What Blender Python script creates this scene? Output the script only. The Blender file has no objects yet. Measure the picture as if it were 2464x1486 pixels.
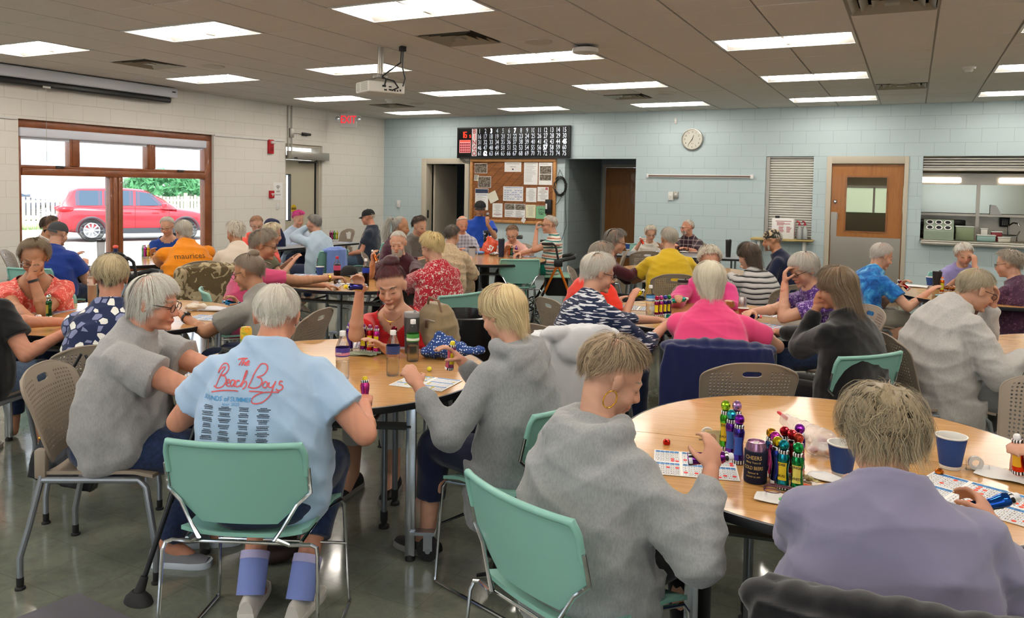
import bpy, bmesh, math, random
import numpy as np
from mathutils import Vector, Matrix, noise
from mathutils.bvhtree import BVHTree
PI = math.pi
SC = bpy.context.scene
COL = SC.collection
# ---------------------------------------------------------------- camera, world, sun, exposure
cam = bpy.data.cameras.new('camera'); camo = bpy.data.objects.new('camera', cam); COL.objects.link(camo)
cam.sensor_width = 36.0; cam.lens = 36.0 * 1890.3 / 2464; cam.shift_y = -(743 - 548) / 2464.0; cam.clip_end = 300
_yaw, _pit, _rol = -.4709, -.0516, .0174
_f = Vector((math.sin(_yaw) * math.cos(_pit), math.cos(_yaw) * math.cos(_pit), math.sin(_pit)))
_r = Vector((math.cos(_yaw), -math.sin(_yaw), 0)); _u = _r.cross(_f)
_r2 = math.cos(_rol) * _r + math.sin(_rol) * _u; _u2 = -math.sin(_rol) * _r + math.cos(_rol) * _u
_m = Matrix((_r2, _u2, -_f)).transposed().to_4x4(); _m.translation = Vector((9.903, -13.488, 1.6545))
camo.matrix_world = _m; SC.camera = camo
SC.view_settings.view_transform = 'Standard'; SC.view_settings.look = 'None'; SC.view_settings.gamma = 1.0
SC.view_settings.use_curve_mapping = False; SC.view_settings.exposure = 0.0
w = bpy.data.worlds.new('sky'); SC.world = w; w.use_nodes = True
nt = w.node_tree; bg = nt.nodes['Background']; bg.inputs[0].default_value = (.80, .90, 1.0, 1); bg.inputs[1].default_value = 3.2
sun = bpy.data.lights.new('sun', 'SUN'); sun.energy = 7.0; sun.angle = .01; sun.color = (1, .96, .9)
suno = bpy.data.objects.new('sun', sun); COL.objects.link(suno)
suno.rotation_euler = Vector((-.55, .5, -1.0)).to_track_quat('-Z', 'Y').to_euler()
cy = SC.cycles
cy.max_bounces = 4; cy.diffuse_bounces = 2; cy.glossy_bounces = 2; cy.transmission_bounces = 3; cy.transparent_max_bounces = 5
cy.caustics_reflective = False; cy.caustics_refractive = False; cy.sample_clamp_indirect = 4.0
cy.use_adaptive_sampling = True; cy.adaptive_threshold = .2; cy.use_denoising = True
try: cy.denoiser = 'OPENIMAGEDENOISE'
except Exception: pass
LAMP = 25.0          # radiance of the troffer lenses

for i, (px_, py_, pz_, rx_, rz_, sx_, sy_) in enumerate(((-.02, -6.05, 1.35, 90, -90, 3.0, 2.0), (-.02, -11.75, 1.65, 90, -90, 3.6, 1.4), (5.5, -17.18, 1.6, 90, 0, 5.0, 1.6), (11.3, -17.18, 1.6, 90, 0, 3.0, 1.6))):      # daylight portals in the window openings
    pl = bpy.data.lights.new('daylight_portal', 'AREA'); pl.shape = 'RECTANGLE'; pl.size = sx_; pl.size_y = sy_; pl.cycles.is_portal = True
    po = bpy.data.objects.new('daylight_portal', pl); COL.objects.link(po); po.location = (px_, py_, pz_)
    po.rotation_euler = (Vector((1, 0, 0)) if i < 2 else Vector((0, 1, 0))).to_track_quat('-Z', 'Z').to_euler()

# ---------------------------------------------------------------- helpers
def lin(c):
    if isinstance(c, str):
        c = c.lstrip('#'); c = [int(c[i:i+2], 16) / 255 for i in (0, 2, 4)]
        return tuple(x / 12.92 if x <= .04045 else ((x + .055) / 1.055) ** 2.4 for x in c)
    return tuple(c[:3])
MATS = {}
def mat(name, color='#808080', rough=.5, metal=0., spec=.5, trans=0., emit=None, es=1., ior=1.45, coat=0., sheen=0., bump=None, alpha=1., aniso=0., sss=0.):
    if name in MATS: return MATS[name]
    m = bpy.data.materials.new(name); m.use_nodes = True; b = m.node_tree.nodes['Principled BSDF']
    b.inputs['Base Color'].default_value = (*lin(color), 1); b.inputs['Roughness'].default_value = rough
    b.inputs['Metallic'].default_value = metal; b.inputs['Specular IOR Level'].default_value = spec
    b.inputs['Transmission Weight'].default_value = trans; b.inputs['IOR'].default_value = ior
    b.inputs['Coat Weight'].default_value = coat; b.inputs['Sheen Weight'].default_value = sheen
    if sss: b.inputs['Subsurface Weight'].default_value = sss; b.inputs['Subsurface Radius'].default_value = (1, .4, .25); b.inputs['Subsurface Scale'].default_value = .006
    if alpha < 1: b.inputs['Alpha'].default_value = alpha
    if emit: b.inputs['Emission Color'].default_value = (*lin(emit), 1); b.inputs['Emission Strength'].default_value = es
    if bump:      # (scale, strength, distance)
        N = m.node_tree.nodes; L = m.node_tree.links
        tc = N.new('ShaderNodeTexCoord'); n = N.new('ShaderNodeTexNoise'); n.inputs['Scale'].default_value = bump[0]; n.inputs['Detail'].default_value = 4
        bp = N.new('ShaderNodeBump'); bp.inputs['Strength'].default_value = bump[1]; bp.inputs['Distance'].default_value = bump[2]
        L.new(tc.outputs['Object'], n.inputs['Vector']); L.new(n.outputs['Fac'], bp.inputs['Height']); L.new(bp.outputs['Normal'], b.inputs['Normal'])
    MATS[name] = m; return m
class NT:     # small node-tree writer
    def __init__(s, m): s.m = m; s.t = m.node_tree; s.N = s.t.nodes; s.L = s.t.links; s.b = s.N['Principled BSDF']
    def n(s, typ, **k):
        x = s.N.new('ShaderNode' + typ)
        for a, v in k.items(): setattr(x, a, v)
        return x
    def l(s, a, b): s.L.new(a, b)
    def math(s, op, a, b=None):
        x = s.n('Math', operation=op)
        for i, v in enumerate((a, b)):
            if v is None: continue
            if isinstance(v, (int, float)): x.inputs[i].default_value = v
            else: s.l(v, x.inputs[i])
        return x.outputs[0]
    def ramp(s, fac, stops, const=False):
        x = s.n('ValToRGB'); e = x.color_ramp
        if const: e.interpolation = 'CONSTANT'
        while len(e.elements) > len(stops): e.elements.remove(e.elements[-1])
        while len(e.elements) < len(stops): e.elements.new(1)
        for i, (p, c) in enumerate(stops): e.elements[i].position = p; e.elements[i].color = (*lin(c), 1)
        s.l(fac, x.inputs[0]); return x.outputs[0]
    def noise(s, vec, scale, detail=3, rough=.5, dist=0.):
        x = s.n('TexNoise'); x.inputs['Scale'].default_value = scale; x.inputs['Detail'].default_value = detail; x.inputs['Roughness'].default_value = rough
        x.inputs['Distortion'].default_value = dist
        if vec is not None: s.l(vec, x.inputs['Vector'])
        return x.outputs['Fac']
    def coord(s, which='Object', scale=(1, 1, 1), rot=(0, 0, 0), loc=(0, 0, 0)):
        tc = s.n('TexCoord'); mp = s.n('Mapping'); mp.inputs['Scale'].default_value = scale; mp.inputs['Rotation'].default_value = rot; mp.inputs['Location'].default_value = loc
        s.l(tc.outputs[which], mp.inputs['Vector']); return mp.outputs['Vector']
    def mix(s, fac, a, b, blend='MIX'):
        x = s.n('Mix', data_type='RGBA', blend_type=blend)
        if isinstance(fac, (int, float)): x.inputs[0].default_value = fac
        else: s.l(fac, x.inputs[0])
        for i, v in ((6, a), (7, b)):
            if isinstance(v, str) or isinstance(v, tuple): x.inputs[i].default_value = (*lin(v), 1)
            else: s.l(v, x.inputs[i])
        return x.outputs[2]
    def color(s, c): s.l(c, s.b.inputs['Base Color'])
    def bump(s, h, strength=.3, dist=.01):
        x = s.n('Bump'); x.inputs['Strength'].default_value = strength; x.inputs['Distance'].default_value = dist
        s.l(h, x.inputs['Height']); s.l(x.outputs[0], s.b.inputs['Normal'])

class MB:     # collects shapes in arrays, builds ONE mesh object
    def __init__(s): s.v = []; s.f = []; s.m = []; s.n = 0
    def add(s, v, f, m=0, M=None):
        v = np.asarray(v, float)
        if M is not None: M = np.array(M); v = v @ M[:3, :3].T + M[:3, 3]
        s.v.append(v); o = s.n; s.f += [tuple(i + o for i in q) for q in f]; s.m += [m] * len(f); s.n += len(v); return s
    def box(s, a, b, m=0, M=None):
        x0, y0, z0 = a; x1, y1, z1 = b
        v = [(x0,y0,z0),(x1,y0,z0),(x1,y1,z0),(x0,y1,z0),(x0,y0,z1),(x1,y0,z1),(x1,y1,z1),(x0,y1,z1)]
        return s.add(v, [(0,3,2,1),(4,5,6,7),(0,1,5,4),(1,2,6,5),(2,3,7,6),(3,0,4,7)], m, M)
    def rbox(s, a, b, r=.005, m=0, M=None, seg=2):
        bm = bmesh.new(); bmesh.ops.create_cube(bm, size=1)
        for q in bm.verts: q.co = Vector([a[i] + (b[i] - a[i]) * (q.co[i] + .5) for i in range(3)])
        r = min(r, .49 * min(abs(b[i] - a[i]) for i in range(3)))
        bmesh.ops.bevel(bm, geom=list(bm.edges), offset=r, segments=seg, profile=.5, affect='EDGES')
        bm.verts.ensure_lookup_table(); s.add([q.co[:] for q in bm.verts], [tuple(x.index for x in f.verts) for f in bm.faces], m, M); bm.free(); return s
    def loft(s, rings, m=0, cap=True, close=True, M=None):
        n = len(rings[0]); v = np.concatenate([np.asarray(r, float) for r in rings]); f = []
        for i in range(len(rings) - 1):
            for j in range(n if close else n - 1):
                k = (j + 1) % n; f.append((i*n+j, i*n+k, (i+1)*n+k, (i+1)*n+j))
        if cap: f.append(tuple(range(n - 1, -1, -1))); f.append(tuple((len(rings)-1)*n + j for j in range(n)))
        return s.add(v, f, m, M)
    def cyl(s, p0, p1, r0, r1=None, m=0, n=16, cap=True, M=None):
        if r1 is None: r1 = r0
        p0 = np.array(p0, float); p1 = np.array(p1, float); return s.loft([circ3(p0, p1 - p0, r0, n), circ3(p1, p1 - p0, r1, n)], m, cap, True, M)
    def tube(s, pts, r, m=0, n=8, cap=True, M=None):
        P = [np.array(p, float) for p in pts]; rings = []
        up = None
        for i, p in enumerate(P):
            t = (P[min(i+1, len(P)-1)] - P[max(i-1, 0)]); t /= np.linalg.norm(t) + 1e-9
            if up is None: up = perp(t)
            up = up - t * (up @ t); up /= np.linalg.norm(up) + 1e-9; w_ = np.cross(t, up)
            rr = r[i] if isinstance(r, (list, tuple)) else r
            k = 1.0
            if 0 < i < len(P) - 1:
                a = P[i] - P[i-1]; b = P[i+1] - P[i]; c = (a @ b) / (np.linalg.norm(a) * np.linalg.norm(b) + 1e-9); k = 1 / max(.6, math.sqrt((1 + c) / 2))
            rings.append([p + rr * k * (math.cos(q) * up + math.sin(q) * w_) for q in np.linspace(0, 2*PI, n, endpoint=False)])
        return s.loft(rings, m, cap, True, M)
    def lathe(s, prof, c=(0, 0, 0), m=0, n=24, M=None, cap=True):
        rings = [[(c[0] + r * math.cos(q), c[1] + r * math.sin(q), c[2] + z) for q in np.linspace(0, 2*PI, n, endpoint=False)] for r, z in prof]
        return s.loft(rings, m, cap, True, M)
    def ell(s, c, r, m=0, n=16, k=10, M=None, rot=None):
        a, b = np.meshgrid(np.linspace(0, 2*PI, n, endpoint=False), np.linspace(-PI/2, PI/2, k + 1)[1:-1])
        v = np.stack([np.cos(a) * np.cos(b), np.sin(a) * np.cos(b), np.sin(b)], -1).reshape(-1, 3)
        v = np.concatenate([v, [[0, 0, -1]], [[0, 0, 1]]]) * np.array(r if hasattr(r, '__len__') else (r, r, r))
        if rot is not None: v = v @ np.array(rot)[:3, :3].T
        v = v + np.array(c); R = k - 1; f = []
        for i in range(R - 1):
            for j in range(n): q = (j + 1) % n; f.append((i*n+j, i*n+q, (i+1)*n+q, (i+1)*n+j))
        for j in range(n): q = (j + 1) % n; f.append((R*n, q, j)); f.append((R*n+1, (R-1)*n+j, (R-1)*n+q))
        return s.add(v, f, m, M)
    def cap2(s, p0, p1, r0, r1, m=0, n=14, k=4, sq=1.0, up=None, M=None):      # tapered capsule (closed); sq squashes along 'up'
        p0 = np.array(p0, float); p1 = np.array(p1, float); d = p1 - p0; L = np.linalg.norm(d) + 1e-9; t = d / L
        u = perp(t) if up is None else np.array(up, float) - t * (np.array(up, float) @ t); u = u / (np.linalg.norm(u) + 1e-9); w_ = np.cross(t, u)
        rings = []
        for i in range(1, k + 1): q = PI/2 * i / k - PI/2; rings.append((p0 + t * r0 * math.sin(q), r0 * math.cos(q)))
        rings.append((p0 * .5 + p1 * .5, (r0 + r1) / 2))
        for i in range(k): q = PI/2 * i / k; rings.append((p1 + t * r1 * math.sin(q), r1 * math.cos(q)))
        R = [[c + r * (sq * math.cos(a) * u + math.sin(a) * w_) for a in np.linspace(0, 2*PI, n, endpoint=False)] for c, r in rings]
        return s.loft(R, m, True, True, M)
    def build(s, name, mats, parent=None, smooth=35, M=None, bev=0):
        me = bpy.data.meshes.new(name); v = np.concatenate(s.v) if s.v else np.zeros((0, 3))
        me.from_pydata(v.tolist(), [], s.f)
        if not isinstance(mats, (list, tuple)): mats = [mats]
        for q in mats: me.materials.append(q)
        if len(mats) > 1: me.polygons.foreach_set('material_index', s.m)
        if smooth is not None:
            me.polygons.foreach_set('use_smooth', [True] * len(me.polygons))
            if smooth < 180: me.set_sharp_from_angle(angle=math.radians(smooth))
        me.update(); o = bpy.data.objects.new(name, me); COL.objects.link(o)
        if parent: o.parent = parent
        if M is not None: o.matrix_local = M
        return o
def perp(t):
    a = np.array((0, 0, 1.)) if abs(t[2]) < .9 * np.linalg.norm(t) else np.array((1., 0, 0))
    u = np.cross(t, a); return u / (np.linalg.norm(u) + 1e-9)
def circ3(c, t, r, n):
    t = np.array(t, float); t /= np.linalg.norm(t) + 1e-9; u = perp(t); w_ = np.cross(t, u)
    return [c + r * (math.cos(q) * u + math.sin(q) * w_) for q in np.linspace(0, 2*PI, n, endpoint=False)]
def tag(o, label, cat, group=None, kind=None):
    o['label'] = label; o['category'] = cat
    if group: o['group'] = group
    if kind: o['kind'] = kind
    return o
def thing(name, label, cat, loc=(0, 0, 0), rz=0, group=None):
    o = bpy.data.objects.new(name, None); COL.objects.link(o); o.location = loc; o.rotation_euler = (0, 0, rz); o.empty_display_size = .1
    return tag(o, label, cat, group)
def struct(name, mb, m, smooth=35):
    o = mb.build(name, m, None, smooth); o['kind'] = 'structure'; return o
def dup(root, loc=None, rz=None, label=None, group=None, rot=None, cat=None):
    def cp(o, par):
        c = o.copy(); COL.objects.link(c); c.parent = par
        for ch in kids.get(o, ()): cp(ch, c)
        return c
    kids = {}
    for o in list(root.children_recursive): kids.setdefault(o.parent, []).append(o)
    r = cp(root, None)
    if loc is not None: r.location = loc
    if rz is not None: r.rotation_euler = (0, 0, rz)
    if rot is not None: r.rotation_euler = rot
    if label: r['label'] = label
    if group: r['group'] = group
    if cat: r['category'] = cat
    return r
BK = bpy.data.scenes.new('workbench')      # an empty side scene, removed at the end, in which modifiers are applied one object at a time
def baked(o):
    BK.collection.objects.link(o); vl = BK.view_layers[0]; vl.update(); dg = vl.depsgraph; dg.update()
    me = bpy.data.meshes.new_from_object(o.evaluated_get(dg), preserve_all_data_layers=False, depsgraph=dg); BK.collection.objects.unlink(o); return me
_gl = {}
def textmesh(s, res=2, bold=0.):
    key = (s, res, bold)
    if key in _gl: return _gl[key]
    c = bpy.data.curves.new('t', 'FONT'); c.body = s; c.resolution_u = res; c.fill_mode = 'BOTH' if False else 'FRONT'; c.offset = bold
    o = bpy.data.objects.new('t', c); me = baked(o); v = np.array([q.co[:] for q in me.vertices]).reshape(-1, 3); f = [tuple(p.vertices) for p in me.polygons]
    bpy.data.objects.remove(o); bpy.data.curves.remove(c); bpy.data.meshes.remove(me)
    _gl[key] = (v, f); return v, f
def addtext(mb, s, size, M, m=0, align='c', sx=1., bold=0., res=2):     # text in local XY plane, centred on origin of M
    v, f = textmesh(s, res, bold)
    if not len(v): return
    x0, x1 = v[:, 0].min(), v[:, 0].max(); y0 = v[:, 1].min() if align == 'v' else 0
    v = v.copy(); v[:, 0] -= (x0 + x1) / 2 if align == 'c' else (x0 if align == 'l' else x1); v[:, 1] -= .35
    v = v * np.array((size * sx, size, 1)); mb.add(v, f, m, M)
def F(origin, xd, yd):     # frame matrix with x axis xd, y axis yd
    x = Vector(xd).normalized(); y = Vector(yd); z = x.cross(y).normalized(); y = z.cross(x)
    M = Matrix((x, y, z)).transposed().to_4x4(); M.translation = Vector(origin); return M
def T(x, y, z, rz=0): return Matrix.Translation((x, y, z)) @ Matrix.Rotation(rz, 4, 'Z')
# ---------------------------------------------------------------- room materials
H = 3.031; TS = .6096; GX = 8.19; GY = -.686; XR = 13.6; YB = -17.2
def cmu(name, base, dark, ax):
    m = mat(name, base, .55, spec=.3); k = NT(m)
    tc = k.n('TexCoord'); sp = k.n('SeparateXYZ'); cb = k.n('CombineXYZ'); k.l(tc.outputs['Object'], sp.inputs[0])
    k.l(sp.outputs[ax], cb.inputs[0]); k.l(sp.outputs[2], cb.inputs[1])
    br = k.n('TexBrick'); br.inputs['Scale'].default_value = 1; br.inputs['Brick Width'].default_value = .4064; br.inputs['Row Height'].default_value = .2032
    br.inputs['Mortar Size'].default_value = .0045; br.inputs['Mortar Smooth'].default_value = .6; br.offset = .5
    br.inputs['Color1'].default_value = (*lin(base), 1); br.inputs['Color2'].default_value = (*lin(base), 1); br.inputs['Mortar'].default_value = (*lin(dark), 1)
    k.l(cb.outputs[0], br.inputs['Vector']); k.color(br.outputs['Color'])
    n = k.noise(tc.outputs['Object'], 90, 4, .7); h = k.math('SUBTRACT', k.math('MULTIPLY', n, .25), br.outputs['Fac']); k.bump(h, .35, .006)
    return m
M_BLUE = cmu('blue_block_paint', '#b6c7cb', '#a3b4b8', 0)
M_CREAM = cmu('cream_block_paint', '#dfdbd3', '#cfcac0', 1)
M_CREAMX = cmu('cream_block_paint_x', '#dfdbd3', '#cfcac0', 0)
M_HALL = cmu('grey_block_paint', '#8f9a9c', '#7f898b', 1)
M_HALLX = cmu('grey_block_paint_x', '#8f9a9c', '#7f898b', 0)
M_TILE = mat('ceiling_tile', '#bdb6ab', .9, spec=.1); k = NT(M_TILE)
c_ = k.coord(); k.color(k.ramp(k.noise(c_, 260, 2, .6), [(.30, '#b5b1aa'), (.40, '#dedad3'), (1, '#e6e2dc')])); k.bump(k.noise(c_, 150, 3), .3, .002)
M_GRID = mat('ceiling_grid_metal', '#b9b4aa', .6)
M_FLOOR = mat('vinyl_floor_tile', '#6f7064', .16, spec=.55, coat=.35); k = NT(M_FLOOR); k.b.inputs['Coat Roughness'].default_value = .07
c_ = k.coord(); base = k.ramp(k.noise(c_, 9, 8, .75, .6), [(.25, '#5f6357'), (.5, '#70756a'), (.8, '#80846f')])
br = k.n('TexBrick'); br.inputs['Scale'].default_value = 1; br.inputs['Brick Width'].default_value = .3048; br.inputs['Row Height'].default_value = .3048; br.offset = 0
br.inputs['Mortar Size'].default_value = .0013; br.inputs['Mortar Smooth'].default_value = .3; k.l(c_, br.inputs['Vector'])
k.color(k.mix(k.math('MULTIPLY', br.outputs['Fac'], .55), base, '#45463e'))
k.l(k.math('ADD', k.math('MULTIPLY', k.noise(c_, 14, 6, .8), .14), .06), k.b.inputs['Roughness'])
k.bump(k.math('SUBTRACT', k.noise(c_, 5, 3), k.math('MULTIPLY', br.outputs['Fac'], .5)), .05, .01)
M_BASE = mat('dark_cove_base', '#5a5f60', .5)
M_WHITE = mat('white_paint', '#dad9d5', .5)
M_FRAMEP = mat('taupe_door_frame_paint', '#b9b1a0', .45)
def wood(name, c1, c2, scale=(1, 12, 12), rough=.35, coat=.2, s=3.):
    m = mat(name, c1, rough, coat=coat); k = NT(m); v = k.coord('Object', scale)
    f = k.noise(v, s, 6, .6, .4); k.color(k.ramp(f, [(.3, c2), (.55, c1), (.8, c2)])); return m
M_DOORW = wood('oak_door_veneer', '#a0672f', '#8d5726', (10, 10, .8), .4, .15)
M_WINW = wood('redwood_window_frame', '#8a4f2c', '#6c3a1e', (8, 1, 1), .35, .3)
M_STEEL = mat('brushed_stainless', '#a9a59b', .32, 1.0); k = NT(M_STEEL); k.l(k.math('ADD', k.math('MULTIPLY', k.noise(k.coord('Object', (2, 2, 80)), 3, 3), .3), .2), k.b.inputs['Roughness'])
M_CHROME = mat('chrome', '#c9ccd0', .1, 1.0)
M_BLACK = mat('black_plastic', '#131315', .4)
M_DARK = mat('dark_interior', '#1c1e20', .8)
M_GLASS = mat('clear_glass', '#ffffff', 0., trans=1., ior=1.01, spec=.5, alpha=.12)
M_PAPER = mat('white_paper', '#e9e8e6', .6)

# ---------------------------------------------------------------- shell
mb = MB(); mb.box((-.3, YB, -.1), (XR, 4.2, 0)); struct('floor', mb, M_FLOOR)
def wall_boxes(mb, lo, hi, z1, ops, ax, t0, t1, m=0):      # wall along ax between lo..hi with rectangular openings (a,b,za,zb)
    ops = sorted(ops); x = lo
    def bx(a, b, za, zb):
        if b - a < 1e-4 or zb - za < 1e-4: return
        if ax == 0: mb.box((a, t0, za), (b, t1, zb), m)
        else: mb.box((t0, a, za), (t1, b, zb), m)
    for a, b, za, zb in ops:
        bx(x, a, 0, z1); bx(a, b, 0, za); bx(a, b, zb, z1); x = b
    bx(x, hi, 0, z1)
BOPS = [(.95, 2.07, 0, 2.21), (4.12, 5.49, 0, 2.20), (7.72, 8.46, .90, 2.235), (8.66, 9.83, 0, 2.235), (10.02, 13.2, .94, 2.235)]
mb = MB(); wall_boxes(mb, 0, XR, H + .25, BOPS, 0, 0, .2); struct('wall_back', mb, M_BLUE, None)
LOPS = [(-7.56, -4.50, .36, 2.40), (-2.91, -1.93, 0, 2.36), (-13.6, -9.9, .9, 2.4)]
mb = MB(); wall_boxes(mb, YB, 0, H + .25, LOPS, 1, -.22, 0); struct('wall_left', mb, M_CREAM, None)
mb = MB(); mb.box((XR, YB, 0), (XR + .2, 4.2, H + .25)); struct('wall_right', mb, M_CREAM, None)
mb = MB(); wall_boxes(mb, -.22, XR + .2, H + .25, [(3.0, 8.0, .8, 2.4), (9.8, 12.8, .8, 2.4)], 0, YB - .2, YB); struct('wall_front', mb, M_CREAMX, None)
mb = MB(); mb.box((-.5, YB - .3, H + .25), (XR + .4, 4.6, H + .4)); struct('roof_slab', mb, M_DARK, None).name = 'roof_1'  # unseen roof slab over the whole room, keeps the sun out
# rooms behind the blue wall: storage room, corridor, kitchen
mb = MB(); mb.box((-.2, 3.2, 0), (3.2, 3.3, H)); mb.box((3.2, .2, 0), (3.3, 3.3, H)); mb.box((-.3, .2, 0), (-.2, 3.3, H)); mb.box((-.3, .2, 2.7), (3.3, 3.3, 2.75))
struct('wall_storage', mb, M_HALLX, None)
mb = MB(); mb.box((4.0, .2, 0), (4.12, 4.0, 2.6)); mb.box((4.12, 1.92, 0), (4.16, 2.05, 2.6)); mb.box((4.16, 1.92, 2.16), (4.93, 2.05, 2.6)); mb.box((4.93, 1.92, 0), (6.3, 2.05, 2.6)); mb.box((6.3, .2, 0), (6.4, 4.0, 2.6)); mb.box((4.12, .2, 2.3), (6.3, 1.92, 2.35))
struct('wall_corridor', mb, M_HALL, None)
M_KW = mat('kitchen_wall_paint', '#8a7f6e', .7)
mb = MB(); mb.box((7.4, 3.6, 0), (XR, 3.7, 2.9)); mb.box((7.3, .2, 0), (7.4, 3.7, 2.9)); struct('wall_kitchen', mb, M_KW, None)
mb = MB(); mb.box((7.3, .2, 2.75), (XR, 3.7, 2.9)); struct('ceiling_kitchen', mb, M_WHITE, None)
# cove base
mb = MB(); x = 0
for a, b in ((0, .95), (2.07, 4.12), (5.49, 8.66), (9.83, XR)): mb.box((a, -.008, 0), (b, 0, .1))
struct('baseboard_back', mb, M_BASE)
mb = MB()
for a, b in ((YB, -2.91), (-1.93, 0)): mb.box((0, a, 0), (.008, b, .1))
struct('baseboard_left', mb, M_BASE)
mb = MB(); mb.box((4.12, .2, 0), (4.135, 1.9, .1)); mb.box((4.93, 1.905, 0), (6.3, 1.92, .1)); struct('baseboard_corridor', mb, M_BASE)
# ledge strip beside the window on the left wall
mb = MB(); mb.box((0, -12, 2.385), (.022, -7.58, 2.41)); mb.box((0, -4.5, 2.385), (.022, -2.93, 2.41)); struct('trim_2', mb, M_WHITE)

# ---------------------------------------------------------------- ceiling: tiles, troffers, vents
fix = [(c, r) for c in (-12, -8, -4, 0, 4, 8) for r in (9, 5, 1, -3, -7, -11, -15)]
vent = [(-4, -1), (-11, -1), (-4, 7), (-11, 7), (2, -1), (2, 7), (5, -9), (-4, -9)]
occ = set()
for c, r in fix: occ |= {(c, r), (c + 1, r)}
for q in vent: occ.add(q)
mb = MB(); gm = MB(); g = .006
for c in range(-14, 10):
    for r in range(-25, 12):
        x0 = GX + c * TS; y0 = GY - (10 - r) * TS; y1 = y0 + TS
        x1 = x0 + TS
        X0, X1, Y0, Y1 = max(x0, 0), min(x1, XR), max(y0, YB), min(y1, 0)
        if X1 - X0 < .02 or Y1 - Y0 < .02 or (c, r) in occ: continue
        h = noise.noise(Vector((c * 7.3, r * 3.1, 1))) * .003
        mb.rbox((X0 + g * 1.4, Y0 + g * .6, H + h), (X1 - g * 1.4, Y1 - g * .6, H + .016), .002, seg=1)
for c in range(-14, 10):
    x = GX + c * TS
    if 0 < x < XR: gm.box((x - .012, YB, H + .013), (x + .012, 0, H + .03))
for r in range(-26, 12):
    y = GY - (9 - r) * TS
    if YB < y < 0: gm.box((0, y - .012, H + .0125), (XR, y + .012, H + .029))
struct('ceiling', mb, M_TILE, None)
struct('ceiling_grid', gm, M_GRID, None)
mb = MB(); mb.box((0, YB, H + .2), (XR, 0, H + .22)); struct('ceiling_plenum', mb, M_DARK, None)
M_LENS = mat('lit_acrylic_lens', '#ffffff', .4, emit='#fff6ea', es=LAMP)
M_TROF = mat('white_troffer_enamel', '#d9d8d3', .35)
fx = thing('ceiling_light', '', 'ceiling light', (GX, GY, H))
L2, W2 = 2 * TS, TS
mb = MB()
for a, b in (((.008, .008), (L2 - .008, .03)), ((.008, W2 - .03), (L2 - .008, W2 - .008)), ((.008, .03), (.03, W2 - .03)), ((L2 - .03, .03), (L2 - .008, W2 - .03))): mb.box((*a, -.004), (*b, .012))
mb.build('frame', M_TROF, fx, 30)
mb = MB(); a = [(.03, .03, .0), (L2 - .03, .03, .0), (L2 - .03, W2 - .03, .0), (.03, W2 - .03, .0)]; b = [(.06, .17, .075), (L2 - .06, .17, .075), (L2 - .06, W2 - .17, .075), (.06, W2 - .17, .075)]
mb.loft([a, b], 0, False); mb.add(b, [(0, 1, 2, 3)]); mb.build('reflector_pan', M_TROF, fx, 30)
mb = MB(); rings = []
for x, s in ((.075, .0), (.085, .55), (.11, .9), (.15, 1), (L2 - .15, 1), (L2 - .11, .9), (L2 - .085, .55), (L2 - .075, 0)):
    rings.append([(x, W2 / 2 + .125 * math.cos(q) * max(s, .2) ** .3, .07 - .088 * s * math.sin(q)) for q in np.linspace(0, PI, 12)])
mb.loft(rings, 0, True, False); mb.build('lens', M_LENS, fx, 60)
LBL = {9: 'first from blue wall', 5: 'second from blue wall', 1: 'third from blue wall', -3: 'fourth from blue wall', -7: 'fifth from blue wall', -11: 'sixth from blue wall', -15: 'seventh from blue wall'}
CLB = {-12: 'column beside window wall', -8: 'column beside projector', -4: 'column over access point', 0: 'column toward kitchen door', 4: 'column toward kitchen hatch', 8: 'column by right wall'}
first = True
for c, r in fix:
    lab = 'lit recessed ceiling light, %s, %s' % (CLB[c], LBL[r]); loc = (GX + c * TS, GY - (10 - r) * TS, H)
    if first: fx.location = loc; tag(fx, lab, 'ceiling light', 'recessed fluorescent ceiling lights'); first = False
    else: dup(fx, loc, 0, lab, 'recessed fluorescent ceiling lights')
M_VENT = mat('grey_vent_metal', '#a19a8a', .45, .3)
vt = thing('ceiling_vent', '', 'vent', (0, 0, H))
mb = MB(); mb.box((.01, .01, .10), (TS - .01, TS - .01, .11)); mb.build('duct_box', M_DARK, vt)
for q, (i, o, zz) in enumerate(((.235, .285, -.006), (.165, .215, .0), (.09, .135, .008))):
    mb = MB(); c = TS / 2
    mb.loft([[(c - o, c - o, zz), (c + o, c - o, zz), (c + o, c + o, zz), (c - o, c + o, zz)], [(c - i, c - i, zz + .045), (c + i, c - i, zz + .045), (c + i, c + i, zz + .045), (c - i, c + i, zz + .045)]], 0, False)
    mb.build('louver_ring', M_VENT, vt, 20)
mb = MB(); mb.box((c - .05, c - .05, .0), (c + .05, c + .05, .012)); mb.build('center_plate', M_VENT, vt)
VL = ['square louvered air vent in ceiling in front of the projector', 'square louvered air vent in ceiling above the wall mounted screen end', 'square louvered air vent near blue wall above the corridor', 'square louvered air vent near exit sign', 'large square louvered air vent at top right of view', 'small looking square air vent above the wooden kitchen door', 'square air vent overhead to the right of camera', 'square air vent overhead to the left of camera']
for i, (c, r) in enumerate(vent):
    loc = (GX + c * TS, GY - (10 - r) * TS, H)
    if i == 0: vt.location = loc; tag(vt, VL[0], 'vent', 'square ceiling air vents')
    else: dup(vt, loc, 0, VL[i], 'square ceiling air vents')
def cpos(c, r): return (GX + c * TS, GY - (9.5 - r) * TS)
M_SPK = mat('perforated_speaker_grille', '#c6bfb3', .6)
sp_ = None
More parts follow.
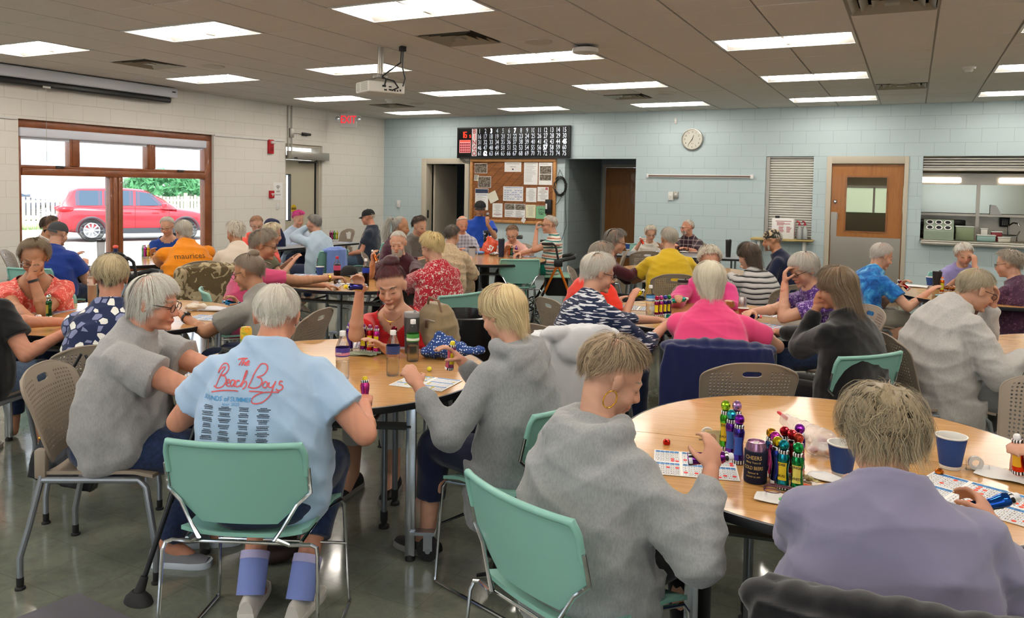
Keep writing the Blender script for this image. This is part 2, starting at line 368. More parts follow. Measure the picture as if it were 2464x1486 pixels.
for i, (c, r, lb) in enumerate(((-2.45, -.4, 'round white ceiling speaker between air vent and white access point'), (-9.45, -.4, 'round white ceiling speaker left of the projector'), (-2.4, 6.6, 'round white ceiling speaker beside the air vent above corridor'), (-9.4, 6.6, 'round white ceiling speaker near the smoke detector by the exit sign'), (2.5, 6.3, 'round white ceiling speaker behind the small vent over the kitchen door'))):
    x, y = cpos(c, r)
    if sp_ is None:
        mb = MB(); mb.lathe([(.0, -.010), (.11, -.010), (.125, -.012), (.135, -.008), (.137, .0)], n=32); sp_ = mb.build('ceiling_speaker', M_SPK); s = sp_; s.location = (x, y, H - .001)
    else: s = dup(sp_, (x, y, H - .001))
    tag(s, lb, 'speaker', 'round ceiling speakers')
M_DET = mat('white_detector_plastic', '#d8d6d0', .4)
det = None
for i, (c, r, lb) in enumerate(((-9.6, 5.6, 'small white smoke detector on ceiling near exit sign'), (3.6, 4.6, 'small white smoke detector on ceiling above kitchen hatch'))):
    x, y = cpos(c, r)
    if det is None:
        mb = MB(); mb.lathe([(.0, -.055), (.03, -.055), (.04, -.045), (.045, -.03), (.065, -.025), (.07, 0)], n=24); det = mb.build('smoke_detector', M_DET); s = det; s.location = (x, y, H)
    else: s = dup(det, (x, y, H))
    tag(s, lb, 'smoke detector', 'ceiling smoke detectors')
# ceiling access point puck
x, y = cpos(-1.9, .2)
t = thing('wireless_access_point', 'white puck shaped wireless access point hanging below ceiling in front of a light', 'access point', (x, y, H))
mb = MB(); mb.lathe([(.0, -.075), (.10, -.075), (.12, -.07), (.128, -.055), (.125, -.03), (.11, -.025), (0, -.025)], n=36); mb.build('housing', M_DET, t)
mb = MB(); mb.box((-.06, -.04, -.03), (.06, .04, 0)); mb.build('bracket', M_BLACK, t)

# ---------------------------------------------------------------- left wall: window, exterior door, fittings
def bars(mb, lst, x0=-.16, x1=-.05):
    for y0, y1, z0, z1 in lst: mb.rbox((x0, y0, z0), (x1, y1, z1), .006)
wn = bpy.data.objects.new('window_1', None); COL.objects.link(wn); wn['kind'] = 'structure'
mb = MB(); bars(mb, [(-7.56, -4.50, 2.30, 2.40), (-7.56, -4.50, .36, .47), (-7.56, -7.50, .47, 2.30), (-4.64, -4.50, .47, 2.30)]); mb.build('window_frame', M_WINW, wn)
mb = MB(); bars(mb, [(-7.5, -4.64, 1.70, 1.79)], -.17, -.03); bars(mb, [(-7.5, -4.64, 1.79, 1.83)], -.15, -.06); mb.build('transom_rail', M_WINW, wn)
for a, b in ((-6.86, -6.72), (-5.68, -5.54)): mb = MB(); bars(mb, [(a, b, 1.83, 2.30)]); bars(mb, [(a + .03, b - .03, 1.83, 2.30)], -.17, -.04); mb.build('mullion', M_WINW, wn)
mb = MB(); bars(mb, [(-6.28, -6.08, .47, 1.70)]); bars(mb, [(-6.24, -6.18, .47, 1.70), (-6.16, -6.12, .47, 1.7)], -.17, -.035); mb.build('mullion', M_WINW, wn)
for y0, y1, z0, z1 in ((-7.5, -6.86, 1.83, 2.3), (-6.72, -5.68, 1.83, 2.3), (-5.54, -4.64, 1.83, 2.3), (-7.5, -6.28, .47, 1.7), (-6.08, -4.64, .47, 1.7)):
    mb = MB(); mb.box((-.115, y0, z0), (-.11, y1, z1)); mb.build('pane', M_GLASS, wn)
M_HANDLE = mat('dark_bronze_latch', '#4a4742', .4, .6)
for y in (-7.0, -5.1):
    mb = MB(); mb.box((-.06, y - .05, 1.80), (-.04, y + .05, 1.83)); mb.tube([(-.04, y, 1.815), (-.02, y + .02, 1.82), (-.02, y + .07, 1.82)], .006); mb.build('latch', M_HANDLE, wn)
mb = MB(); mb.rbox((-.15, -7.56, .33), (.02, -4.5, .36), .004); mb.build('window_sill', M_WHITE, wn)
mb = MB(); mb.rbox((-.09, -7.53, 2.18), (-.02, -4.62, 2.30), .02, seg=3); mb.rbox((-.075, -7.50, 2.15), (-.06, -4.66, 2.19), .004)
tag(mb.build('roller_blind', mat('white_blind', '#d6dae6', .5)), 'rolled up white roller blind across the top of the window', 'blind')
wn2 = bpy.data.objects.new('window_2', None); COL.objects.link(wn2); wn2['kind'] = 'structure'
mb = MB(); bars(mb, [(-13.6, -9.9, 2.3, 2.4), (-13.6, -9.9, .9, 1.0), (-13.6, -13.5, 1.0, 2.3), (-10.0, -9.9, 1.0, 2.3), (-11.8, -11.7, 1.0, 2.3)]); mb.build('window_frame', M_WINW, wn2)
for nm_, xa_, xb_ in (('window_4', 3.0, 8.0), ('window_5', 9.8, 12.8)):      # windows behind the camera
    wn4 = bpy.data.objects.new(nm_, None); COL.objects.link(wn4); wn4['kind'] = 'structure'; mb = MB()
    for x_ in np.arange(xa_, xb_ + .01, (xb_ - xa_) / round((xb_ - xa_) / 1.25)): mb.box((max(xa_, x_ - .04), YB - .14, .8), (min(xb_, x_ + .04), YB - .06, 2.4))
    mb.box((xa_, YB - .14, .8), (xb_, YB - .06, .88)); mb.box((xa_, YB - .14, 2.32), (xb_, YB - .06, 2.4)); mb.build('window_frame', M_WINW, wn4)
# exit door
dr = bpy.data.objects.new('door_1', None); COL.objects.link(dr); dr['kind'] = 'structure'
M_EXD = mat('beige_steel_door', '#b7b09c', .45)
M_ALU = mat('brushed_aluminium', '#a6a39b', .35, .7)
mb = MB(); mb.box((-.22, -2.91, 2.31), (-.03, -1.93, 2.36)); mb.box((-.22, -2.91, 0), (-.03, -2.86, 2.31)); mb.box((-.22, -1.99, 0), (-.03, -1.93, 2.31)); mb.box((-.22, -2.86, 2.09), (-.03, -1.99, 2.16)); mb.build('door_frame', M_FRAMEP, dr)
mb = MB(); y0, y1 = -2.86, -2.03
mb.box((-.15, y0, 0.01), (-.105, -2.80, 2.08)); mb.box((-.15, -2.66, .01), (-.105, y1, 2.08)); mb.box((-.15, -2.80, .01), (-.105, -2.66, .98)); mb.box((-.15, -2.80, 1.82), (-.105, -2.66, 2.08)); mb.build('door_leaf', M_EXD, dr)
mb = MB()
for a in ((-2.80, -2.785, .98, 1.82), (-2.675, -2.66, .98, 1.82), (-2.80, -2.66, .98, .995), (-2.80, -2.66, 1.805, 1.82)): mb.box((-.155, a[0], a[2]), (-.098, a[1], a[3]))
mb.build('glazing_bead', M_BLACK, dr)
mb = MB(); mb.box((-.13, -2.785, .995), (-.125, -2.675, 1.805)); mb.build('pane', M_GLASS, dr)
mb = MB(); mb.box((-.12, -2.86, 2.165), (-.115, -1.99, 2.31)); mb.build('transom_pane', M_GLASS, dr)
mb = MB(); mb.box((-.12, -2.03, .02), (-.09, -2.0, 2.08)); mb.build('hinge_edge', M_BLACK, dr)
t = thing('door_operator', 'long aluminium automatic door operator box above the exit door', 'door operator', (0, 0, 0))
mb = MB(); mb.rbox((.003, -2.88, 2.09), (.11, -1.86, 2.23), .006); mb.build('cover', M_ALU, t)
mb = MB(); mb.tube([(.05, -2.15, 2.10), (.05, -2.15, 2.05), (-.06, -2.5, 2.04)], .012); mb.build('arm', M_BLACK, t)
mb = MB(); mb.box((.11, -2.80, 2.10), (.112, -2.72, 2.12)); mb.build('badge', M_BLACK, t)
mb = MB(); mb.lathe([(0, 0), (.055, 0)], n=24, cap=False)
y_ = mat('yellow_sticker', '#d6b320', .5)
t = thing('door_sticker', 'round yellow automatic caution sticker on the exit door', 'sticker', (-.1035, -2.58, 1.20))
mb = MB(); Mr = F((0, 0, 0), (0, 1, 0), (0, 0, 1)); v = [(0, .07 * math.cos(a), .075 * math.sin(a)) for a in np.linspace(0, 2*PI, 24, endpoint=False)]; mb.add(v, [tuple(range(24))]); mb.build('disc', y_, t)
mb = MB(); mb.box((.001, -.06, -.018), (.0015, .06, .018)); addtext(mb, 'AUTOMATIC', .018, F((.002, 0, .04), (0, 1, 0), (0, 0, 1))); addtext(mb, 'DOOR', .02, F((.002, 0, -.045), (0, 1, 0), (0, 0, 1))); mb.build('print', M_BLACK, t)
mb = MB(); addtext(mb, 'CAUTION', .026, F((.002, 0, 0), (0, 1, 0), (0, 0, 1))); mb.build('print', y_, t)
# fire strobe and pull station
M_RED = mat('fire_alarm_red', '#b01522', .4)
t = thing('fire_alarm_strobe', 'tall red fire alarm strobe on the left wall under the ledge', 'fire alarm', (0, -3.29, 2.29)); YX = (0, 1, 0); ZX = (0, 0, 1)
mb = MB(); mb.rbox((0, -.055, -.13), (.05, .055, .11), .006); mb.build('housing', M_RED, t)
mb = MB(); mb.rbox((.05, -.03, .04), (.09, .055, .085), .008); mb.build('strobe_lens', mat('strobe_lens', '#e0d8d8', .2), t)
mb = MB()
for a in range(3): mb.box((.05, -.035 + a * .028, -.09), (.052, -.02 + a * .028, -.02))
addtext(mb, 'FIRE', .03, F((.0515, 0, .015), YX, ZX)); mb.build('grille', mat('dark_red', '#6d0c14', .5), t)
t = thing('fire_pull_station', 'small red fire alarm pull station below the strobe on the left wall', 'fire alarm', (0, -3.26, 1.46))
mb = MB(); mb.rbox((0, -.05, -.065), (.04, .05, .065), .006); mb.build('housing', M_RED, t)
mb = MB(); mb.rbox((.04, -.032, .0), (.055, .032, .018), .004); mb.rbox((.04, -.009, -.03), (.055, .009, .0), .004); mb.build('pull_handle', M_WHITE, t)
t = thing('wifi_notice', 'white paper notice with black wireless symbol on the left wall', 'sign', (0.001, -3.09, 1.50))
mb = MB(); mb.box((0, -.11, -.14), (.0015, .11, .17)); mb.build('sheet', M_PAPER, t)
mb = MB()
for rr in (.02, .04, .06):
    pts = [(.003, rr * math.sin(a), .05 + rr * math.cos(a)) for a in np.linspace(-.8, .8, 8)]; mb.tube(pts, .004, n=4)
mb.ell((.003, 0, .05), (.002, .006, .006)); addtext(mb, 'WIFI', .045, F((.003, 0, .01), YX, ZX)); mb.box((.002, -.07, -.05), (.0025, .07, -.043)); mb.build('print', M_BLACK, t)
t = thing('light_switch', 'white single light switch plate by the exit door', 'switch', (0, -3.1, 1.25)); mb = MB(); mb.rbox((0, -.035, -.06), (.008, .035, .06), .003); mb.build('plate', M_WHITE, t); mb = MB(); mb.rbox((.008, -.01, -.02), (.014, .01, .02), .002); mb.build('rocker', M_PAPER, t)
M_EXRED = mat('exit_letter_red', '#ff2038', .4, emit='#ff1830', es=.9)
t = thing('exit_sign', 'white exit sign with red letters and two emergency lamp heads hanging from ceiling', 'exit sign', (.35, -1.6, 2.86), math.radians(-64) + PI / 2)
mb = MB(); mb.rbox((-.15, -.025, -.13), (.15, .03, .13), .008); mb.build('housing', M_WHITE, t)
mb = MB(); mb.rbox((-.03, -.03, .12), (.03, .03, .17), .004); mb.build('canopy', M_WHITE, t)
mb = MB(); addtext(mb, 'EXIT', .20, F((0.0, -.028, .02), (1, 0, 0), (0, 0, 1)), sx=.72, bold=.01); mb.build('exit_letters', M_EXRED, t)
for sx in (-1, 1):
    mb = MB(); mb.lathe([(.0, -.03), (.04, -.02), (.055, .015), (.06, .03)], n=20, M=F((sx * .20, -.03, .03), (1, 0, 0), (0, 0, 1))); mb.tube([(sx * .15, 0, .0), (sx * .17, 0, .02), (sx * .2, -.01, .03)], .014); a = mb.build('lamp_head', M_WHITE, t)
    mb = MB(); mb.lathe([(0, .035), (.035, .034), (.055, .026)], n=20, M=F((sx * .20, -.03, .03), (1, 0, 0), (0, 0, 1))); mb.build('lamp_lens', mat('lamp_lens_glass', '#c8ccd0', .15, .6), a)
# conduits, junction box, camera
mb = MB()
for y in (-2.86, -2.77): mb.tube([(.018, y, 2.2), (.018, y, H + .02)], .012)
mb.rbox((0, -2.83, 2.47), (.04, -2.73, 2.63), .004); mb.tube([(.015, -2.74, 2.55), (.015, -2.5, 2.55)], .006)
tag(mb.build('wall_conduit', M_ALU), 'pair of metal conduits with junction box running up to the ceiling', 'conduit')
mb = MB(); mb.rbox((.0, -2.50, 2.52), (.02, -2.36, 2.58), .004); mb.cap2((.05, -2.52, 2.55), (.05, -2.33, 2.55), .024, .024); mb.tube([(.0, -2.43, 2.55), (.05, -2.43, 2.55)], .01)
tag(mb.build('motion_sensor', M_BLACK), 'small black cylindrical motion sensor above the exit door', 'sensor')
# projection screen housing
t = thing('projection_screen', 'long white projector screen case mounted high on the left wall with black roller edge', 'projection screen', (0, 0, 0))
mb = MB(); mb.rbox((.02, -10.4, 2.88), (.20, -5.34, 3.02), .02, seg=3); mb.build('case', mat('screen_case_white', '#c9ccd4', .4), t)
mb = MB(); mb.rbox((.05, -10.3, 2.80), (.15, -5.42, 2.88), .02); mb.build('black_screen_edge', M_BLACK, t)
mb = MB(); mb.box((.10, -7.34, 2.795), (.152, -7.24, 2.82)); mb.tube([(.12, -7.28, 2.8), (.12, -7.28, 2.76)], .004); mb.tube([(.12, -7.28, 2.76), (.12, -7.28, 1.88)], .0022); mb.build('pull_cord', M_ALU, t)
mb = MB(); mb.box((.2, -5.45, 2.95), (.202, -5.39, 2.97)); mb.build('badge', M_BLACK, t)

# ---------------------------------------------------------------- blue wall: doors, hatch, shutter
t = bpy.data.objects.new('door_2', None); COL.objects.link(t); t['kind'] = 'structure'
mb = MB()
for a in (((.95, -.02, 0), (1.07, .2, 2.21)), ((1.97, -.02, 0), (2.07, .2, 2.21)), ((1.07, -.02, 2.10), (1.97, .2, 2.21))): mb.rbox(*a, .004)
mb.build('door_frame', M_FRAMEP, t)
mb = MB(); mb.box((1.09, .22, .01), (1.13, 1.1, 2.09)); mb.build('open_door_leaf', M_FRAMEP, t)
mb = MB(); mb.rbox((1.075, .02, 1.0), (1.09, .06, 1.16), .003); mb.build('strike_plate', M_BLACK, t)
t = bpy.data.objects.new('door_3', None); COL.objects.link(t); t['kind'] = 'structure'
mb = MB()
for a in (((8.66, -.02, 0), (8.735, .2, 2.235)), ((9.77, -.02, 0), (9.83, .2, 2.235)), ((8.735, -.02, 2.12), (9.77, .2, 2.235))): mb.rbox(*a, .004)
mb.build('door_frame', M_FRAMEP, t)
mb = MB()
for a in (((8.74, .03, .02), (8.95, .075, 2.11)), ((9.55, .03, .02), (9.765, .075, 2.11)), ((8.95, .03, 1.92), (9.55, .075, 2.11)), ((8.95, .03, .02), (9.55, .075, 1.045))): mb.box(*a)
mb.build('door_leaf', M_DOORW, t, None)
mb = MB()
for a in (((8.94, .02, 1.04), (8.965, .035, 1.93)), ((9.535, .02, 1.04), (9.56, .035, 1.93)), ((8.965, .02, 1.905), (9.535, .035, 1.93)), ((8.965, .02, 1.04), (9.535, .035, 1.06))): mb.box(*a)
mb.build('glazing_bead', wood('oak_bead', '#8d5a2a', '#7a4a20', (6, 6, 6)), t)
mb = MB(); mb.box((8.96, .05, 1.05), (9.54, .056, 1.91)); mb.build('pane', M_GLASS, t)
mb = MB(); mb.box((8.75, .024, .1), (9.755, .03, .965)); mb.build('kick_plate', M_STEEL, t)
mb = MB(); mb.box((8.745, .024, .965), (8.835, .03, 1.35)); mb.build('push_plate', M_STEEL, t)
mb = MB(); mb.tube([(8.845, .03, 1.33), (8.845, -.02, 1.32), (8.845, -.02, 1.24), (8.845, .03, 1.23)], .007); mb.build('pull_handle', M_CHROME, t)
mb = MB(); mb.lathe([(0, .03), (.012, .03), (.026, .015), (.028, 0)], n=20, M=F((8.80, .025, 1.52), (1, 0, 0), (0, 0, 1))); mb.build('deadbolt', M_CHROME, t)
t = bpy.data.objects.new('door_4', None); COL.objects.link(t); t['kind'] = 'structure'      # wood door at the end of the corridor
mb = MB(); mb.box((4.16, 1.90, 0), (4.21, 2.05, 2.16)); mb.box((4.87, 1.90, 0), (4.93, 2.05, 2.16)); mb.box((4.21, 1.90, 2.10), (4.87, 2.05, 2.16)); mb.build('door_frame', M_FRAMEP, t)
mb = MB(); mb.box((4.215, 1.94, .01), (4.865, 1.98, 2.095)); mb.build('door_leaf', M_DOORW, t)
# roller shutters
M_SHUT = mat('white_shutter_slat', '#cfccc5', .35, .2)
t = thing('roller_shutter', 'closed white slatted roller shutter left of the wooden kitchen door', 'shutter')
mb = MB(); z = .92
while z < 2.22: mb.loft([[(7.78, y, z + h) for y, h in ((.08, 0), (.062, .008), (.062, .030), (.08, .038))], [(8.455, y, z + h) for y, h in ((.08, 0), (.062, .008), (.062, .030), (.08, .038))]]); z += .04
mb.build('slats', M_SHUT, t, 20)
mb = MB(); mb.box((7.722, .03, .905), (7.78, .1, 2.23)); mb.build('guide_rail', M_ALU, t)
t = thing('roller_shutter', 'partly raised steel roller shutter across the top of the kitchen hatch', 'shutter')
mb = MB(); z = 2.06
while z < 2.22: mb.loft([[(10.025, y, z + h) for y, h in ((.08, 0), (.062, .008), (.062, .030), (.08, .038))], [(13.19, y, z + h) for y, h in ((.08, 0), (.062, .008), (.062, .030), (.08, .038))]]); z += .04
mb.build('slats', M_ALU, t, 20)
mb = MB(); mb.box((10.025, .05, 2.02), (13.19, .1, 2.06)); mb.build('bottom_bar', M_STEEL, t)
mb = MB(); mb.rbox((10.03, -.12, .942), (13.19, .45, .972), .006); mb.rbox((10.03, -.12, .90), (13.19, -.004, .945), .006); tag(mb.build('steel_counter', M_STEEL), 'long stainless steel serving counter in the kitchen hatch', 'counter')
# ---------------------------------------------------------------- blue wall: bingo board, bulletin board, clock, rail
XX, ZZ = (1, 0, 0), (0, 0, 1)
def WF(x, z, y=-.001): return F((x, y, z), XX, ZZ)
M_NUM = mat('board_number_white', '#c9d2dc', .5, emit='#c8d4e4', es=.28)
M_NUMLIT = mat('board_number_lit', '#ffffff', .5, emit='#e8f2ff', es=5)
M_LEDR = mat('red_led', '#ff2a10', .4, emit='#ff2410', es=3.2)
t = thing('bingo_board', 'long black electronic bingo number board above the bulletin board', 'bingo board')
mb = MB(); mb.rbox((1.84, -.09, 2.21), (4.24, 0, 2.81), .008); mb.box((1.86, -.095, 2.23), (4.22, -.09, 2.79)); mb.build('cabinet', mat('board_black', '#08090c', .18), t)
mb = MB()
for a in (((1.84, -.105, 2.79), (4.24, -.085, 2.81)), ((1.84, -.105, 2.21), (4.24, -.085, 2.23)), ((1.84, -.105, 2.21), (1.86, -.085, 2.81)), ((4.22, -.105, 2.21), (4.24, -.085, 2.81)), ((2.87, -.098, 2.23), (2.878, -.094, 2.79)), ((3.52, -.098, 2.23), (3.528, -.094, 2.79))): mb.box(*a)
mb.build('frame', M_BLACK, t)
mb = MB(); mb.box((2.17, -.0965, 2.25), (2.285, -.095, 2.78)); mb.build('letter_strip', mat('pink_white_strip', '#cfc6c8', .5), t)
mb = MB(); zr = [2.735, 2.628, 2.52, 2.413, 2.305]
for q, ch in enumerate('BNGO'): addtext(mb, ch, .125, WF(2.228, zr[[0, 2, 3, 4][q]] - .002, -.0975), bold=.012)
mb.build('letters', mat('board_letter_red', '#a31224', .5), t)
mb = MB(); addtext(mb, 'I', .125, WF(2.228, zr[1] - .002, -.0975), bold=.02); mb.build('lit_letter', mat('lit_pink', '#ff5a60', .5, emit='#ff4850', es=1.3), t)
mb = MB(); ml = MB(); lit = (3, 7, 45, 57, 62)
for r in range(5):
    for c in range(15):
        n = r * 15 + c + 1; x = 2.345 + c * (4.14 - 2.345) / 14; q = ml if n in lit else mb
        addtext(q, str(n), .125, WF(x, zr[r], -.0965 if n not in lit else -.0975), sx=.66, bold=.012 if n not in lit else .03)
mb.build('numbers', M_NUM, t); ml.build('lit_numbers', M_NUMLIT, t)
mb = MB(); ax = 1.93
def seg7(mb, ch, x, z, w_, h, M=M_LEDR):
    S = {'0': 'abcdef', '1': 'bc', '6': 'acdefg', '5': 'acdfg', '8': 'abcdefg'}[ch]; th = w_ * .2
    for s in S:
        a = {'a': (0, h - th, w_, h), 'd': (0, 0, w_, th), 'g': (0, h/2 - th/2, w_, h/2 + th/2), 'f': (0, h/2, th, h), 'e': (0, 0, th, h/2), 'b': (w_ - th, h/2, w_, h), 'c': (w_ - th, 0, w_, h/2)}[s]
        mb.box((x + a[0], -.098, z + a[1]), (x + a[2], -.0955, z + a[3]))
seg7(mb, '1', 1.93, 2.61, .055, .115); seg7(mb, '6', 2.0, 2.61, .055, .115); seg7(mb, '5', 2.115, 2.61, .03, .055); mb.build('red_digits', M_LEDR, t)
mb = MB(); mb.box((1.89, -.0975, 2.315), (2.145, -.0955, 2.565)); mb.build('pattern_panel', mat('pattern_pink', '#d48a90', .5, emit='#ff5a60', es=.35), t)
mb = MB(); mb.box((1.90, -.099, 2.53), (2.135, -.0975, 2.558)); mb.build('pattern_header', M_LEDR, t)
mb = MB()
for r in range(4):
    for c in range(5): mb.box((1.905 + c * .047, -.099, 2.33 + r * .048), (1.938 + c * .047, -.0975, 2.363 + r * .048))
mb.build('pattern_squares', mat('pattern_dark_red', '#7d1020', .5), t)
mb = MB(); mb.tube([(1.88, -.02, 2.22), (2.0, -.03, 2.14), (2.2, -.035, 2.13), (2.6, -.03, 2.16), (2.95, -.02, 2.21)], .004, n=5); mb.tube([(1.84, -.02, 2.45), (1.81, -.02, 2.38), (1.83, -.03, 2.25), (1.95, -.03, 2.13), (2.25, -.04, 2.07), (2.5, -.04, 2.10), (2.9, -.03, 2.2)], .004, n=5)
mb.build('cable', M_BLACK, t)
# bulletin board
M_PLANK = mat('cedar_plank', '#8a5526', .55); k = NT(M_PLANK); v = k.coord('Object', (1, 1, 1), (0, math.radians(45), 0)); sp = k.n('SeparateXYZ'); k.l(v, sp.inputs[0])
u_ = k.math('DIVIDE', sp.outputs[2], .135); fr = k.math('FRACT', u_); fl = k.math('FLOOR', u_)
wn_ = k.n('TexWhiteNoise', noise_dimensions='1D'); k.l(fl, wn_.inputs['W'])
gr = k.noise(k.coord('Object', (2, 2, 30), (0, math.radians(45), 0)), 1.6, 5, .6, .3)
cc = k.ramp(gr, [(.3, '#6b3d18'), (.6, '#955c2a'), (.85, '#a96b34')]); cc = k.mix(k.math('MULTIPLY', wn_.outputs[0], .45), cc, '#6d4320'); g_ = k.math('LESS_THAN', k.math('ABSOLUTE', k.math('SUBTRACT', fr, .5)), .475)
k.color(k.mix(g_, '#3a220f', cc)); k.bump(g_, .6, .004)
t = thing('bulletin_board', 'framed bulletin board of diagonal cedar planks hung below the bingo board', 'bulletin board')
mb = MB(); mb.box((2.16, -.03, 1.01), (3.93, 0, 2.19)); mb.build('plank_panel', M_PLANK, t)
mb = MB(); W_ = wood('light_oak_frame', '#b8834a', '#a3713b', (4, 4, 4))
for a in (((2.11, -.06, .96), (3.96, 0, 1.02)), ((2.11, -.06, 2.14), (3.96, 0, 2.20)), ((2.11, -.06, 1.02), (2.17, 0, 2.14)), ((3.90, -.06, 1.02), (3.96, 0, 2.14))): mb.rbox(*a, .012, seg=3)
mb.build('wooden_frame', W_, t)
INK = mat('print_grey', '#8d8d90', .6); INKB = mat('print_blue', '#7f93c4', .6); INKD = mat('print_dark', '#3b3c40', .6); INKR = mat('print_red', '#b3606a', .6)
P_PHOTO = mat('photo_print', '#777777', .3); k = NT(P_PHOTO); k.color(k.ramp(k.noise(k.coord('Object'), 26, 5, .7), [(.2, '#1f2226'), (.42, '#5f5346'), (.52, '#8f8672'), (.6, '#4d5f86'), (.72, '#c9c4ba')], True))
rr = random.Random(5)
def sheet(lb, x0, x1, z0, z1, kind='doc', rot=0, y=-.034, nm='pinned_paper', col=M_PAPER):
    cx, cz = (x0 + x1) / 2, (z0 + z1) / 2; t = thing(nm, lb, 'paper', (cx, y, cz)); t.rotation_euler = (0, rot, 0)
    wx, wz = (x1 - x0) / 2, (z1 - z0) / 2
    mb = MB(); mb.box((-wx, -.0008, -wz), (wx, .0008, wz)); mb.build('sheet', col, t)
    def lines(z_a, z_b, n, m=0, frac=(.5, .95)):
        mb = MB()
        for i in range(n):
            z = z_a + (z_b - z_a) * i / max(1, n - 1); l = wx * .86 * rr.uniform(*frac); mb.box((-wx * .86, -.0018, z - .0028), (-wx * .86 + 2 * l, -.0012, z + .0022))
        mb.build('print', m or INK, t)
    if kind == 'doc': lines(wz * .78, -wz * .7, 15, INK); lines(wz * .9, wz * .88, 1, INKD, (.9, .95))
    if kind == 'photo': mb = MB(); mb.box((-wx * .95, -.002, -wz * .93), (wx * .95, -.001, wz * .93)); mb.build('picture', P_PHOTO, t)
    if kind == 'flyer': mb = MB(); mb.box((-wx * .93, -.002, wz * .1), (wx * .93, -.001, wz * .95)); mb.build('picture', P_PHOTO, t); lines(-wz * .1, -wz * .85, 6, INKD)
    if kind == 'two': 
        mb = MB(); mb.box((-wx * .83, -.002, -wz * .02), (wx * .83, -.001, wz * .68)); mb.box((-wx * .83, -.002, -wz * .6), (wx * .83, -.001, -wz * .07)); mb.build('picture', P_PHOTO, t); lines(wz * .86, wz * .85, 1, INKD, (.7, .8))
    if kind == 'cal':
        mb = MB(); mb.box((-wx * .9, -.002, wz * .82), (wx * .9, -.001, wz * .9))
        for i in range(6): z = wz * (.68 - i * .29); mb.box((-wx * .92, -.002, z - .001), (wx * .92, -.001, z + .001))
        for i in range(8): x = wx * (-.92 + i * 1.84 / 7); mb.box((x - .001, -.002, -wz * .78), (x + .001, -.001, wz * .68))
        for r in range(5):
            for c in range(7):
                if rr.random() < .8: x = wx * (-.88 + c * 1.84 / 7); z = wz * (.60 - r * .29); mb.box((x, -.002, z - .02), (x + wx * .18, -.001, z - .01)); mb.box((x, -.002, z - .033), (x + wx * .15, -.001, z - .026))
        mb.build('print', INKB, t)
    if kind == 'ctr':
        mb = MB(); z = wz * .75
        while z > -wz * .8: l = wx * rr.uniform(.3, .8); mb.box((-l, -.002, z - .003), (l, -.001, z + .003)); z -= .022
        mb.build('print', INK, t)
    return t
sheet('photo of people at a table pinned at top left of the bulletin board', 2.21, 2.49, 1.92, 2.11, 'photo')
sheet('small cream note pinned at left edge between the two photos', 2.20, 2.30, 1.77, 1.89, 'doc', .1, col=mat('cream_paper', '#d9d2bd', .6))
sheet('group photo pinned below the small cream note', 2.29, 2.58, 1.64, 1.86, 'photo', y=-.037)
t = sheet('tall music flyer with blue heading behind the caller head', 2.23, 2.52, 1.20, 1.62, 'doc'); mb = MB(); addtext(mb, 'MUSIC IN THE PARK', .034, F((0, -.003, .085), XX, ZZ), sx=.8); mb.build('heading', INKB, t)
mb = MB(); mb.box((-.14, -.0025, .12), (.14, -.0012, .20)); mb.build('picture', mat('flyer_band', '#27344f', .5), t)
t = sheet('white landscape sign about parks and recreation programming at top of board', 2.87, 3.23, 1.95, 2.15, 'none'); mb = MB(); addtext(mb, 'Duluth Parks and Recreation', .030, F((0, -.003, .055), XX, ZZ), sx=.8); addtext(mb, 'Programming', .03, F((0, -.003, .0), XX, ZZ), sx=.8); mb.ell((0, -.002, -.05), (.02, .002, .014)); mb.build('print', INKD, t)
sheet('long printed letter pinned right of the parks sign', 3.29, 3.58, 1.71, 2.13, 'doc')
t = sheet('safety notice with two dark photos at top right of the board', 3.60, 3.88, 1.71, 2.13, 'two')
t = sheet('calendar sheet with blue grid pinned at centre of the board', 2.85, 3.28, 1.39, 1.67, 'cal'); mb = MB(); addtext(mb, 'July 2025', .022, F((-.1, -.003, .12), XX, ZZ)); mb.build('heading', INKD, t)
sheet('centred text notice right of the calendar', 3.34, 3.56, 1.38, 1.65, 'ctr')
t = sheet('form with red stamp at upper corner, right of the centred notice', 3.58, 3.81, 1.40, 1.67, 'ctr'); mb = MB(); mb.box((.05, -.0025, .08), (.10, -.0015, .125)); mb.tube([(.05 * math.cos(a), -.002, .02 + .045 * math.sin(a)) for a in np.linspace(0, PI, 10)], .0012, n=4); mb.build('stamp', INKR, t)
t = sheet('leaflet with red line at its foot, first of the bottom row', 2.62, 2.84, 1.07, 1.34, 'ctr'); mb = MB(); mb.box((-.09, -.0025, -.085), (.09, -.0015, -.077)); mb.build('red_line', INKR, t)
sheet('leaflet with dark box under a photo, second of the bottom row', 2.89, 3.11, 1.08, 1.34, 'flyer')
sheet('leaflet with blue title over a photo, third of the bottom row', 3.11, 3.33, 1.08, 1.34, 'flyer')
sheet('cream leaflet with coloured corners, fourth of the bottom row', 3.34, 3.55, 1.08, 1.33, 'ctr', col=mat('pale_cream', '#e3e0c0', .6))
t = sheet('green open game time poster, last of the bottom row', 3.56, 3.77, 1.07, 1.33, 'none', col=mat('poster_green', '#79b58a', .6)); mb = MB()
for q, s in enumerate(('OPEN', 'Game', 'TIME')): addtext(mb, s, .05, F((0, -.003, .045 - q * .042), XX, ZZ), bold=.01)
mb.build('print', INKD, t)
mb = MB()
for i in range(5): x = -.1 + i * .04; mb.add([(x, -.003, .13), (x + .04, -.003, .13), (x + .02, -.003, .10)], [(0, 1, 2)])
mb.build('bunting', INKR, t)
t = sheet('cream folded greeting card pinned at an angle left of the calendar', 2.53, 2.73, 1.36, 1.56, 'none', -.45, y=-.045, nm='greeting_card', col=mat('card_cream', '#ddd8c8', .6))
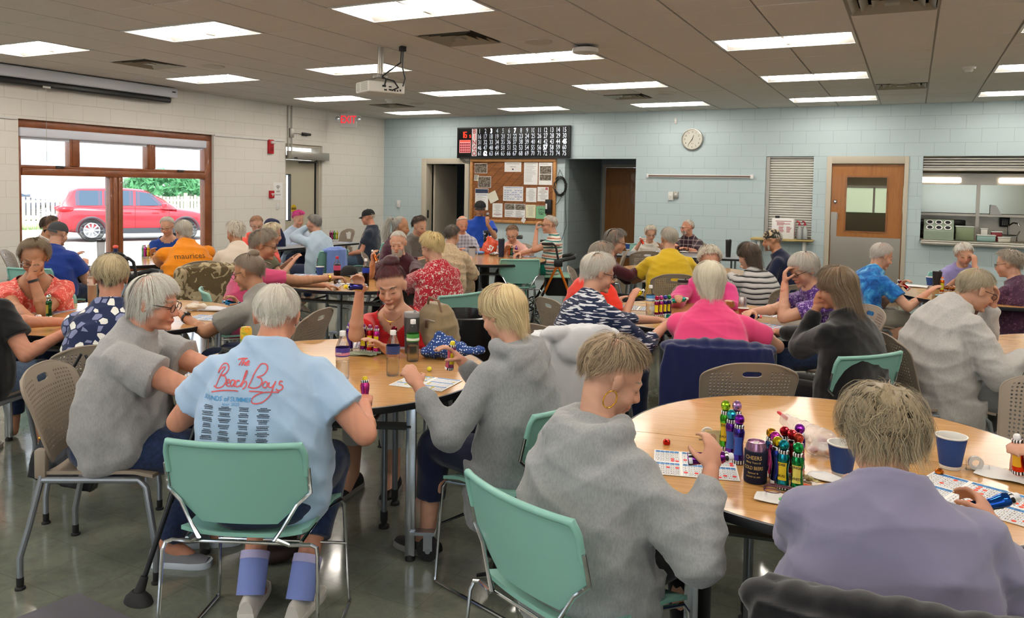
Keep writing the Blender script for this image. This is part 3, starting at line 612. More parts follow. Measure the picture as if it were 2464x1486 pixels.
t = sheet('small white card pinned at angle under the bottom row', 3.27, 3.35, .99, 1.08, 'none', .5, y=-.065, nm='small_card')
t = thing('wall_power_supply', 'black power adapter box hanging on right edge of the bulletin board', 'power supply', (3.84, -.06, 1.30))
mb = MB(); mb.rbox((-.06, -.06, -.13), (.06, 0, .14), .008); mb.build('case', M_BLACK, t); mb = MB(); mb.box((-.05, -.062, -.04), (-.015, -.06, .06)); mb.build('label_plate', M_WHITE, t)
mb = MB(); rr = random.Random(3)
for i in range(9):
    r0 = .13 + .02 * rr.uniform(-1, 1); pts = [(4.05 + .012 * rr.uniform(-1, 1) + r0 * .86 * math.cos(a), -.03 - .004 * i + .006 * math.sin(3 * a + i), 1.69 + r0 * 1.25 * math.sin(a)) for a in np.linspace(0, 2*PI, 26)]; mb.tube(pts, .007, n=6)
mb.tube([(3.97, -.03, 1.82), (4.03, -.03, 2.0), (4.1, -.03, 1.86), (4.12, -.03, 1.78)], .004, n=5); mb.tube([(4.14, -.03, 1.75), (4.16, -.03, 1.3), (4.18, -.03, .95), (4.10, -.03, .7), (3.9, -.03, .55)], .005, n=5); mb.tube([(4.08, -.03, 1.5), (4.0, -.03, 1.38), (3.9, -.06, 1.28)], .005, n=5)
tag(mb.build('coiled_cable', M_BLACK), 'coil of black cable hanging on blue wall beside the bulletin board', 'cable')
# clock
t = thing('wall_clock', 'round white wall clock with silver rim on the blue wall', 'clock', (6.49, 0, 2.53))
C_ = F((0, 0, 0), XX, ZZ)
mb = MB(); mb.lathe([(.165, 0), (.185, .0), (.188, .02), (.182, .045), (.170, .048), (.168, .03)], n=48, M=C_, cap=False); mb.build('rim', M_ALU, t)
mb = MB(); mb.lathe([(0, .028), (.17, .028), (.17, 0)], n=40, M=C_); mb.build('dial', mat('clock_dial', '#d9d7cb', .4), t)
mb = MB()
for h in range(1, 13): a = PI/2 - h * PI/6; addtext(mb, str(h), .042, F((.128 * math.cos(a), -.0295, .128 * math.sin(a)), XX, ZZ))
for q in range(60): a = q * PI/30; mb.cyl((.158 * math.cos(a), -.0285, .158 * math.sin(a)), (.158 * math.cos(a), -.0295, .158 * math.sin(a)), .0015, n=5)
mb.box((-.02, -.0295, -.075), (.02, -.029, -.071)); mb.build('numerals', M_BLACK, t)
def hand(nm, a, L, w_, y):
    mb = MB(); d = np.array((math.sin(a), 0, math.cos(a))); mb.tube([tuple(d * -.02 + (0, y, 0)), tuple(d * L + (0, y, 0))], [w_, w_ * .6], n=6); mb.build(nm, M_BLACK, t)
hand('hour_hand', math.radians(20), .075, .005, -.034); hand('minute_hand', math.radians(216), .11, .004, -.038)
mb = MB(); mb.lathe([(0, .044), (.168, .044)], n=40, M=C_, cap=False); mb.build('cover_glass', M_GLASS, t)
t = thing('wall_rail', 'long brown and white display rail on the blue wall right of clock', 'rail')
mb = MB(); mb.rbox((5.71, -.03, 1.875), (7.52, 0, 1.925), .004); mb.build('track', M_WHITE, t); mb = MB(); mb.box((5.735, -.034, 1.888), (7.48, -.03, 1.912)); mb.build('cork_strip', mat('brown_cork', '#6d5a50', .8), t)
mb = MB(); mb.rbox((7.48, -.038, 1.865), (7.53, 0, 1.935), .004); mb.rbox((5.70, -.038, 1.865), (5.73, 0, 1.935), .004); mb.build('end_cap', M_PAPER, t)
for nm, lb, x, z, w_, h, mm in (('thermostat', 'small white thermostat box on the blue wall under the rail', 6.14, 1.55, .045, .075, M_WHITE), ('wall_intercom', 'small grey volume control plate beside white thermostat', 6.23, 1.57, .04, .06, M_ALU), ('door_bell_switch', 'white paired switch on blue wall at left corner', .39, 1.27, .04, .07, M_WHITE), ('motion_sensor', 'small white motion sensor high on blue wall left of clock', 6.19, 2.85, .02, .05, M_WHITE)):
    t = thing(nm, lb, 'wall device', (x, 0, z)); mb = MB(); mb.rbox((-w_, -.03, -h), (w_, 0, h), .006); mb.build('housing', mm, t)
    mb = MB(); mb.lathe([(0, .012), (.014, .01), (.016, 0)], n=16, M=F((0, -.03, .01), XX, ZZ)); mb.build('dial', M_PAPER, t)
# shelf with soap box and spray bottles at the shutter
t = thing('serving_shelf', 'tan wooden shelf below the closed white shutter', 'shelf')
mb = MB(); mb.rbox((7.56, -.28, .865), (8.50, .03, .90), .006); mb.rbox((8.26, -.34, .88), (8.52, -.1, .90), .004); mb.build('board', mat('tan_laminate', '#b59f66', .5), t)
mb = MB(); mb.box((8.36, -.22, .55), (8.40, -.02, .865)); mb.box((7.66, -.22, .55), (7.70, -.02, .865)); mb.build('bracket', M_WHITE, t)
t = thing('soap_carton', 'white carton with red printing standing on the tan shelf', 'box', (8.05, -.14, .901))
mb = MB(); mb.rbox((-.17, -.10, 0), (.17, .10, .33), .008); mb.build('carton', M_PAPER, t)
mb = MB(); mb.box((-.11, -.101, .28), (.13, -.1005, .29))
rr = random.Random(8)
for q in range(3): mb.box((-.09, -.101, .255 - q * .018), (.0 + .12 * rr.random(), -.1005, .265 - q * .018))
for q in range(7):
    mb.box((-.06, -.101, .19 - q * .014), (.0 + .03 * rr.random(), -.1005, .198 - q * .014)); mb.box((.06, -.101, .19 - q * .014), (.11 + .03 * rr.random(), -.1005, .198 - q * .014))
mb.box((.1705, -.02, .05), (.1715, .02, .27)); mb.build('print', INKR, t)
mb = MB(); mb.cyl((-.1, .0, .33), (-.1, 0, .365), .035, n=20); mb.build('cap', M_BLACK, t)
M_SOFTPL = mat('translucent_plastic', '#cdd2d2', .3, trans=.35)
sb = thing('spray_bottle', '', 'spray bottle')
mb = MB(); mb.lathe([(0, 0), (.04, 0), (.043, .02), (.043, .14), (.03, .17), (.016, .21), (.014, .225), (0, .225)], n=20); mb.build('bottle', M_SOFTPL, sb)
mb = MB(); mb.lathe([(.018, .22), (.018, .245), (0, .245)], n=14); mb.tube([(.0, 0, .245), (-.01, 0, .275), (-.045, 0, .285)], .011); mb.build('trigger_head', mat('red_trigger', '#b3213a', .4), sb)
mb = MB(); mb.tube([(-.02, 0, .265), (-.045, 0, .235)], .005); mb.build('trigger', M_PAPER, sb)
for i, (x, y, lb) in enumerate(((8.29, -.10, 'red topped spray bottle next to the soap carton'), (8.37, -.06, 'red topped spray bottle at right end of tan shelf'))):
    if i == 0: sb.location = (x, y, .901); tag(sb, lb, 'spray bottle', 'spray bottles on the shelf')
    else: dup(sb, (x, y, .901), .5, lb)
# kitchen
M_TUBE = mat('lit_strip_lens', '#ffffff', .4, emit='#ffe9c8', es=6.0)
t = thing('kitchen_cabinet', 'stainless wall cabinets with sliding doors seen through the kitchen hatch', 'cabinet')
mb = MB(); mb.box((9.9, .98, 1.32), (13.2, 1.35, 1.36)); mb.box((9.9, 1.34, 1.36), (13.2, 1.36, 1.84)); mb.box((9.9, .98, 1.82), (13.2, 1.35, 2.0)); mb.build('carcass', M_STEEL, t)
for a in (10.80, 11.75, 12.7): mb = MB(); mb.box((a, .97, 1.1), (a + .05, 1.02, 1.84)); mb.build('post', M_STEEL, t)
for i, (a, b) in enumerate(((9.9, 10.29), (10.28, 10.80), (10.85, 11.36), (11.35, 11.75), (11.8, 12.3), (12.3, 12.7))): mb = MB(); mb.box((a, .995 + .012 * (i % 2), 1.37), (b, 1.003 + .012 * (i % 2), 1.82)); mb.build('sliding_door', mat('mirror_steel', '#9ea092', .16, 1.0), t)
sl = None
for i, x in enumerate((9.98, 11.09, 12.2)):
    lb = ('lit strip lamp over left kitchen cabinet', 'lit strip lamp over the middle kitchen cabinet', 'lit strip lamp over the far right kitchen cabinet')[i]
    if sl is None: mb = MB(); mb.rbox((0, 0, 0), (.6, .06, .085), .025, seg=3); sl = mb.build('strip_lamp', M_TUBE); s = sl; s.location = (x, .90, 1.85)
    else: s = dup(sl, (x, .90, 1.85))
    tag(s, lb, 'lamp', 'kitchen strip lamps')
mb = MB(); mb.rbox((9.9, 1.0, .2), (13.2, 1.7, .9), .006); mb.box((9.9, 1.7, .9), (13.2, 1.74, 1.3)); tag(mb.build('kitchen_sink_counter', M_STEEL), 'rear stainless kitchen counter behind the hatch', 'counter')
t = thing('cup_dispenser', 'grey green slanted dispenser with six round holes on the steel counter', 'dispenser', (10.27, .18, .973))
mb = MB(); mb.loft([[(-.2, -.16, 0), (-.2, .16, 0), (-.2, .16, .30), (-.2, .04, .30), (-.2, -.16, .13)], [(.2, -.16, 0), (.2, .16, 0), (.2, .16, .30), (.2, .04, .30), (.2, -.16, .13)]]); mb.build('housing', mat('sage_plastic', '#8c9a88', .45), t, 20)
for r in range(2):
    for c in range(3):
        p = np.array((-.12 + c * .12, -.015 - r * .09, .25 - r * .077)); mb = MB(); nrm = np.array((0, -.65, .76)); mb.cyl(p, p + nrm * .018, .048, .05, n=20); a = mb.build('cup_ring', M_PAPER, t); mb = MB(); mb.cyl(p + nrm * .016, p + nrm * .0185, .036, .036, n=20); mb.build('cup_hole', M_DARK, a)
cm = thing('coffee_maker', '', 'coffee maker')
mb = MB(); mb.rbox((-.09, -.1, 0), (.09, .12, .03), .008); mb.rbox((-.09, .04, .03), (.09, .12, .33), .01); mb.rbox((-.1, -.1, .25), (.1, .12, .35), .015); mb.build('body', M_BLACK, cm)
mb = MB(); mb.lathe([(0, .032), (.06, .032), (.07, .09), (.05, .15), (.045, .17)], (0, -.03, 0), n=20); mb.tube([(.0, -.1, .15), (0, -.14, .14), (0, -.14, .07), (0, -.1, .05)], .008); mb.build('carafe', mat('dark_glass', '#14100c', .1), cm)
for i, (x, lb) in enumerate(((10.05, 'black coffee maker behind the cup dispenser, left'), (10.55, 'black coffee maker right of the cup dispenser'))):
    if i == 0: cm.location = (x, 1.1, .905); tag(cm, lb, 'coffee maker', 'kitchen coffee makers')
    else: dup(cm, (x, 1.1, .905), .3, lb)
t = thing('faucet', 'chrome double sink faucet on the rear kitchen counter', 'faucet', (11.28, 1.3, .9))
mb = MB(); mb.tube([(-.12, 0, 0), (-.12, 0, .12), (.12, 0, .12), (.12, 0, 0)], .012); mb.tube([(0, 0, .12), (0, 0, .28), (.06, -.08, .33), (.12, -.15, .32), (.13, -.16, .28)], .012); mb.build('spout', M_CHROME, t); mb = MB(); mb.tube([(-.12, 0, .12), (-.18, 0, .2)], .01); mb.tube([(.12, 0, .12), (.16, 0, .2)], .01); mb.build('lever', M_CHROME, t)
t = thing('intercom_phone', 'black desk phone hung behind faucet in kitchen', 'phone', (11.25, 1.6, 1.15)); mb = MB(); mb.rbox((-.07, -.05, 0), (.07, 0, .2), .01); mb.build('body', M_BLACK, t); mb = MB()
for r in range(4):
    for c in range(3): mb.box((-.035 + c * .028, -.053, .03 + r * .025), (-.018 + c * .028, -.05, .045 + r * .025))
mb.build('keypad', M_WHITE, t)
for nm, lb, x0, x1, y0, y1, z, c in (('storage_tub', 'clear teal storage tub on the serving counter', 10.78, 11.02, .15, .35, .08, '#8fb0a8'), ('paper_box', 'white napkin box on top of the serving counter', 10.84, 10.93, .38, .5, .17, '#d8d6cf'), ('small_carton', 'small white carton right of teal tub on counter', 11.05, 11.20, .1, .2, .06, '#cfc9b8'), ('red_tin', 'dark red box behind the tub on the counter', 10.98, 11.12, .36, .48, .13, '#7d1a22'), ('cutlery_bin', 'olive metal bin beside coffee maker on counter', 10.50, 10.74, .15, .35, .2, '#7d8a6a')):
    t = thing(nm, lb, 'container', (0, 0, .973)); mb = MB(); mb.rbox((x0, y0, 0), (x1, y1, z), .008); mb.build('body', mat(nm + '_m', c, .4), t); mb = MB(); mb.rbox((x0 - .006, y0 - .006, z), (x1 + .006, y1 + .006, z + .014), .004); mb.build('lid', mat(nm + '_lid', '#cfd4cf', .4), t)
t = thing('notice_stand', 'white folded menu card standing on the steel shelf in kitchen', 'paper', (11.05, .93, 1.36)); mb = MB(); mb.loft([[(-.06, 0, 0), (.1, 0, 0), (.02, 0, .14), (-.06, 0, .15)], [(-.06, .003, 0), (.1, .003, 0), (.02, .003, .14), (-.06, .003, .15)]]); mb.build('card', M_PAPER, t, 20)
t = thing('kitchen_window_view', 'bright window in the kitchen seen through the door glass', 'window', (9.1, 3.55, 1.28)); t['kind'] = 'structure'; t.name = 'window_3'
del t['label'], t['category']
mb = MB(); mb.box((-.5, 0, 0), (1.2, .02, .5)); mb.build('pane', mat('window_daylight', '#ffffff', .3, emit='#b9cfa8', es=.75), t)
mb = MB(); mb.box((-.5, -.03, .48), (1.2, 0, .53)); mb.box((.1, -.03, 0), (.14, 0, .5)); mb.build('window_frame', M_WHITE, t)
mb = MB(); mb.rbox((8.6, 1.9, 2.69), (9.8, 2.2, 2.75), .01); tag(mb.build('kitchen_fill_panel', mat('kitchen_fill_glow', '#ffffff', .4, emit='#ffedd0', es=9)), 'added glowing fill panel inside kitchen behind the wooden door', 'lamp')  # glowing panel added to brighten the kitchen behind the door glass
# storage room contents
t = thing('loudspeaker', 'tall black loudspeaker in the dark storage room doorway', 'loudspeaker', (2.15, 2.2, 0)); mb = MB(); mb.rbox((-.25, -.25, 0), (.25, .25, 1.85), .02); mb.build('cabinet', M_BLACK, t); mb = MB()
for z in (1.0, 1.45): mb.lathe([(0, 0), (.12, .0), (.13, .012), (.14, .0)], n=24, M=F((0, -.25, z), XX, ZZ))
mb.build('cone', mat('speaker_cone', '#26282b', .5), t)
t = thing('stereo_speaker', 'black portable stereo with silver cone on cabinet in the storage room', 'stereo', (1.75, 1.5, .82)); mb = MB(); mb.rbox((-.3, -.15, 0), (.3, .15, .3), .05, seg=3); mb.build('case', M_BLACK, t)
for x in (-.15, .15): mb = MB(); mb.lathe([(0, .02), (.04, .025), (.09, .0), (.10, .012), (.105, 0)], n=24, M=F((x, -.15, .15), XX, ZZ)); mb.build('cone', mat('silver_cone', '#7c8288', .3, .6), t)
t = thing('storage_cabinet', 'low beige cabinet under the stereo in the storage room', 'cabinet', (1.75, 1.5, 0)); mb = MB(); mb.rbox((-.5, -.22, 0), (.5, .22, .82), .01); mb.build('body', M_FRAMEP, t); mb = MB(); mb.box((-.48, -.235, .05), (-.01, -.22, .78)); mb.build('door', M_FRAMEP, t); mb = MB(); mb.box((.01, -.235, .05), (.48, -.22, .78)); mb.build('door', M_FRAMEP, t)
# projector
t = thing('projector', 'white projector hanging from a ceiling pole with black cables', 'projector', (5.1, -7.02, 2.62), math.radians(62))
M_PJ = mat('projector_white', '#d2d0c8', .4)
mb = MB(); mb.rbox((-.20, -.15, -.055), (.20, .15, .055), .015, seg=3); mb.build('case', M_PJ, t)
mb = MB(); 
for q in range(9): z = -.038 + q * .0095; mb.box((-.202, -.13, z), (-.2, .02, z + .004)); mb.box((-.13, .15, z), (.1, .152, z + .004)); mb.box((-.202, .05, z), (-.2, .12, z + .004))
mb.build('vent_slots', mat('slot_grey', '#8f8f8a', .5), t)
mb = MB()
for q, (a, b, c, d) in enumerate(((-.05, -.01, -.0, .02), (.02, .05, -.03, -.015), (.02, .05, .0, .012), (.08, .095, -.035, -.02), (.11, .125, -.035, -.02), (.14, .155, -.03, -.01), (-.03, .0, -.035, -.02))): mb.box((a, -.153, c), (b, -.15, d))
mb.build('ports', M_BLACK, t)
mb = MB(); mb.cyl((0, 0, .13), (0, 0, .42), .03, n=20); mb.rbox((-.06, -.05, .10), (.06, .05, .14), .005); mb.tube([(-.15, .1, .06), (-.05, .0, .10)], .008); mb.tube([(.15, -.1, .06), (.05, .0, .10)], .008); mb.tube([(-.15, -.1, .06), (-.05, .0, .10)], .008); mb.tube([(.15, .1, .06), (.05, .0, .10)], .008); mb.build('pole_mount', M_ALU, t)
mb = MB(); mb.lathe([(0, .03), (.04, .03), (.045, 0)], n=20, M=F((.08, .15, 0), (-1, 0, 0), (0, 0, 1))); mb.build('lens', M_BLACK, t)
for pts in ([(.14, -.18, .40), (.13, -.19, .25), (.05, -.15, .18), (0, -.05, .12)], [(.16, -.18, .40), (.15, -.19, .2), (.19, -.17, .1), (.17, -.16, .02)], [(0, -.05, .1), (.05, -.2, .06), (.1, -.2, 0), (.05, -.155, -.03)], [(0, -.04, .12), (-.02, -.17, .07), (-.03, -.16, .01)]): mb = MB(); mb.tube(pts, .007, n=6); mb.build('cable', M_BLACK, t)
mb = MB(); mb.rbox((.12, -.21, .36), (.18, -.16, .41), .005); mb.build('plug', M_BLACK, t)

# ---------------------------------------------------------------- outside the window
G0 = -.25
M_ASPH = mat('sunlit_asphalt', '#a8a49c', .9); k = NT(M_ASPH); k.color(k.ramp(k.noise(k.coord(), 3, 5), [(.3, '#98948c'), (.7, '#b5b1a8')]))
mb = MB(); mb.box((-120, -60, G0 - .2), (-.22, 80, G0)); struct('ground', mb, M_ASPH)
M_GRASSG = mat('grass_green', '#7fa050', .9)
gb = MB(); rr = random.Random(2)
for i in range(2600):
    a = rr.random(); x = -19.6 + rr.uniform(-.3, .3) - .0; y = rr.uniform(-8, 16); x = -19.5 + rr.uniform(-.35, .35); h = rr.uniform(.08, .3); d = rr.uniform(-.06, .06)
    gb.add([(x - .012, y, G0), (x + .012, y, G0), (x + d, y + d, G0 + h)], [(0, 1, 2)])
tag(gb.build('grass_strip', M_GRASSG, None, None), 'strip of green grass along the foot of picket fence outside', 'grass', kind='stuff')
M_FENCE = mat('weathered_fence_wood', '#b7ada0', .8)
t = thing('picket_fence', 'grey weathered wooden picket fence outside window behind red car', 'fence', (-20, 0, G0))
mb = MB(); rr = random.Random(4); y = -9
while y < 16: h = 1.25 + rr.uniform(-.04, .04); mb.box((-.01, y, .03), (.01, y + .13, h)); y += .19
mb.build('pickets', M_FENCE, t, None)
for z in (.35, 1.0): mb = MB(); mb.box((-.05, -9, z), (-.01, 16, z + .09)); mb.build('rail', M_FENCE, t, None)
for y in range(-9, 17, 3): mb = MB(); mb.box((-.14, y, 0), (-.02, y + .12, 1.38)); mb.build('post', M_FENCE, t, None)
t = thing('warehouse_building', 'long pale building with grey band seen through upper window panes', 'building', (-46, 0, G0))
mb = MB(); mb.box((-10, -40, 0), (0, 60, 5.2)); mb.build('wall', mat('pale_siding', '#d8d8d6', .7), t); mb = MB(); mb.box((0, -40, 2.6), (.1, 60, 3.9)); mb.build('band', mat('grey_band', '#9aa4b0', .6), t)
for y in range(-30, 60, 8): mb = MB(); mb.box((.0, y, 0), (.14, y + .25, 5)); mb.build('pilaster', mat('pale_siding', '#d8d8d6'), t)
M_LEAF = mat('bush_leaf', '#4f8a5a', .8)
mb = MB(); rr = random.Random(11)
for i in range(2500):
    a, b = rr.uniform(0, 2*PI), math.acos(rr.uniform(-1, 1)); r = rr.uniform(.7, 1); c = np.array((1.6 * r * math.sin(b) * math.cos(a), 2.6 * r * math.sin(b) * math.sin(a), 1.3 + 1.2 * r * math.cos(b))); u1 = np.array([rr.gauss(0, .1) for _ in range(3)]); u2 = np.array([rr.gauss(0, .1) for _ in range(3)])
    mb.add([c - u1, c + u2, c + u1, c - u2], [(0, 1, 2, 3)])
t = mb.build('leafy_bush', M_LEAF, None, None); t.location = (-27, 16.5, G0); tag(t, 'green leafy bush behind fence seen in right window pane', 'bush')
def car(nm, lb, loc, rz, paint, suv=True, scale=1.0):
    t = thing(nm, lb, 'car', loc, rz); P = mat(nm + '_paint', paint, .25, coat=.8, spec=.6); GL = mat('car_glass', '#3a4f63', .06, spec=.8); TR = mat('tyre_rubber', '#1a1a1a', .8); CL = mat('grey_cladding', '#3d4148', .6); HB = mat('hubcap_silver', '#c9ccd2', .3, .8)
    W = .92; Hh = 1.68 if suv else 1.42
    # body side profile x (rear -> front) with top & bottom heights and half width
    prof = [(-2.26, .42, .62, .60), (-2.24, .40, 1.00, .78), (-2.12, .30, 1.10, .86), (-1.7, .26, 1.16, .91), (-1.0, .24, 1.12, .92), (0, .24, 1.08, .92), (.8, .25, 1.06, .92), (1.2, .26, 1.04, .91), (1.6, .28, .98, .89), (2.0, .30, .88, .84), (2.2, .34, .72, .74), (2.27, .42, .60, .60)]
    mb = MB(); R = []
    for x, zb, zt, w_ in prof:
        ring = []
        for q in np.linspace(0, 2*PI, 28, endpoint=False):
            c, s = math.cos(q), math.sin(q); e = .42; ring.append((x, w_ * math.copysign(abs(c) ** e, c), (zb + zt) / 2 + (zt - zb) / 2 * math.copysign(abs(s) ** e, s)))
        R.append(ring)
    mb.loft(R); mb.build('body', P, t, 60)
    top = Hh; gh = [(-2.15, 1.05, 1.08, .80), (-1.95, 1.05, top - .12, .72), (-1.7, 1.05, top - .02, .68), (-.6, 1.03, top, .68), (.1, 1.02, top - .05, .68), (.75, 1.0, 1.28, .74), (1.1, 1.0, 1.04, .80)] if suv else [(-1.9, .9, .98, .74), (-1.2, .92, top - .08, .66), (-.4, .92, top, .64), (.2, .92, top - .06, .64), (.9, .92, .98, .72)]
    mb = MB(); R = []
    for x, zb, zt, w_ in gh:
        wb = w_ + .12; R.append([(x, -wb, zb), (x, -w_, zt - .05), (x, -w_ + .08, zt), (x, w_ - .08, zt), (x, w_, zt - .05), (x, wb, zb)])
    mb.loft(R); mb.build('greenhouse', P, t, 40)
    mb = MB()
    def pane(pts, s): mb.add([(x, s * (y + .012), z) for x, y, z in pts], [tuple(range(len(pts)))])
    def wy(z, zt): f = (z - 1.04) / max(.05, zt - .05 - 1.04); return .80 - .12 * f + .0 if suv else .78 - .12 * f
    zt = top - .1
    for s in (-1, 1):
        for poly in ((((-1.85, 1.12), (-1.05, 1.12), (-1.05, zt), (-1.75, zt))), ((-.98, 1.12), (-.18, 1.12), (-.18, zt + .01), (-.98, zt + .01)), ((-.1, 1.12), (.72, 1.12), (.35, zt - .08), (-.1, zt))):
            pane([(x, wy(z, top), z) for x, z in poly], s)
    mb.add([(-2.12 - .02, -.66, 1.12), (-2.12 - .02, .66, 1.12), (-1.96, .6, top - .14), (-1.96, -.6, top - .14)], [(0, 1, 2, 3)]); mb.add([(.84, -.68, 1.25), (.84, .68, 1.25), (.16, .6, top - .06), (.16, -.6, top - .06)], [(0, 1, 2, 3)])
    mb.build('windows', GL, t, None)
    mb = MB(); mb.rbox((-2.30, -.86, .28), (-2.0, .86, .5), .05); mb.rbox((2.0, -.84, .28), (2.3, .84, .46), .05); mb.box((-1.3, -.935, .25), (1.3, -.90, .42)); mb.box((-1.3, .90, .25), (1.3, .935, .42)); mb.build('lower_cladding', CL, t)
    for x in (-1.35, 1.35):
        for s in (-1, 1):
            mb = MB(); mb.tube([(x + .40 * math.cos(a), s * .93, .36 + .40 * math.sin(a)) for a in np.linspace(-.1, PI + .1, 16)], .04, n=6); mb.build('wheel_arch', CL, t)
            mb = MB(); mb.lathe([(.22, -.1), (.33, -.1), (.36, -.07), (.36, .07), (.33, .1), (.22, .1)], n=32, M=F((x, s * .84, .36), (1, 0, 0), (0, 0, 1)), cap=False); w_ = mb.build('wheel', TR, t)
            mb = MB(); y = s * .93; mb.lathe([(0, 0), (.06, 0), (.06, .01)], n=16, M=F((x, y, .36), (s, 0, 0), (0, 0, 1)))
            for q in range(9): a = q * 2*PI/9; mb.tube([(x + .05 * math.cos(a), y, .36 + .05 * math.sin(a)), (x + .22 * math.cos(a), y, .36 + .22 * math.sin(a))], [.022, .032], n=6)
            mb.tube([(x + .22 * math.cos(a), y, .36 + .22 * math.sin(a)) for a in np.linspace(0, 2*PI, 24)], .016, n=6); mb.cyl((x, s * .78, .36), (x, s * .88, .36), .22, n=24); mb.build('hubcap', HB, w_)
    LR = mat('tail_lamp_red', '#c8202c', .2); LW = mat('head_lamp', '#d8dce0', .1)
    for s in (-1, 1):
        mb = MB(); mb.rbox((-2.24, s * .62 - .2, .92), (-1.85, s * .62 + .24 if s > 0 else s * .62 + .2, 1.06), .04) if 0 else mb.ell((-2.05, s * .80, 1.0), (.26, .14, .09)); mb.build('tail_lamp', LR, t)
        mb = MB(); mb.ell((2.02, s * .66, .78), (.22, .16, .08)); mb.build('head_lamp', LW, t)
        mb = MB(); mb.rbox((.62, s * 1.0 - .09, 1.06), (.78, s * 1.0 + .09, 1.2), .03); mb.build('wing_mirror', P, t)
        mb = MB(); mb.rbox((-.45, s * .935 - .01, .88), (-.25, s * .935 + .01, .92), .008); mb.rbox((.35, s * .935 - .01, .88), (.55, s * .935 + .01, .92), .008); mb.build('door_handle', P, t)
    mb = MB(); mb.box((-2.285, -.26, .66), (-2.26, .26, .80)); mb.build('licence_plate', mat('plate_blue', '#6fa6cf', .4), t)
    mb = MB(); mb.box((-.14, -.928, .3), (-.13, -.918, 1.1)); mb.box((.85, -.925, .3), (.86, -.915, 1.06)); mb.box((-.14, .918, .3), (-.13, .928, 1.1)); mb.box((.85, .915, .3), (.86, .925, 1.06)); mb.build('door_seam', TR, t)
    return t
car('red_suv', 'red compact sport utility car parked outside the left window', (-12.6, 3.75, G0), math.radians(143.5 - 85), '#c0202e')
car('dark_car', 'dark blue parked sedan seen at left edge of the window', (-27.0, 8.2, G0), math.radians(58), '#20304c', False)
car('white_car', 'white car parked behind the fence right of red car', (-19.5 - 2.6, 10.3, G0), math.radians(60), '#dfe2e6', False)
# ---------------------------------------------------------------- tables
M_LAM = mat('oak_laminate_top', '#c0935a', .22, coat=.35); k = NT(M_LAM); k.b.inputs['Coat Roughness'].default_value = .12
k.color(k.ramp(k.noise(k.coord('Object', (1.2, 16, 1)), 5, 6, .65, .5), [(.28, '#b07f46'), (.5, '#c59459'), (.75, '#d3a467')]))
M_GREYT = mat('grey_laminate_top', '#8b8d90', .3, coat=.2)
M_EDGE = mat('black_edge_band', '#15161a', .35)
M_LEG = mat('steel_table_leg', '#7e848a', .3, .8)
M_LEGC = mat('bright_leg', '#a9b0b8', .22, .9)
M_RUB = mat('rubber', '#1b1b1c', .7)
RT = .76
def half_disc(mb, s, z0, z1, r, gap=.002, m=0):
    pts = [(r * math.cos(a), r * math.sin(a)) for a in np.linspace(0, PI, 49)]
    pts = [(x, max(y, gap)) for x, y in pts]; pts = [(x * s, y * s) for x, y in pts]
    mb.loft([[(x, y, z0) for x, y in pts], [(x, y, z1) for x, y in pts]], m)
tb = thing('round_table', '', 'table')
for s in (1, -1):
    mb = MB(); half_disc(mb, s, .712, .74, RT - .006); a = mb.build('tabletop', M_LAM, tb, 30)
mb = MB(); mb.lathe([(RT - .008, .708), (RT, .712), (RT + .002, .726), (RT, .739), (RT - .008, .7405), (RT - .012, .7395), (RT - .014, .71)], n=96, cap=False); mb.build('edge_band', M_EDGE, tb, 40)
mb = MB(); mb.box((-.6, -.014, .704), (.6, .014, .711)); mb.box((-.30, -.45, .68), (-.26, .45, .712)); mb.box((.26, -.45, .68), (.30, .45, .712)); mb.build('under_rail', M_EDGE, tb)
for s in (-1, 1):
    mb = MB(); y = s * .46
    mb.tube([(-.46, y, .60), (.46, y, .60)], .018, n=4); mb.build('crossbar', M_LEG, tb)
    for x in (-.46, .46):
        mb = MB(); mb.rbox((x - .022, y - .012, .02), (x + .022, y + .012, .708), .004); mb.build('leg', M_LEGC, tb)
        mb = MB(); mb.lathe([(0, 0), (.022, 0), (.022, .012), (.01, .03), (0, .03)], (x, y, 0), n=16); mb.build('foot_glide', M_RUB, tb)
    for x in (-.28, .28):
        mb = MB(); mb.cyl((x, s * .14, .06), (x, s * .14, .70), .014, n=14); mb.cyl((x, s * .14, .6), (x, y, .60), .01, n=10); mb.build('inner_leg', M_LEG, tb)
        mb = MB(); mb.lathe([(0, 0), (.026, 0), (.026, .012), (.012, .02), (.018, .04), (.018, .08), (0, .08)], (x, s * .14, 0), n=16); mb.build('foot_glide', M_RUB, tb)
    mb = MB(); x = -.46 * s; mb.cyl((x - .08 * s, y - .012, .05), (x - .08 * s, y + .014, .05), .05, n=26); w_ = mb.build('caster_wheel', M_RUB, tb)
    mb = MB(); mb.box((x - .10 * s, y - .02, .05), (x - .06 * s, y - .014, .13)); mb.box((x - .10 * s, y + .016, .05), (x - .06 * s, y + .022, .13)); mb.box((x - .11 * s, y - .022, .12), (x, y + .022, .135)); mb.cyl((x - .08 * s, y - .022, .05), (x - .08 * s, y + .024, .05), .012, n=12); mb.build('caster_fork', M_LEGC, w_)
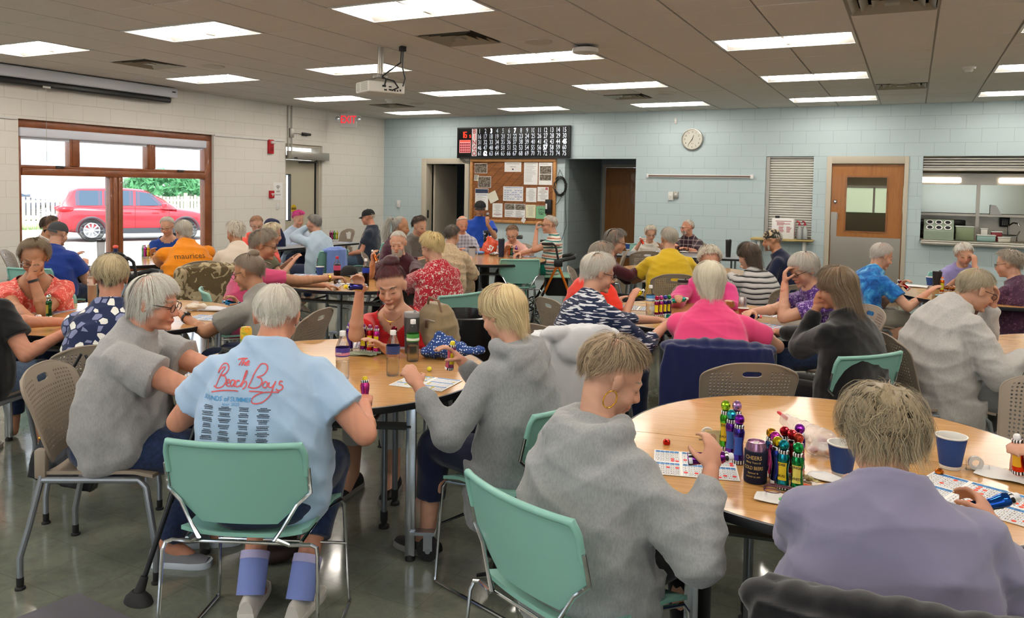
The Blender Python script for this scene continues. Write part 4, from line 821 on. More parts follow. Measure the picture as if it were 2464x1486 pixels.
TBL = [(9.69, -10.52, 11, 'front right round wood table carrying daubers, koozie can and bingo sheets'), (7.37, -10.43, 25, 'front left round wood table carrying water bottles and tote bag'), (8.55, -7.72, 15, 'round wood table in the middle right with bingo daubers in a row'),
       (5.14, -9.97, 20, 'round wood table at far left reflecting the bright window'), (5.25, -7.5, 12, 'round wood table with soda bottles behind the woman in red'), (5.10, -4.75, 28, 'round wood table with orange chip bag in front of bulletin board'),
       (1.82, -7.38, 40, 'round table beside the left window'), (10.52, -5.15, 5, 'round wood table in front of the kitchen door'), (11.05, -7.9, 20, 'round wood table cut by the right edge of the view'), (7.62, -4.68, 30, 'round wood table hidden between the yellow t-shirt and striped sweater')]
TC = []
for i, (x, y, a, lb) in enumerate(TBL):
    o = tb if i == 0 else dup(tb)
    o.location = (x, y, 0); o.rotation_euler = (0, 0, math.radians(a)); tag(o, lb, 'table', 'round folding tables'); TC.append((x, y))
rt = thing('rectangular_table', '', 'table')
mb = MB(); mb.rbox((-.91, -.38, .705), (.91, .38, .74), .008); mb.build('tabletop', M_GREYT, rt)
mb = MB(); mb.box((-.915, -.385, .712), (.915, -.378, .734)); mb.box((-.915, .378, .712), (.915, .385, .734)); mb.build('edge_band', M_EDGE, rt)
for s in (-1, 1):
    mb = MB(); mb.tube([(s * .7, -.3, .0), (s * .7, -.3, .70)], .014); mb.build('leg', M_LEG, rt); mb = MB(); mb.tube([(s * .7, .3, .0), (s * .7, .3, .70)], .014); mb.build('leg', M_LEG, rt)
    mb = MB(); mb.tube([(s * .7, -.3, .2), (s * .7, .3, .2)], .01); mb.build('crossbar', M_LEG, rt)
rt.location = (1.72, -4.44, 0); rt.rotation_euler = (0, 0, math.radians(88)); tag(rt, 'grey rectangular table near exit door with foam cup on it', 'table', 'grey rectangular tables')
dup(rt, (7.02, -2.48, 0), math.radians(16), 'long grey rectangular table in front of the corridor opening')
# ---------------------------------------------------------------- chairs
M_GREEN = mat('mint_green_plastic', '#82b5a8', .38, coat=.1)
M_BEIGE = mat('taupe_plastic', '#8d8071', .5)
M_TUBE2 = mat('grey_tube', '#8d9298', .35, .75)
ca = thing('green_chair', '', 'chair')
# moulded back: (u,v) grid, hex-shaped outline with rolled lip
def back_pt(u, v, off=0):
    z = .505 + .29 * v; w_ = .235 if v > .38 else .235 - .105 * (1 - v / .38) ** 1.1
    w_ -= .012 * max(0, v - .9) * 10 * abs(u) ** 3; x = u * w_; y = -.215 - .075 * v + .035 * (x / .235) ** 2 * 1.0
    return np.array((x, y - off, z))
def grid(fn, nu, nv, th, mb, m=0):
    A = [[fn(-1 + 2 * i / nu, j / nv, 0) for i in range(nu + 1)] for j in range(nv + 1)]; B = [[fn(-1 + 2 * i / nu, j / nv, th) for i in range(nu + 1)] for j in range(nv + 1)]
    v = [p for r in A for p in r] + [p for r in B for p in r]; n = nu + 1; o = n * (nv + 1); f = []
    for j in range(nv):
        for i in range(nu): a = j * n + i; f.append((a, a + 1, a + n + 1, a + n)); f.append((o + a, o + a + n, o + a + n + 1, o + a + 1))
    rim = [i for i in range(n)] + [j * n + nu for j in range(1, nv + 1)] + [nv * n + i for i in range(nu - 1, -1, -1)] + [j * n for j in range(nv - 1, 0, -1)]
    for q in range(len(rim)): a, b = rim[q], rim[(q + 1) % len(rim)]; f.append((a, o + a, o + b, b))
    mb.add(v, f, m); return [A[0][i] for i in range(n)]
mb = MB(); grid(back_pt, 20, 16, .007, mb)
lip = [back_pt(-1, v, .006) for v in np.linspace(.62, 1, 7)] + [back_pt(u, 1, .006) for u in np.linspace(-.9, .9, 15)] + [back_pt(1, v, .006) for v in np.linspace(1, .62, 7)]
mb.tube(lip, .011, n=8); mb.build('backrest', M_GREEN, ca, 50)
def seat_pt(u, v, off=0):
    w_ = .21 + .02 * v; y = -.20 + .42 * v; z = .445 + .02 * abs(u) ** 3 - .035 * max(0, v - .8) * 5 * .5 + .02 * max(0, .15 - v) * 6; return np.array((u * w_, y, z - off))
mb = MB(); grid(seat_pt, 16, 14, .014, mb); mb.build('seat', M_GREEN, ca, 60)
for s in (-1, 1):
    bk = [tuple(back_pt(s * 1.04, v, .010)) for v in (.72, .55, .40)] + [tuple(back_pt(s * .98, .25, .015)), (s * .155, -.235, .50), (s * .13, -.24, .465), (s * .17, -.215, .435), (s * .24, -.20, .432)]
    mb = MB(); mb.tube(bk, .0065, n=8); mb.build('back_wire', M_CHROME, ca)
    mb = MB(); mb.tube([(s * .24, -.20, .432), (s * .262, -.205, .425), (s * .268, -.215, .40), (s * .28, -.25, .02), (s * .28, -.245, .008), (s * .28, -.23, .007), (s * .265, .21, .007), (s * .265, .225, .012), (s * .262, .225, .03), (s * .245, .205, .41), (s * .235, .195, .43), (s * .2, .1, .43), (s * .2, -.18, .43)], .0065, n=8); mb.build('leg', M_CHROME, ca)
mb = MB(); mb.tube([(-.256, .212, .25), (.256, .212, .25)], .006); mb.tube([(-.24, -.20, .432), (.24, -.20, .432)], .006); mb.build('stretcher', M_CHROME, ca)
cb = thing('taupe_chair', '', 'chair')
def bpt(u, v):      # perforated shell
    z = .50 + .36 * v; w_ = .235 * (1 - .12 * (1 - v)) ; w_ *= (1 - .28 * max(0, (v - .75) / .25) ** 3) * (1 - .12 * max(0, (.15 - v) / .15) ** 2); x = u * w_; y = -.20 - .12 * v + .04 * (x / .235) ** 2
    zt = z - .03 * max(0, (v - .6) / .4) * abs(u) ** 3.0
    return np.array((x, y, zt))
def perf(mb, nu, nv, holes, slot):
    v = []; f = []; V = {}
    def vid(u, w_, side):
        k_ = (round(u, 5), round(w_, 5), side)
        if k_ not in V: p = bpt(u, w_); V[k_] = len(v); v.append(p if side == 0 else p + np.array((0, -.007, -.002)))
        return V[k_]
    def cell(u0, u1, w0, w1, kind, n=1):
        ou = [u0 + (u1 - u0) * i / (n * 2) for i in range(n * 2)]; outer = [(u, w0) for u in ou]
        m_ = 2; ow = [w0 + (w1 - w0) * i / m_ for i in range(m_)]; outer += [(u1, w_) for w_ in ow]; outer += [(u, w1) for u in [u1 + (u0 - u1) * i / (n * 2) for i in range(n * 2)]]; outer += [(u0, w_) for w_ in [w1 + (w0 - w1) * i / m_ for i in range(m_)]]
        cu, cw = (u0 + u1) / 2, (w0 + w1) / 2
        for side in (0, 1):
            O = [vid(a, b, side) for a, b in outer]
            if kind == 0: f.append(tuple(O) if side == 0 else tuple(O[::-1])); continue
            I = []
            for a, b in outer:
                da, db = (a - cu) / ((u1 - u0) / 2), (b - cw) / ((w1 - w0) / 2)
                if kind == 1: r = math.hypot(da, db); a2, b2 = cu + da / r * .52 * (u1 - u0) / 2, cw + db / r * .52 * (w1 - w0) / 2
                else: a2, b2 = cu + da * .86 * (u1 - u0) / 2, cw + (max(-1, min(1, db)) * .80 * (1 - .45 * max(0, abs(da) - .7) / .3)) * (w1 - w0) / 2
                I.append(vid(a2, b2, side))
            for q in range(len(O)):
                r_ = (q + 1) % len(O); a = (O[q], O[r_], I[r_], I[q]); f.append(a if side == 0 else a[::-1])
            if side == 0: I0 = I
            else:
                for q in range(len(I)): r_ = (q + 1) % len(I); f.append((I0[q], I0[r_], I[r_], I[q]))
    du, dw = 2 / nu, 1 / nv
    for j in range(nv):
        for i in range(nu):
            if slot and slot[1] <= j < slot[3] and slot[0] <= i < slot[2]: continue
            u0 = -1 + i * du; hole = 1 if holes and 2 <= i < nu - 2 and 2 <= j < nv - 2 and not (slot and slot[1] - 1 <= j < slot[3] + 1 and slot[0] - 2 <= i < slot[2] + 2) else 0
            cell(u0, u0 + du, j * dw, (j + 1) * dw, hole)
    if slot:
        u0 = -1 + slot[0] * du; cell(u0, -1 + slot[2] * du, slot[1] * dw, slot[3] * dw, 2, slot[2] - slot[0])
    mb.add(v, f)
    ring = [(-1, w_) for w_ in np.linspace(0, 1, 24)] + [(u, 1) for u in np.linspace(-1, 1, 24)] + [(1, w_) for w_ in np.linspace(1, 0, 24)]
    mb.tube([bpt(u, w_) + np.array((0, -.0035, -.001)) for u, w_ in ring], .0055, n=6)
mb = MB(); perf(mb, 26, 20, True, (10, 16, 16, 18)); mb.build('backrest', M_BEIGE, cb, 50)
def seatb(u, v, off=0): w_ = .215 + .02 * v; return np.array((u * w_, -.20 + .43 * v, .45 + .02 * abs(u) ** 3 - .03 * max(0, v - .82) * 5 * .6 - off))
mb = MB(); grid(seatb, 14, 12, .014, mb); mb.build('seat', M_BEIGE, cb, 60)
for s in (-1, 1):
    mb = MB(); mb.tube([(s * .20, -.215, .53), (s * .215, -.21, .44), (s * .235, -.25, .25), (s * .25, -.28, .13), (s * .25, -.28, .03)], .013, n=10); mb.build('leg', M_TUBE2, cb)
    mb = MB(); mb.tube([(s * .215, -.21, .435), (s * .22, .0, .432), (s * .22, .17, .428), (s * .225, .20, .40), (s * .24, .245, .14), (s * .24, .245, .03)], .013, n=10); mb.build('leg', M_TUBE2, cb)
    mb = MB(); mb.rbox((s * .205 - .02, -.235, .44), (s * .205 + .02, -.19, .56), .008); mb.build('back_bracket', M_BEIGE, cb)
    for y in (-.28, .245): mb = MB(); x = s * (.25 if y < 0 else .24); mb.lathe([(0, 0), (.02, 0), (.02, .008), (.012, .012), (.014, .016), (.014, .05), (0, .05)], (x, y, 0), n=14); mb.build('foot_glide', M_RUB, cb)
USED = {}
def chair(kind, x, y, az, label, group=None):      # az = direction (deg) the sitter faces
    src = ca if kind == 'g' else cb; rz = math.radians(az - 90); g = 'mint green stacking chairs' if kind == 'g' else 'perforated taupe chairs'
    if kind not in USED: USED[kind] = 1; src.location = (x, y, 0); src.rotation_euler = (0, 0, rz); tag(src, label, 'chair', g); return src
    return dup(src, (x, y, 0), rz, label, g)
# ---------------------------------------------------------------- people
def cloth(name, color, rough=.85, sheen=.25, weave=500):
    if name in MATS: return MATS[name]
    m = mat(name, color, rough, sheen=sheen, spec=.2); k = NT(m); c = k.coord(); k.bump(k.noise(c, weave, 2), .25, .001); return m
def heather(name, a, b):
    if name in MATS: return MATS[name]
    m = mat(name, a, .9, sheen=.3, spec=.15); k = NT(m); k.color(k.ramp(k.noise(k.coord('Object', (60, 60, 20)), 3, 4, .7), [(.3, b), (.6, a)])); k.bump(k.noise(k.coord(), 400, 2), .25, .001); return m
def pattern(name, base, cols, scale=10, kind='noise', thr=None):
    if name in MATS: return MATS[name]
    m = mat(name, base, .85, spec=.2, sheen=.2); k = NT(m); c = k.coord()
    if kind == 'noise': k.color(k.ramp(k.noise(c, scale, 3, .6, 1.2), cols, True))
    elif kind == 'smooth': k.color(k.ramp(k.noise(c, scale, 3, .6, .8), cols))
    elif kind == 'voro':
        x = k.n('TexVoronoi', feature='DISTANCE_TO_EDGE'); x.inputs['Scale'].default_value = scale; x.inputs['Randomness'].default_value = 1; k.l(c, x.inputs['Vector']); k.color(k.ramp(x.outputs['Distance'], cols, True))
    elif kind == 'leaf':
        x = k.n('TexVoronoi', feature='DISTANCE_TO_EDGE'); x.inputs['Scale'].default_value = scale; k.l(c, x.inputs['Vector'])
        y = k.n('TexVoronoi'); y.inputs['Scale'].default_value = scale; k.l(c, y.inputs['Vector']); sp = k.n('SeparateColor'); k.l(y.outputs['Color'], sp.inputs[0])
        f = k.math('MULTIPLY', k.math('GREATER_THAN', x.outputs['Distance'], .10), k.math('ADD', k.math('GREATER_THAN', sp.outputs[0], .45), 0)); k.color(k.mix(k.math('MULTIPLY', f, k.math('GREATER_THAN', sp.outputs[1], .4)), k.mix(f, base, cols[0][1]), cols[1][1]))
    elif kind == 'stripe':      # bands in height with broken dashes
        sp = k.n('SeparateXYZ'); k.l(c, sp.inputs[0]); z = k.math('ADD', sp.outputs[2], k.math('MULTIPLY', k.math('SUBTRACT', k.noise(c, 4, 2), .5), .04))
        fr = k.math('FRACT', k.math('MULTIPLY', z, scale)); k.color(k.ramp(fr, cols, True))
    elif kind == 'dash':
        v = k.coord('Object', (9, 9, 75), (.25, .2, 0)); k.color(k.ramp(k.noise(v, 1.4, 1, .5), cols, True))
    elif kind == 'plaid':
        sp = k.n('SeparateXYZ'); k.l(c, sp.inputs[0]); f1 = k.math('LESS_THAN', k.math('FRACT', k.math('MULTIPLY', sp.outputs[0], scale)), .28); f2 = k.math('LESS_THAN', k.math('FRACT', k.math('MULTIPLY', sp.outputs[2], scale)), .28)
        f3 = k.math('LESS_THAN', k.math('FRACT', k.math('ADD', k.math('MULTIPLY', sp.outputs[2], scale), .4)), .07); f4 = k.math('LESS_THAN', k.math('FRACT', k.math('ADD', k.math('MULTIPLY', sp.outputs[0], scale), .4)), .07)
        a = k.mix(k.math('MULTIPLY', k.math('ADD', f1, f2), .5), base, cols[0][1]); k.color(k.mix(k.math('MULTIPLY', k.math('MINIMUM', k.math('ADD', f3, f4), 1), .7), a, cols[1][1]))
    k.bump(k.noise(c, 400, 2), .2, .001); return m
M_SKIN = mat('skin', '#c99a80', .5, spec=.35); k = NT(M_SKIN); at = k.n('Attribute', attribute_name='Col'); k.l(at.outputs['Color'], k.b.inputs['Base Color']); k.bump(k.noise(k.coord(), 160, 4, .7), .18, .0012)
M_HAIR = mat('hair', '#888888', .42, spec=.35); k = NT(M_HAIR); at = k.n('Attribute', attribute_name='Col'); k.l(at.outputs['Color'], k.b.inputs['Base Color'])
M_GLF = mat('dark_glasses_frame', '#1a1517', .3); M_LENSG = mat('glasses_lens', '#ffffff', 0, trans=1, ior=1.01, alpha=.15)
def bake(mb, name, vox, it, m, parent, wr=0., seed=0, fold=(9, 9, 14)):
    """union of overlapping closed shapes -> one smooth continuous mesh"""
    me = bpy.data.meshes.new(name); me.from_pydata(np.concatenate(mb.v).tolist(), [], mb.f); me.update()
    o = bpy.data.objects.new(name, me)
    r = o.modifiers.new('r', 'REMESH'); r.mode = 'VOXEL'; r.voxel_size = vox; r.adaptivity = 0
    if it: s = o.modifiers.new('s', 'SMOOTH'); s.factor = .5; s.iterations = it
    nm = baked(o); o.modifiers.clear(); o.data = nm; COL.objects.link(o); nm.name = name; bpy.data.meshes.remove(me)
    nm.materials.clear(); nm.materials.append(m); n = len(nm.vertices)
    v = np.empty(n * 3, 'f'); nm.vertices.foreach_get('co', v); v = v.reshape(-1, 3).astype(float)
    if wr and n:
        nr = np.empty(n * 3, 'f'); nm.vertex_normals.foreach_get('vector', nr); nr = nr.reshape(-1, 3); g = np.random.RandomState(seed); d = np.zeros(n)
        for q in range(9):
            kk = g.randn(3) * np.array(fold); k2 = g.randn(3) * 5; s_ = np.sin(v @ kk + g.rand() * 6.3 + 1.6 * np.sin(v @ k2 + g.rand() * 6)); msk = .5 + .5 * np.sin(v @ (g.randn(3) * 4) + g.rand() * 6); d += (1 - np.abs(s_) ** .7 * 1.55) * msk / 1.9
        v = v + nr * (d * wr)[:, None]; nm.vertices.foreach_set('co', v.astype('f').ravel())
    nm.polygons.foreach_set('use_smooth', [True] * len(nm.polygons)); nm.update(); o.parent = parent; return o, v
def setcol(me, cols):
    a = me.color_attributes.new('Col', 'FLOAT_COLOR', 'POINT'); c = np.ones((len(cols), 4), 'f'); c[:, :3] = cols; a.data.foreach_set('color', c.ravel())
def head_prims(mb, M, n=20, male=False, fat=0.):
    e = lambda c, r, rot=None: mb.ell(c, r, M=M, n=n, k=12, rot=rot)
    e((0, -.014, .030), (.074, .093, .084)); e((0, .018, -.030), (.062 + fat, .068, .082)); e((0, .040, -.088), (.034 + fat, .032, .026)); e((0, .005, -.075), (.052 + fat, .055, .04))
    for s in (-1, 1): e((s * .034, .048, -.038), (.028 + fat * .6, .031, .03)); e((s * .029, .066, .0), (.017, .017, .013)); e((s * .077, -.008, -.008), (.007, .020, .031), rot=Matrix.Rotation(.25 * s, 3, 'Z').to_4x4()); e((s * .083, -.014, .006), (.006, .018, .018)); e((s * .010, .096, -.036), (.009, .011, .008))
    e((0, .073, .020), (.046, .014, .010 + (.003 if male else 0))); mb.cap2((0, .082, .008), (0, .103, -.030), .007, .0115, M=M); e((0, .083, -.060), (.024, .013, .006)); e((0, .081, -.071), (.020, .013, .0065)); e((0, .075, -.097), (.019, .018, .015))
def arm_ik(S, Tg, s, L1=.285, L2=.245, pole=(.55, -.25, -1)):
    S = np.array(S, float); Tg = np.array(Tg, float); d = Tg - S; L = np.linalg.norm(d)
    if L > (L1 + L2) * .995: sc = L / ((L1 + L2) * .995); L1 *= sc; L2 *= sc
    L = max(L, abs(L1 - L2) + .02); u = d / (np.linalg.norm(d) + 1e-9); a = (L1 * L1 - L2 * L2 + L * L) / (2 * L); h = math.sqrt(max(0, L1 * L1 - a * a))
    p = np.array((pole[0] * s, pole[1], pole[2]), float); p -= u * (p @ u); p /= np.linalg.norm(p) + 1e-9
    return S + u * a + p * h
def hand_prims(mb, W, fwd, palm, s, curl=.35, pinch=False, sc=1.):
    """palm + five separate bent fingers. W wrist, fwd direction of the palm, palm = palm normal (out of the palm)"""
    f = np.array(fwd, float); f /= np.linalg.norm(f); p = np.array(palm, float); p -= f * (p @ f); p /= np.linalg.norm(p) + 1e-9; r = np.cross(f, p) * s   # r points towards the thumb side
    W = np.array(W, float); c = W + f * .045 * sc
    R = np.stack([r, f, p], 1)
    mb.ell(c, (.038 * sc, .050 * sc, .015 * sc), n=14, k=8, rot=Matrix(R.tolist()).to_4x4()); mb.cap2(W - f * .02, W + f * .03 * sc, .026 * sc, .024 * sc, sq=.75, up=p)
    for i, (x, L, yo) in enumerate(((.030, .070, .078), (.010, .078, .086), (-.010, .073, .083), (-.029, .058, .074))):
        k0 = W + r * x * sc + f * yo * sc; d = f.copy(); q = k0; rad = .0088 * sc
        for j, fr in enumerate((.45, .32, .23)):
            a = curl * (.7 + .45 * j) * (1.0 + .1 * i); d = d * math.cos(a) + p * math.sin(a); d /= np.linalg.norm(d); pn = d
            q2 = q + d * L * fr * sc; mb.cap2(q, q2, rad, rad * .92, n=8, k=3); q = q2; rad *= .92
            pp = p - d * (p @ d); p_ = pp
    t0 = W + r * .030 * sc + f * .022 * sc + p * .004; t1 = t0 + (r * .62 + f * .62 + p * (.25 + curl * .4)) * .036 * sc; t2 = t1 + (r * (.25 - .4 * curl) + f * .8 + p * (.3 + curl * .9)) * .026 * sc
    mb.cap2(t0, t1, .0125 * sc, .0105 * sc, n=8, k=3); mb.cap2(t1, t2, .0105 * sc, .0085 * sc, n=8, k=3)
    return c + p * .028 * sc
def build_hair(hp, M, parent, near, seed):
    """hp: dict(c1,c2,th,Lf,Ls,Lb,ls,curl,N,in_) ; strands as fine ribbons over a thin under-layer, one mesh"""
    g = np.random.RandomState(seed); c0 = np.array((0, -.014, .028)); R0 = np.array((.077, .096, .087)); th = hp.get('th', .18); wh = np.array(hp.get('whorl', (.1, -.45, .88))); wh /= np.linalg.norm(wh)
    Lf, Ls, Lb = hp.get('Lf', .125), hp.get('Ls', .16), hp.get('Lb', .22); curl = hp.get('curl', 0.); ls = hp.get('ls', .10); fl = hp.get('min', 0.); vol = hp.get('vol', 0.)
    fw = np.array((0, 1., 0)); fw -= wh * (fw @ wh); fw /= np.linalg.norm(fw); rt_ = np.cross(fw, wh)
    def Lend(ph):      # ph azimuth about whorl, 0 = forehead
        a = np.abs((ph + PI) % (2 * PI) - PI); f = np.clip(a / (PI / 2), 0, 2); s = np.where(f < 1, Lf + (Ls - Lf) * np.clip((f - .45) / .55, 0, 1) ** 1.0, Ls + (Lb - Ls) * (f - 1)); return s
    def run(ph, al, length, K, lay, jit, cl=None):
        n = len(ph); t = np.cos(ph)[:, None] * fw + np.sin(ph)[:, None] * rt_; nrm = np.cos(al)[:, None] * wh + np.sin(al)[:, None] * t; nrm /= np.linalg.norm(nrm, axis=1)[:, None]
        d = -np.sin(al)[:, None] * wh + np.cos(al)[:, None] * t; p = c0 + nrm * R0 * (1 + .35 * th * lay[:, None]); ds = (length / (K - 1))[:, None]; P = [p.copy()]; ph1 = g.rand(n) * 6.3; ph2 = g.rand(n) * 6.3; hd = g.randn(n, 3) * jit
        if cl is not None: ph1, ph2, hd = cl[0] + .25 * g.randn(n), cl[1] + .25 * g.randn(n), cl[2] * jit * 1.6 + hd * .35
        cur = d + hd * .5
        for j in range(1, K):
            q = (p - c0) / R0; r = np.linalg.norm(q, axis=1)[:, None]; nn = q / r / R0; nn /= np.linalg.norm(nn, axis=1)[:, None]
            fld = (p - c0) - wh * ((p - c0) @ wh)[:, None]; fld /= np.linalg.norm(fld, axis=1)[:, None] + 1e-6; low = (p[:, 2:3] < -.02)
            grav = np.where(low, 1.0, .35) * np.array((0, 0, -1.)); want = fld * np.where(low, .05, .9) + grav + hd * .6; want -= nn * np.sum(want * nn, 1)[:, None] * np.where(low, .15, 1.)
            want /= np.linalg.norm(want, axis=1)[:, None] + 1e-6; sw = hp.get('sweep')
            if sw is not None: m_ = (p[:, 1:2] > .02) & (p[:, 2:3] > .03); want = want + np.where(m_, 1., 0.) * np.array(sw); want /= np.linalg.norm(want, axis=1)[:, None]
            if curl: a = j * (1.3 if curl < .5 else 1.5); side = np.cross(nn, cur); want = want + 1.9 * curl * (np.sin(a + ph1)[:, None] * side + .6 * np.cos(a + ph2)[:, None] * nn)
            cur = cur * .45 + want * .55; cur /= np.linalg.norm(cur, axis=1)[:, None] + 1e-6; p = p + cur * ds
            q = (p - c0) / R0; r = np.linalg.norm(q, axis=1)[:, None]; lift = np.clip(j / (K * .35), 0, 1); up = np.clip(q[:, 2:3], 0, 1)
            tgt = 1 + th * (.35 + .65 * lay[:, None] * (1 if ls < .12 else 1)) * (1 + vol * up) * (.55 + .45 * lift); low = (p[:, 2:3] < -.035)
            rn = np.where(r < tgt, tgt, np.where(low, r, r * .55 + tgt * .45)); rn = np.where(low, np.maximum(rn, 1.0), rn); q2 = q / r * rn
            p2 = c0 + q2 * R0; p = np.where(low & (r > 1.05), p, p2)
            inn = hp.get('in_', 0.)
            if inn: m_ = (p[:, 2:3] < -.05); p = p - np.where(m_, 1, 0) * np.concatenate([p[:, :1], p[:, 1:2] + .01, 0 * p[:, :1]], 1) * inn
            P.append(p.copy())
        return np.stack(P, 1)
    mb = MB(); K = 9 if near else 7; cols = []
    c1, c2 = np.array(lin(hp['c1'])) * 1.22, np.array(lin(hp['c2'])) * 1.22; c3 = np.array(lin(hp.get('c3', hp['c2'])))
    # under layer
    if not hp.get('noshell'):
        G = 44; ph = np.linspace(0, 2*PI, G, endpoint=False); Kk = 14; L = np.maximum(Lend(ph) - .012, .05); gp = run(ph, np.full(G, .02), L, Kk, np.full(G, .42), 0.)
        V = gp.transpose(1, 0, 2).reshape(-1, 3); F_ = [(j * G + i, (j + 1) * G + i, (j + 1) * G + (i + 1) % G, j * G + (i + 1) % G) for j in range(Kk - 1) for i in range(G)]; F_.append(tuple(range(G)))
        mb.add(V, F_); cols.append(np.tile(c1 * .9 + c2 * .1, (len(V), 1)))
    N = hp.get('N', 4200 if near else 1300); wd = hp.get('w', .0011 if near else .0028)
    ph = g.rand(N) * 2*PI; Le = Lend(ph) * (1 + .05 * g.randn(N)); amax = np.minimum(Le / .092, 2.35); al = np.sqrt(g.rand(N)) * amax * .97
    if fl: al = np.maximum(al, fl)
    length = np.clip(np.minimum(Le - al * .092, ls * (1 + .25 * g.randn(N))), .018, None) * (1 + .5 * curl); lay = g.rand(N) ** .5 * 1.05
    nC = hp.get('clumps', 150); dC = g.randn(nC, 3); dC /= np.linalg.norm(dC, axis=1)[:, None]; dirs = np.stack([np.sin(al) * np.cos(ph), np.sin(al) * np.sin(ph), np.cos(al)], 1); cid = np.argmax(dirs @ dC.T, axis=1)
    cA, cB, cH, cL, cM = g.rand(nC) * 6.3, g.rand(nC) * 6.3, g.randn(nC, 3), g.rand(nC), g.rand(nC); lay = lay * np.where(al < .45, .9, .62 + .6 * cL[cid]); length = length * (.85 + .3 * cL[cid])
    P = run(ph, al, length, K, lay, hp.get('jit', .10), (cA[cid], cB[cid], cH[cid])); tang = np.gradient(P, axis=1); rad = P - c0; side = np.cross(tang, rad); side /= np.linalg.norm(side, axis=2)[..., None] + 1e-9
    side = side + .35 * g.randn(N, 1, 3) * 1.0; side /= np.linalg.norm(side, axis=2)[..., None]
    wv = (wd * (.6 + .8 * g.rand(N)))[:, None, None] * (1 - .75 * (np.linspace(0, 1, K) ** 2))[None, :, None]
    A = P - side * wv / 2; B = P + side * wv / 2; V = np.stack([A, B], 2).reshape(-1, 3); base = (np.arange(N) * K * 2)[:, None] + (np.arange(K - 1) * 2)[None, :]; q = base.ravel()
    mb.add(V, [(a, a + 1, a + 3, a + 2) for a in q.tolist()])
    mixv = np.clip(.5 * g.rand(N) + .5 * cM[cid], 0, 1); cc = c1[None] * (1 - mixv[:, None]) + c2[None] * mixv[:, None]; sel = g.rand(N) < hp.get('p3', .0); cc[sel] = c3
    if 'dark_low' in hp: low = P[:, 0, 2] < hp.get('dlz', -.03); cc[low] = np.array(lin(hp['dark_low'])) * (.8 + .4 * g.rand(low.sum(), 1))
    cc = cc * (.82 + .36 * g.rand(N, 1)); cc = np.minimum(cc, .88); cols.append(np.repeat(cc, K * 2, axis=0))
    if hp.get('bun'): bx = hp['bun']; n0 = mb.n; mb.ell(bx[:3], bx[3], n=18, k=10); cols.append(np.tile(c1, (mb.n - n0, 1)))
    if hp.get('tail'):
        pts = hp['tail']; n0 = mb.n; mb.tube(pts, [.014, .026, .03, .026, .016, .006][:len(pts)], n=12); cols.append(np.tile(c1, (mb.n - n0, 1)))
        n0 = mb.n
        for q in range(160): o = g.randn(3) * .011; mb.tube([tuple(np.array(a) + o * (1 + .35 * i)) for i, a in enumerate(pts)], .0014, n=3, cap=False)
        cols.append(np.tile(c2, (mb.n - n0, 1)))
    o = mb.build('hair', M_HAIR, parent, 180); o.matrix_local = M; setcol(o.data, np.concatenate(cols)); return o
def glasses(M, parent, m=None, w_=.024, h=.017):
    mb = MB()
    for s in (-1, 1): mb.tube([(s * .033 + w_ * math.cos(a), .094, -.003 + h * math.sin(a)) for a in np.linspace(0, 2*PI, 15)], .0017, n=5); mb.tube([(s * .057, .094, .004), (s * .077, .07, .006), (s * .081, .0, .004), (s * .082, -.012, -.006)], .0019, n=5)
    mb.tube([(-.01, .098, 0), (.01, .098, 0)], .0017, n=5); o = mb.build('glasses', m or M_GLF, parent); o.matrix_local = M
    return o
def shoe(pos, fwd, mu, ms, parent, sc=1.0, roll=0.):
    f = np.array((fwd[0], fwd[1], 0.)); f /= np.linalg.norm(f); Mx = Matrix(((f[1], f[0], 0, pos[0]), (-f[0], f[1], 0, pos[1]), (0, 0, 1, pos[2]), (0, 0, 0, 1)))
    if roll: Mx = Mx @ Matrix.Rotation(roll, 4, 'X')
    out = [(-.07, .030), (-.05, .036), (0, .036), (.06, .040), (.11, .046), (.15, .044), (.18, .034), (.195, .015)]
    def ringz(z, k_, dz=0): return [(x * k_ * sc, y * sc, z * sc) for y, x in out] + [(-x * k_ * sc, y * sc, z * sc) for y, x in out[::-1]]
    mb = MB(); mb.loft([ringz(0, .97), ringz(.010, 1.04), ringz(.026, 1.0)]); so = mb.build('shoe_sole', ms, parent, 50, M=Mx)
    mb = MB(); sec = [(-.068, .028, .075), (-.045, .034, .088), (-.01, .034, .09), (.03, .035, .082), (.07, .038, .066), (.11, .042, .052), (.15, .040, .044), (.18, .028, .036)]
    mb.loft([[(sc * x_ * math.cos(a), y * sc, sc * (.02 + max(0, math.sin(a)) * (h - .02))) for a in np.linspace(0, 2*PI, 14, endpoint=False)] for y, x_, h in sec]); o = mb.build('shoe', mu, parent, 60, M=Mx)
    mb = MB()
    for q in range(4): y = .03 + q * .018; z = .086 - q * .010; mb.tube([(-.018 * sc, y * sc, z * sc), (0, y * sc + .004, (z + .004) * sc), (.018 * sc, y * sc, z * sc)], .0022, n=4)
    l = mb.build('laces', ms, o); return o
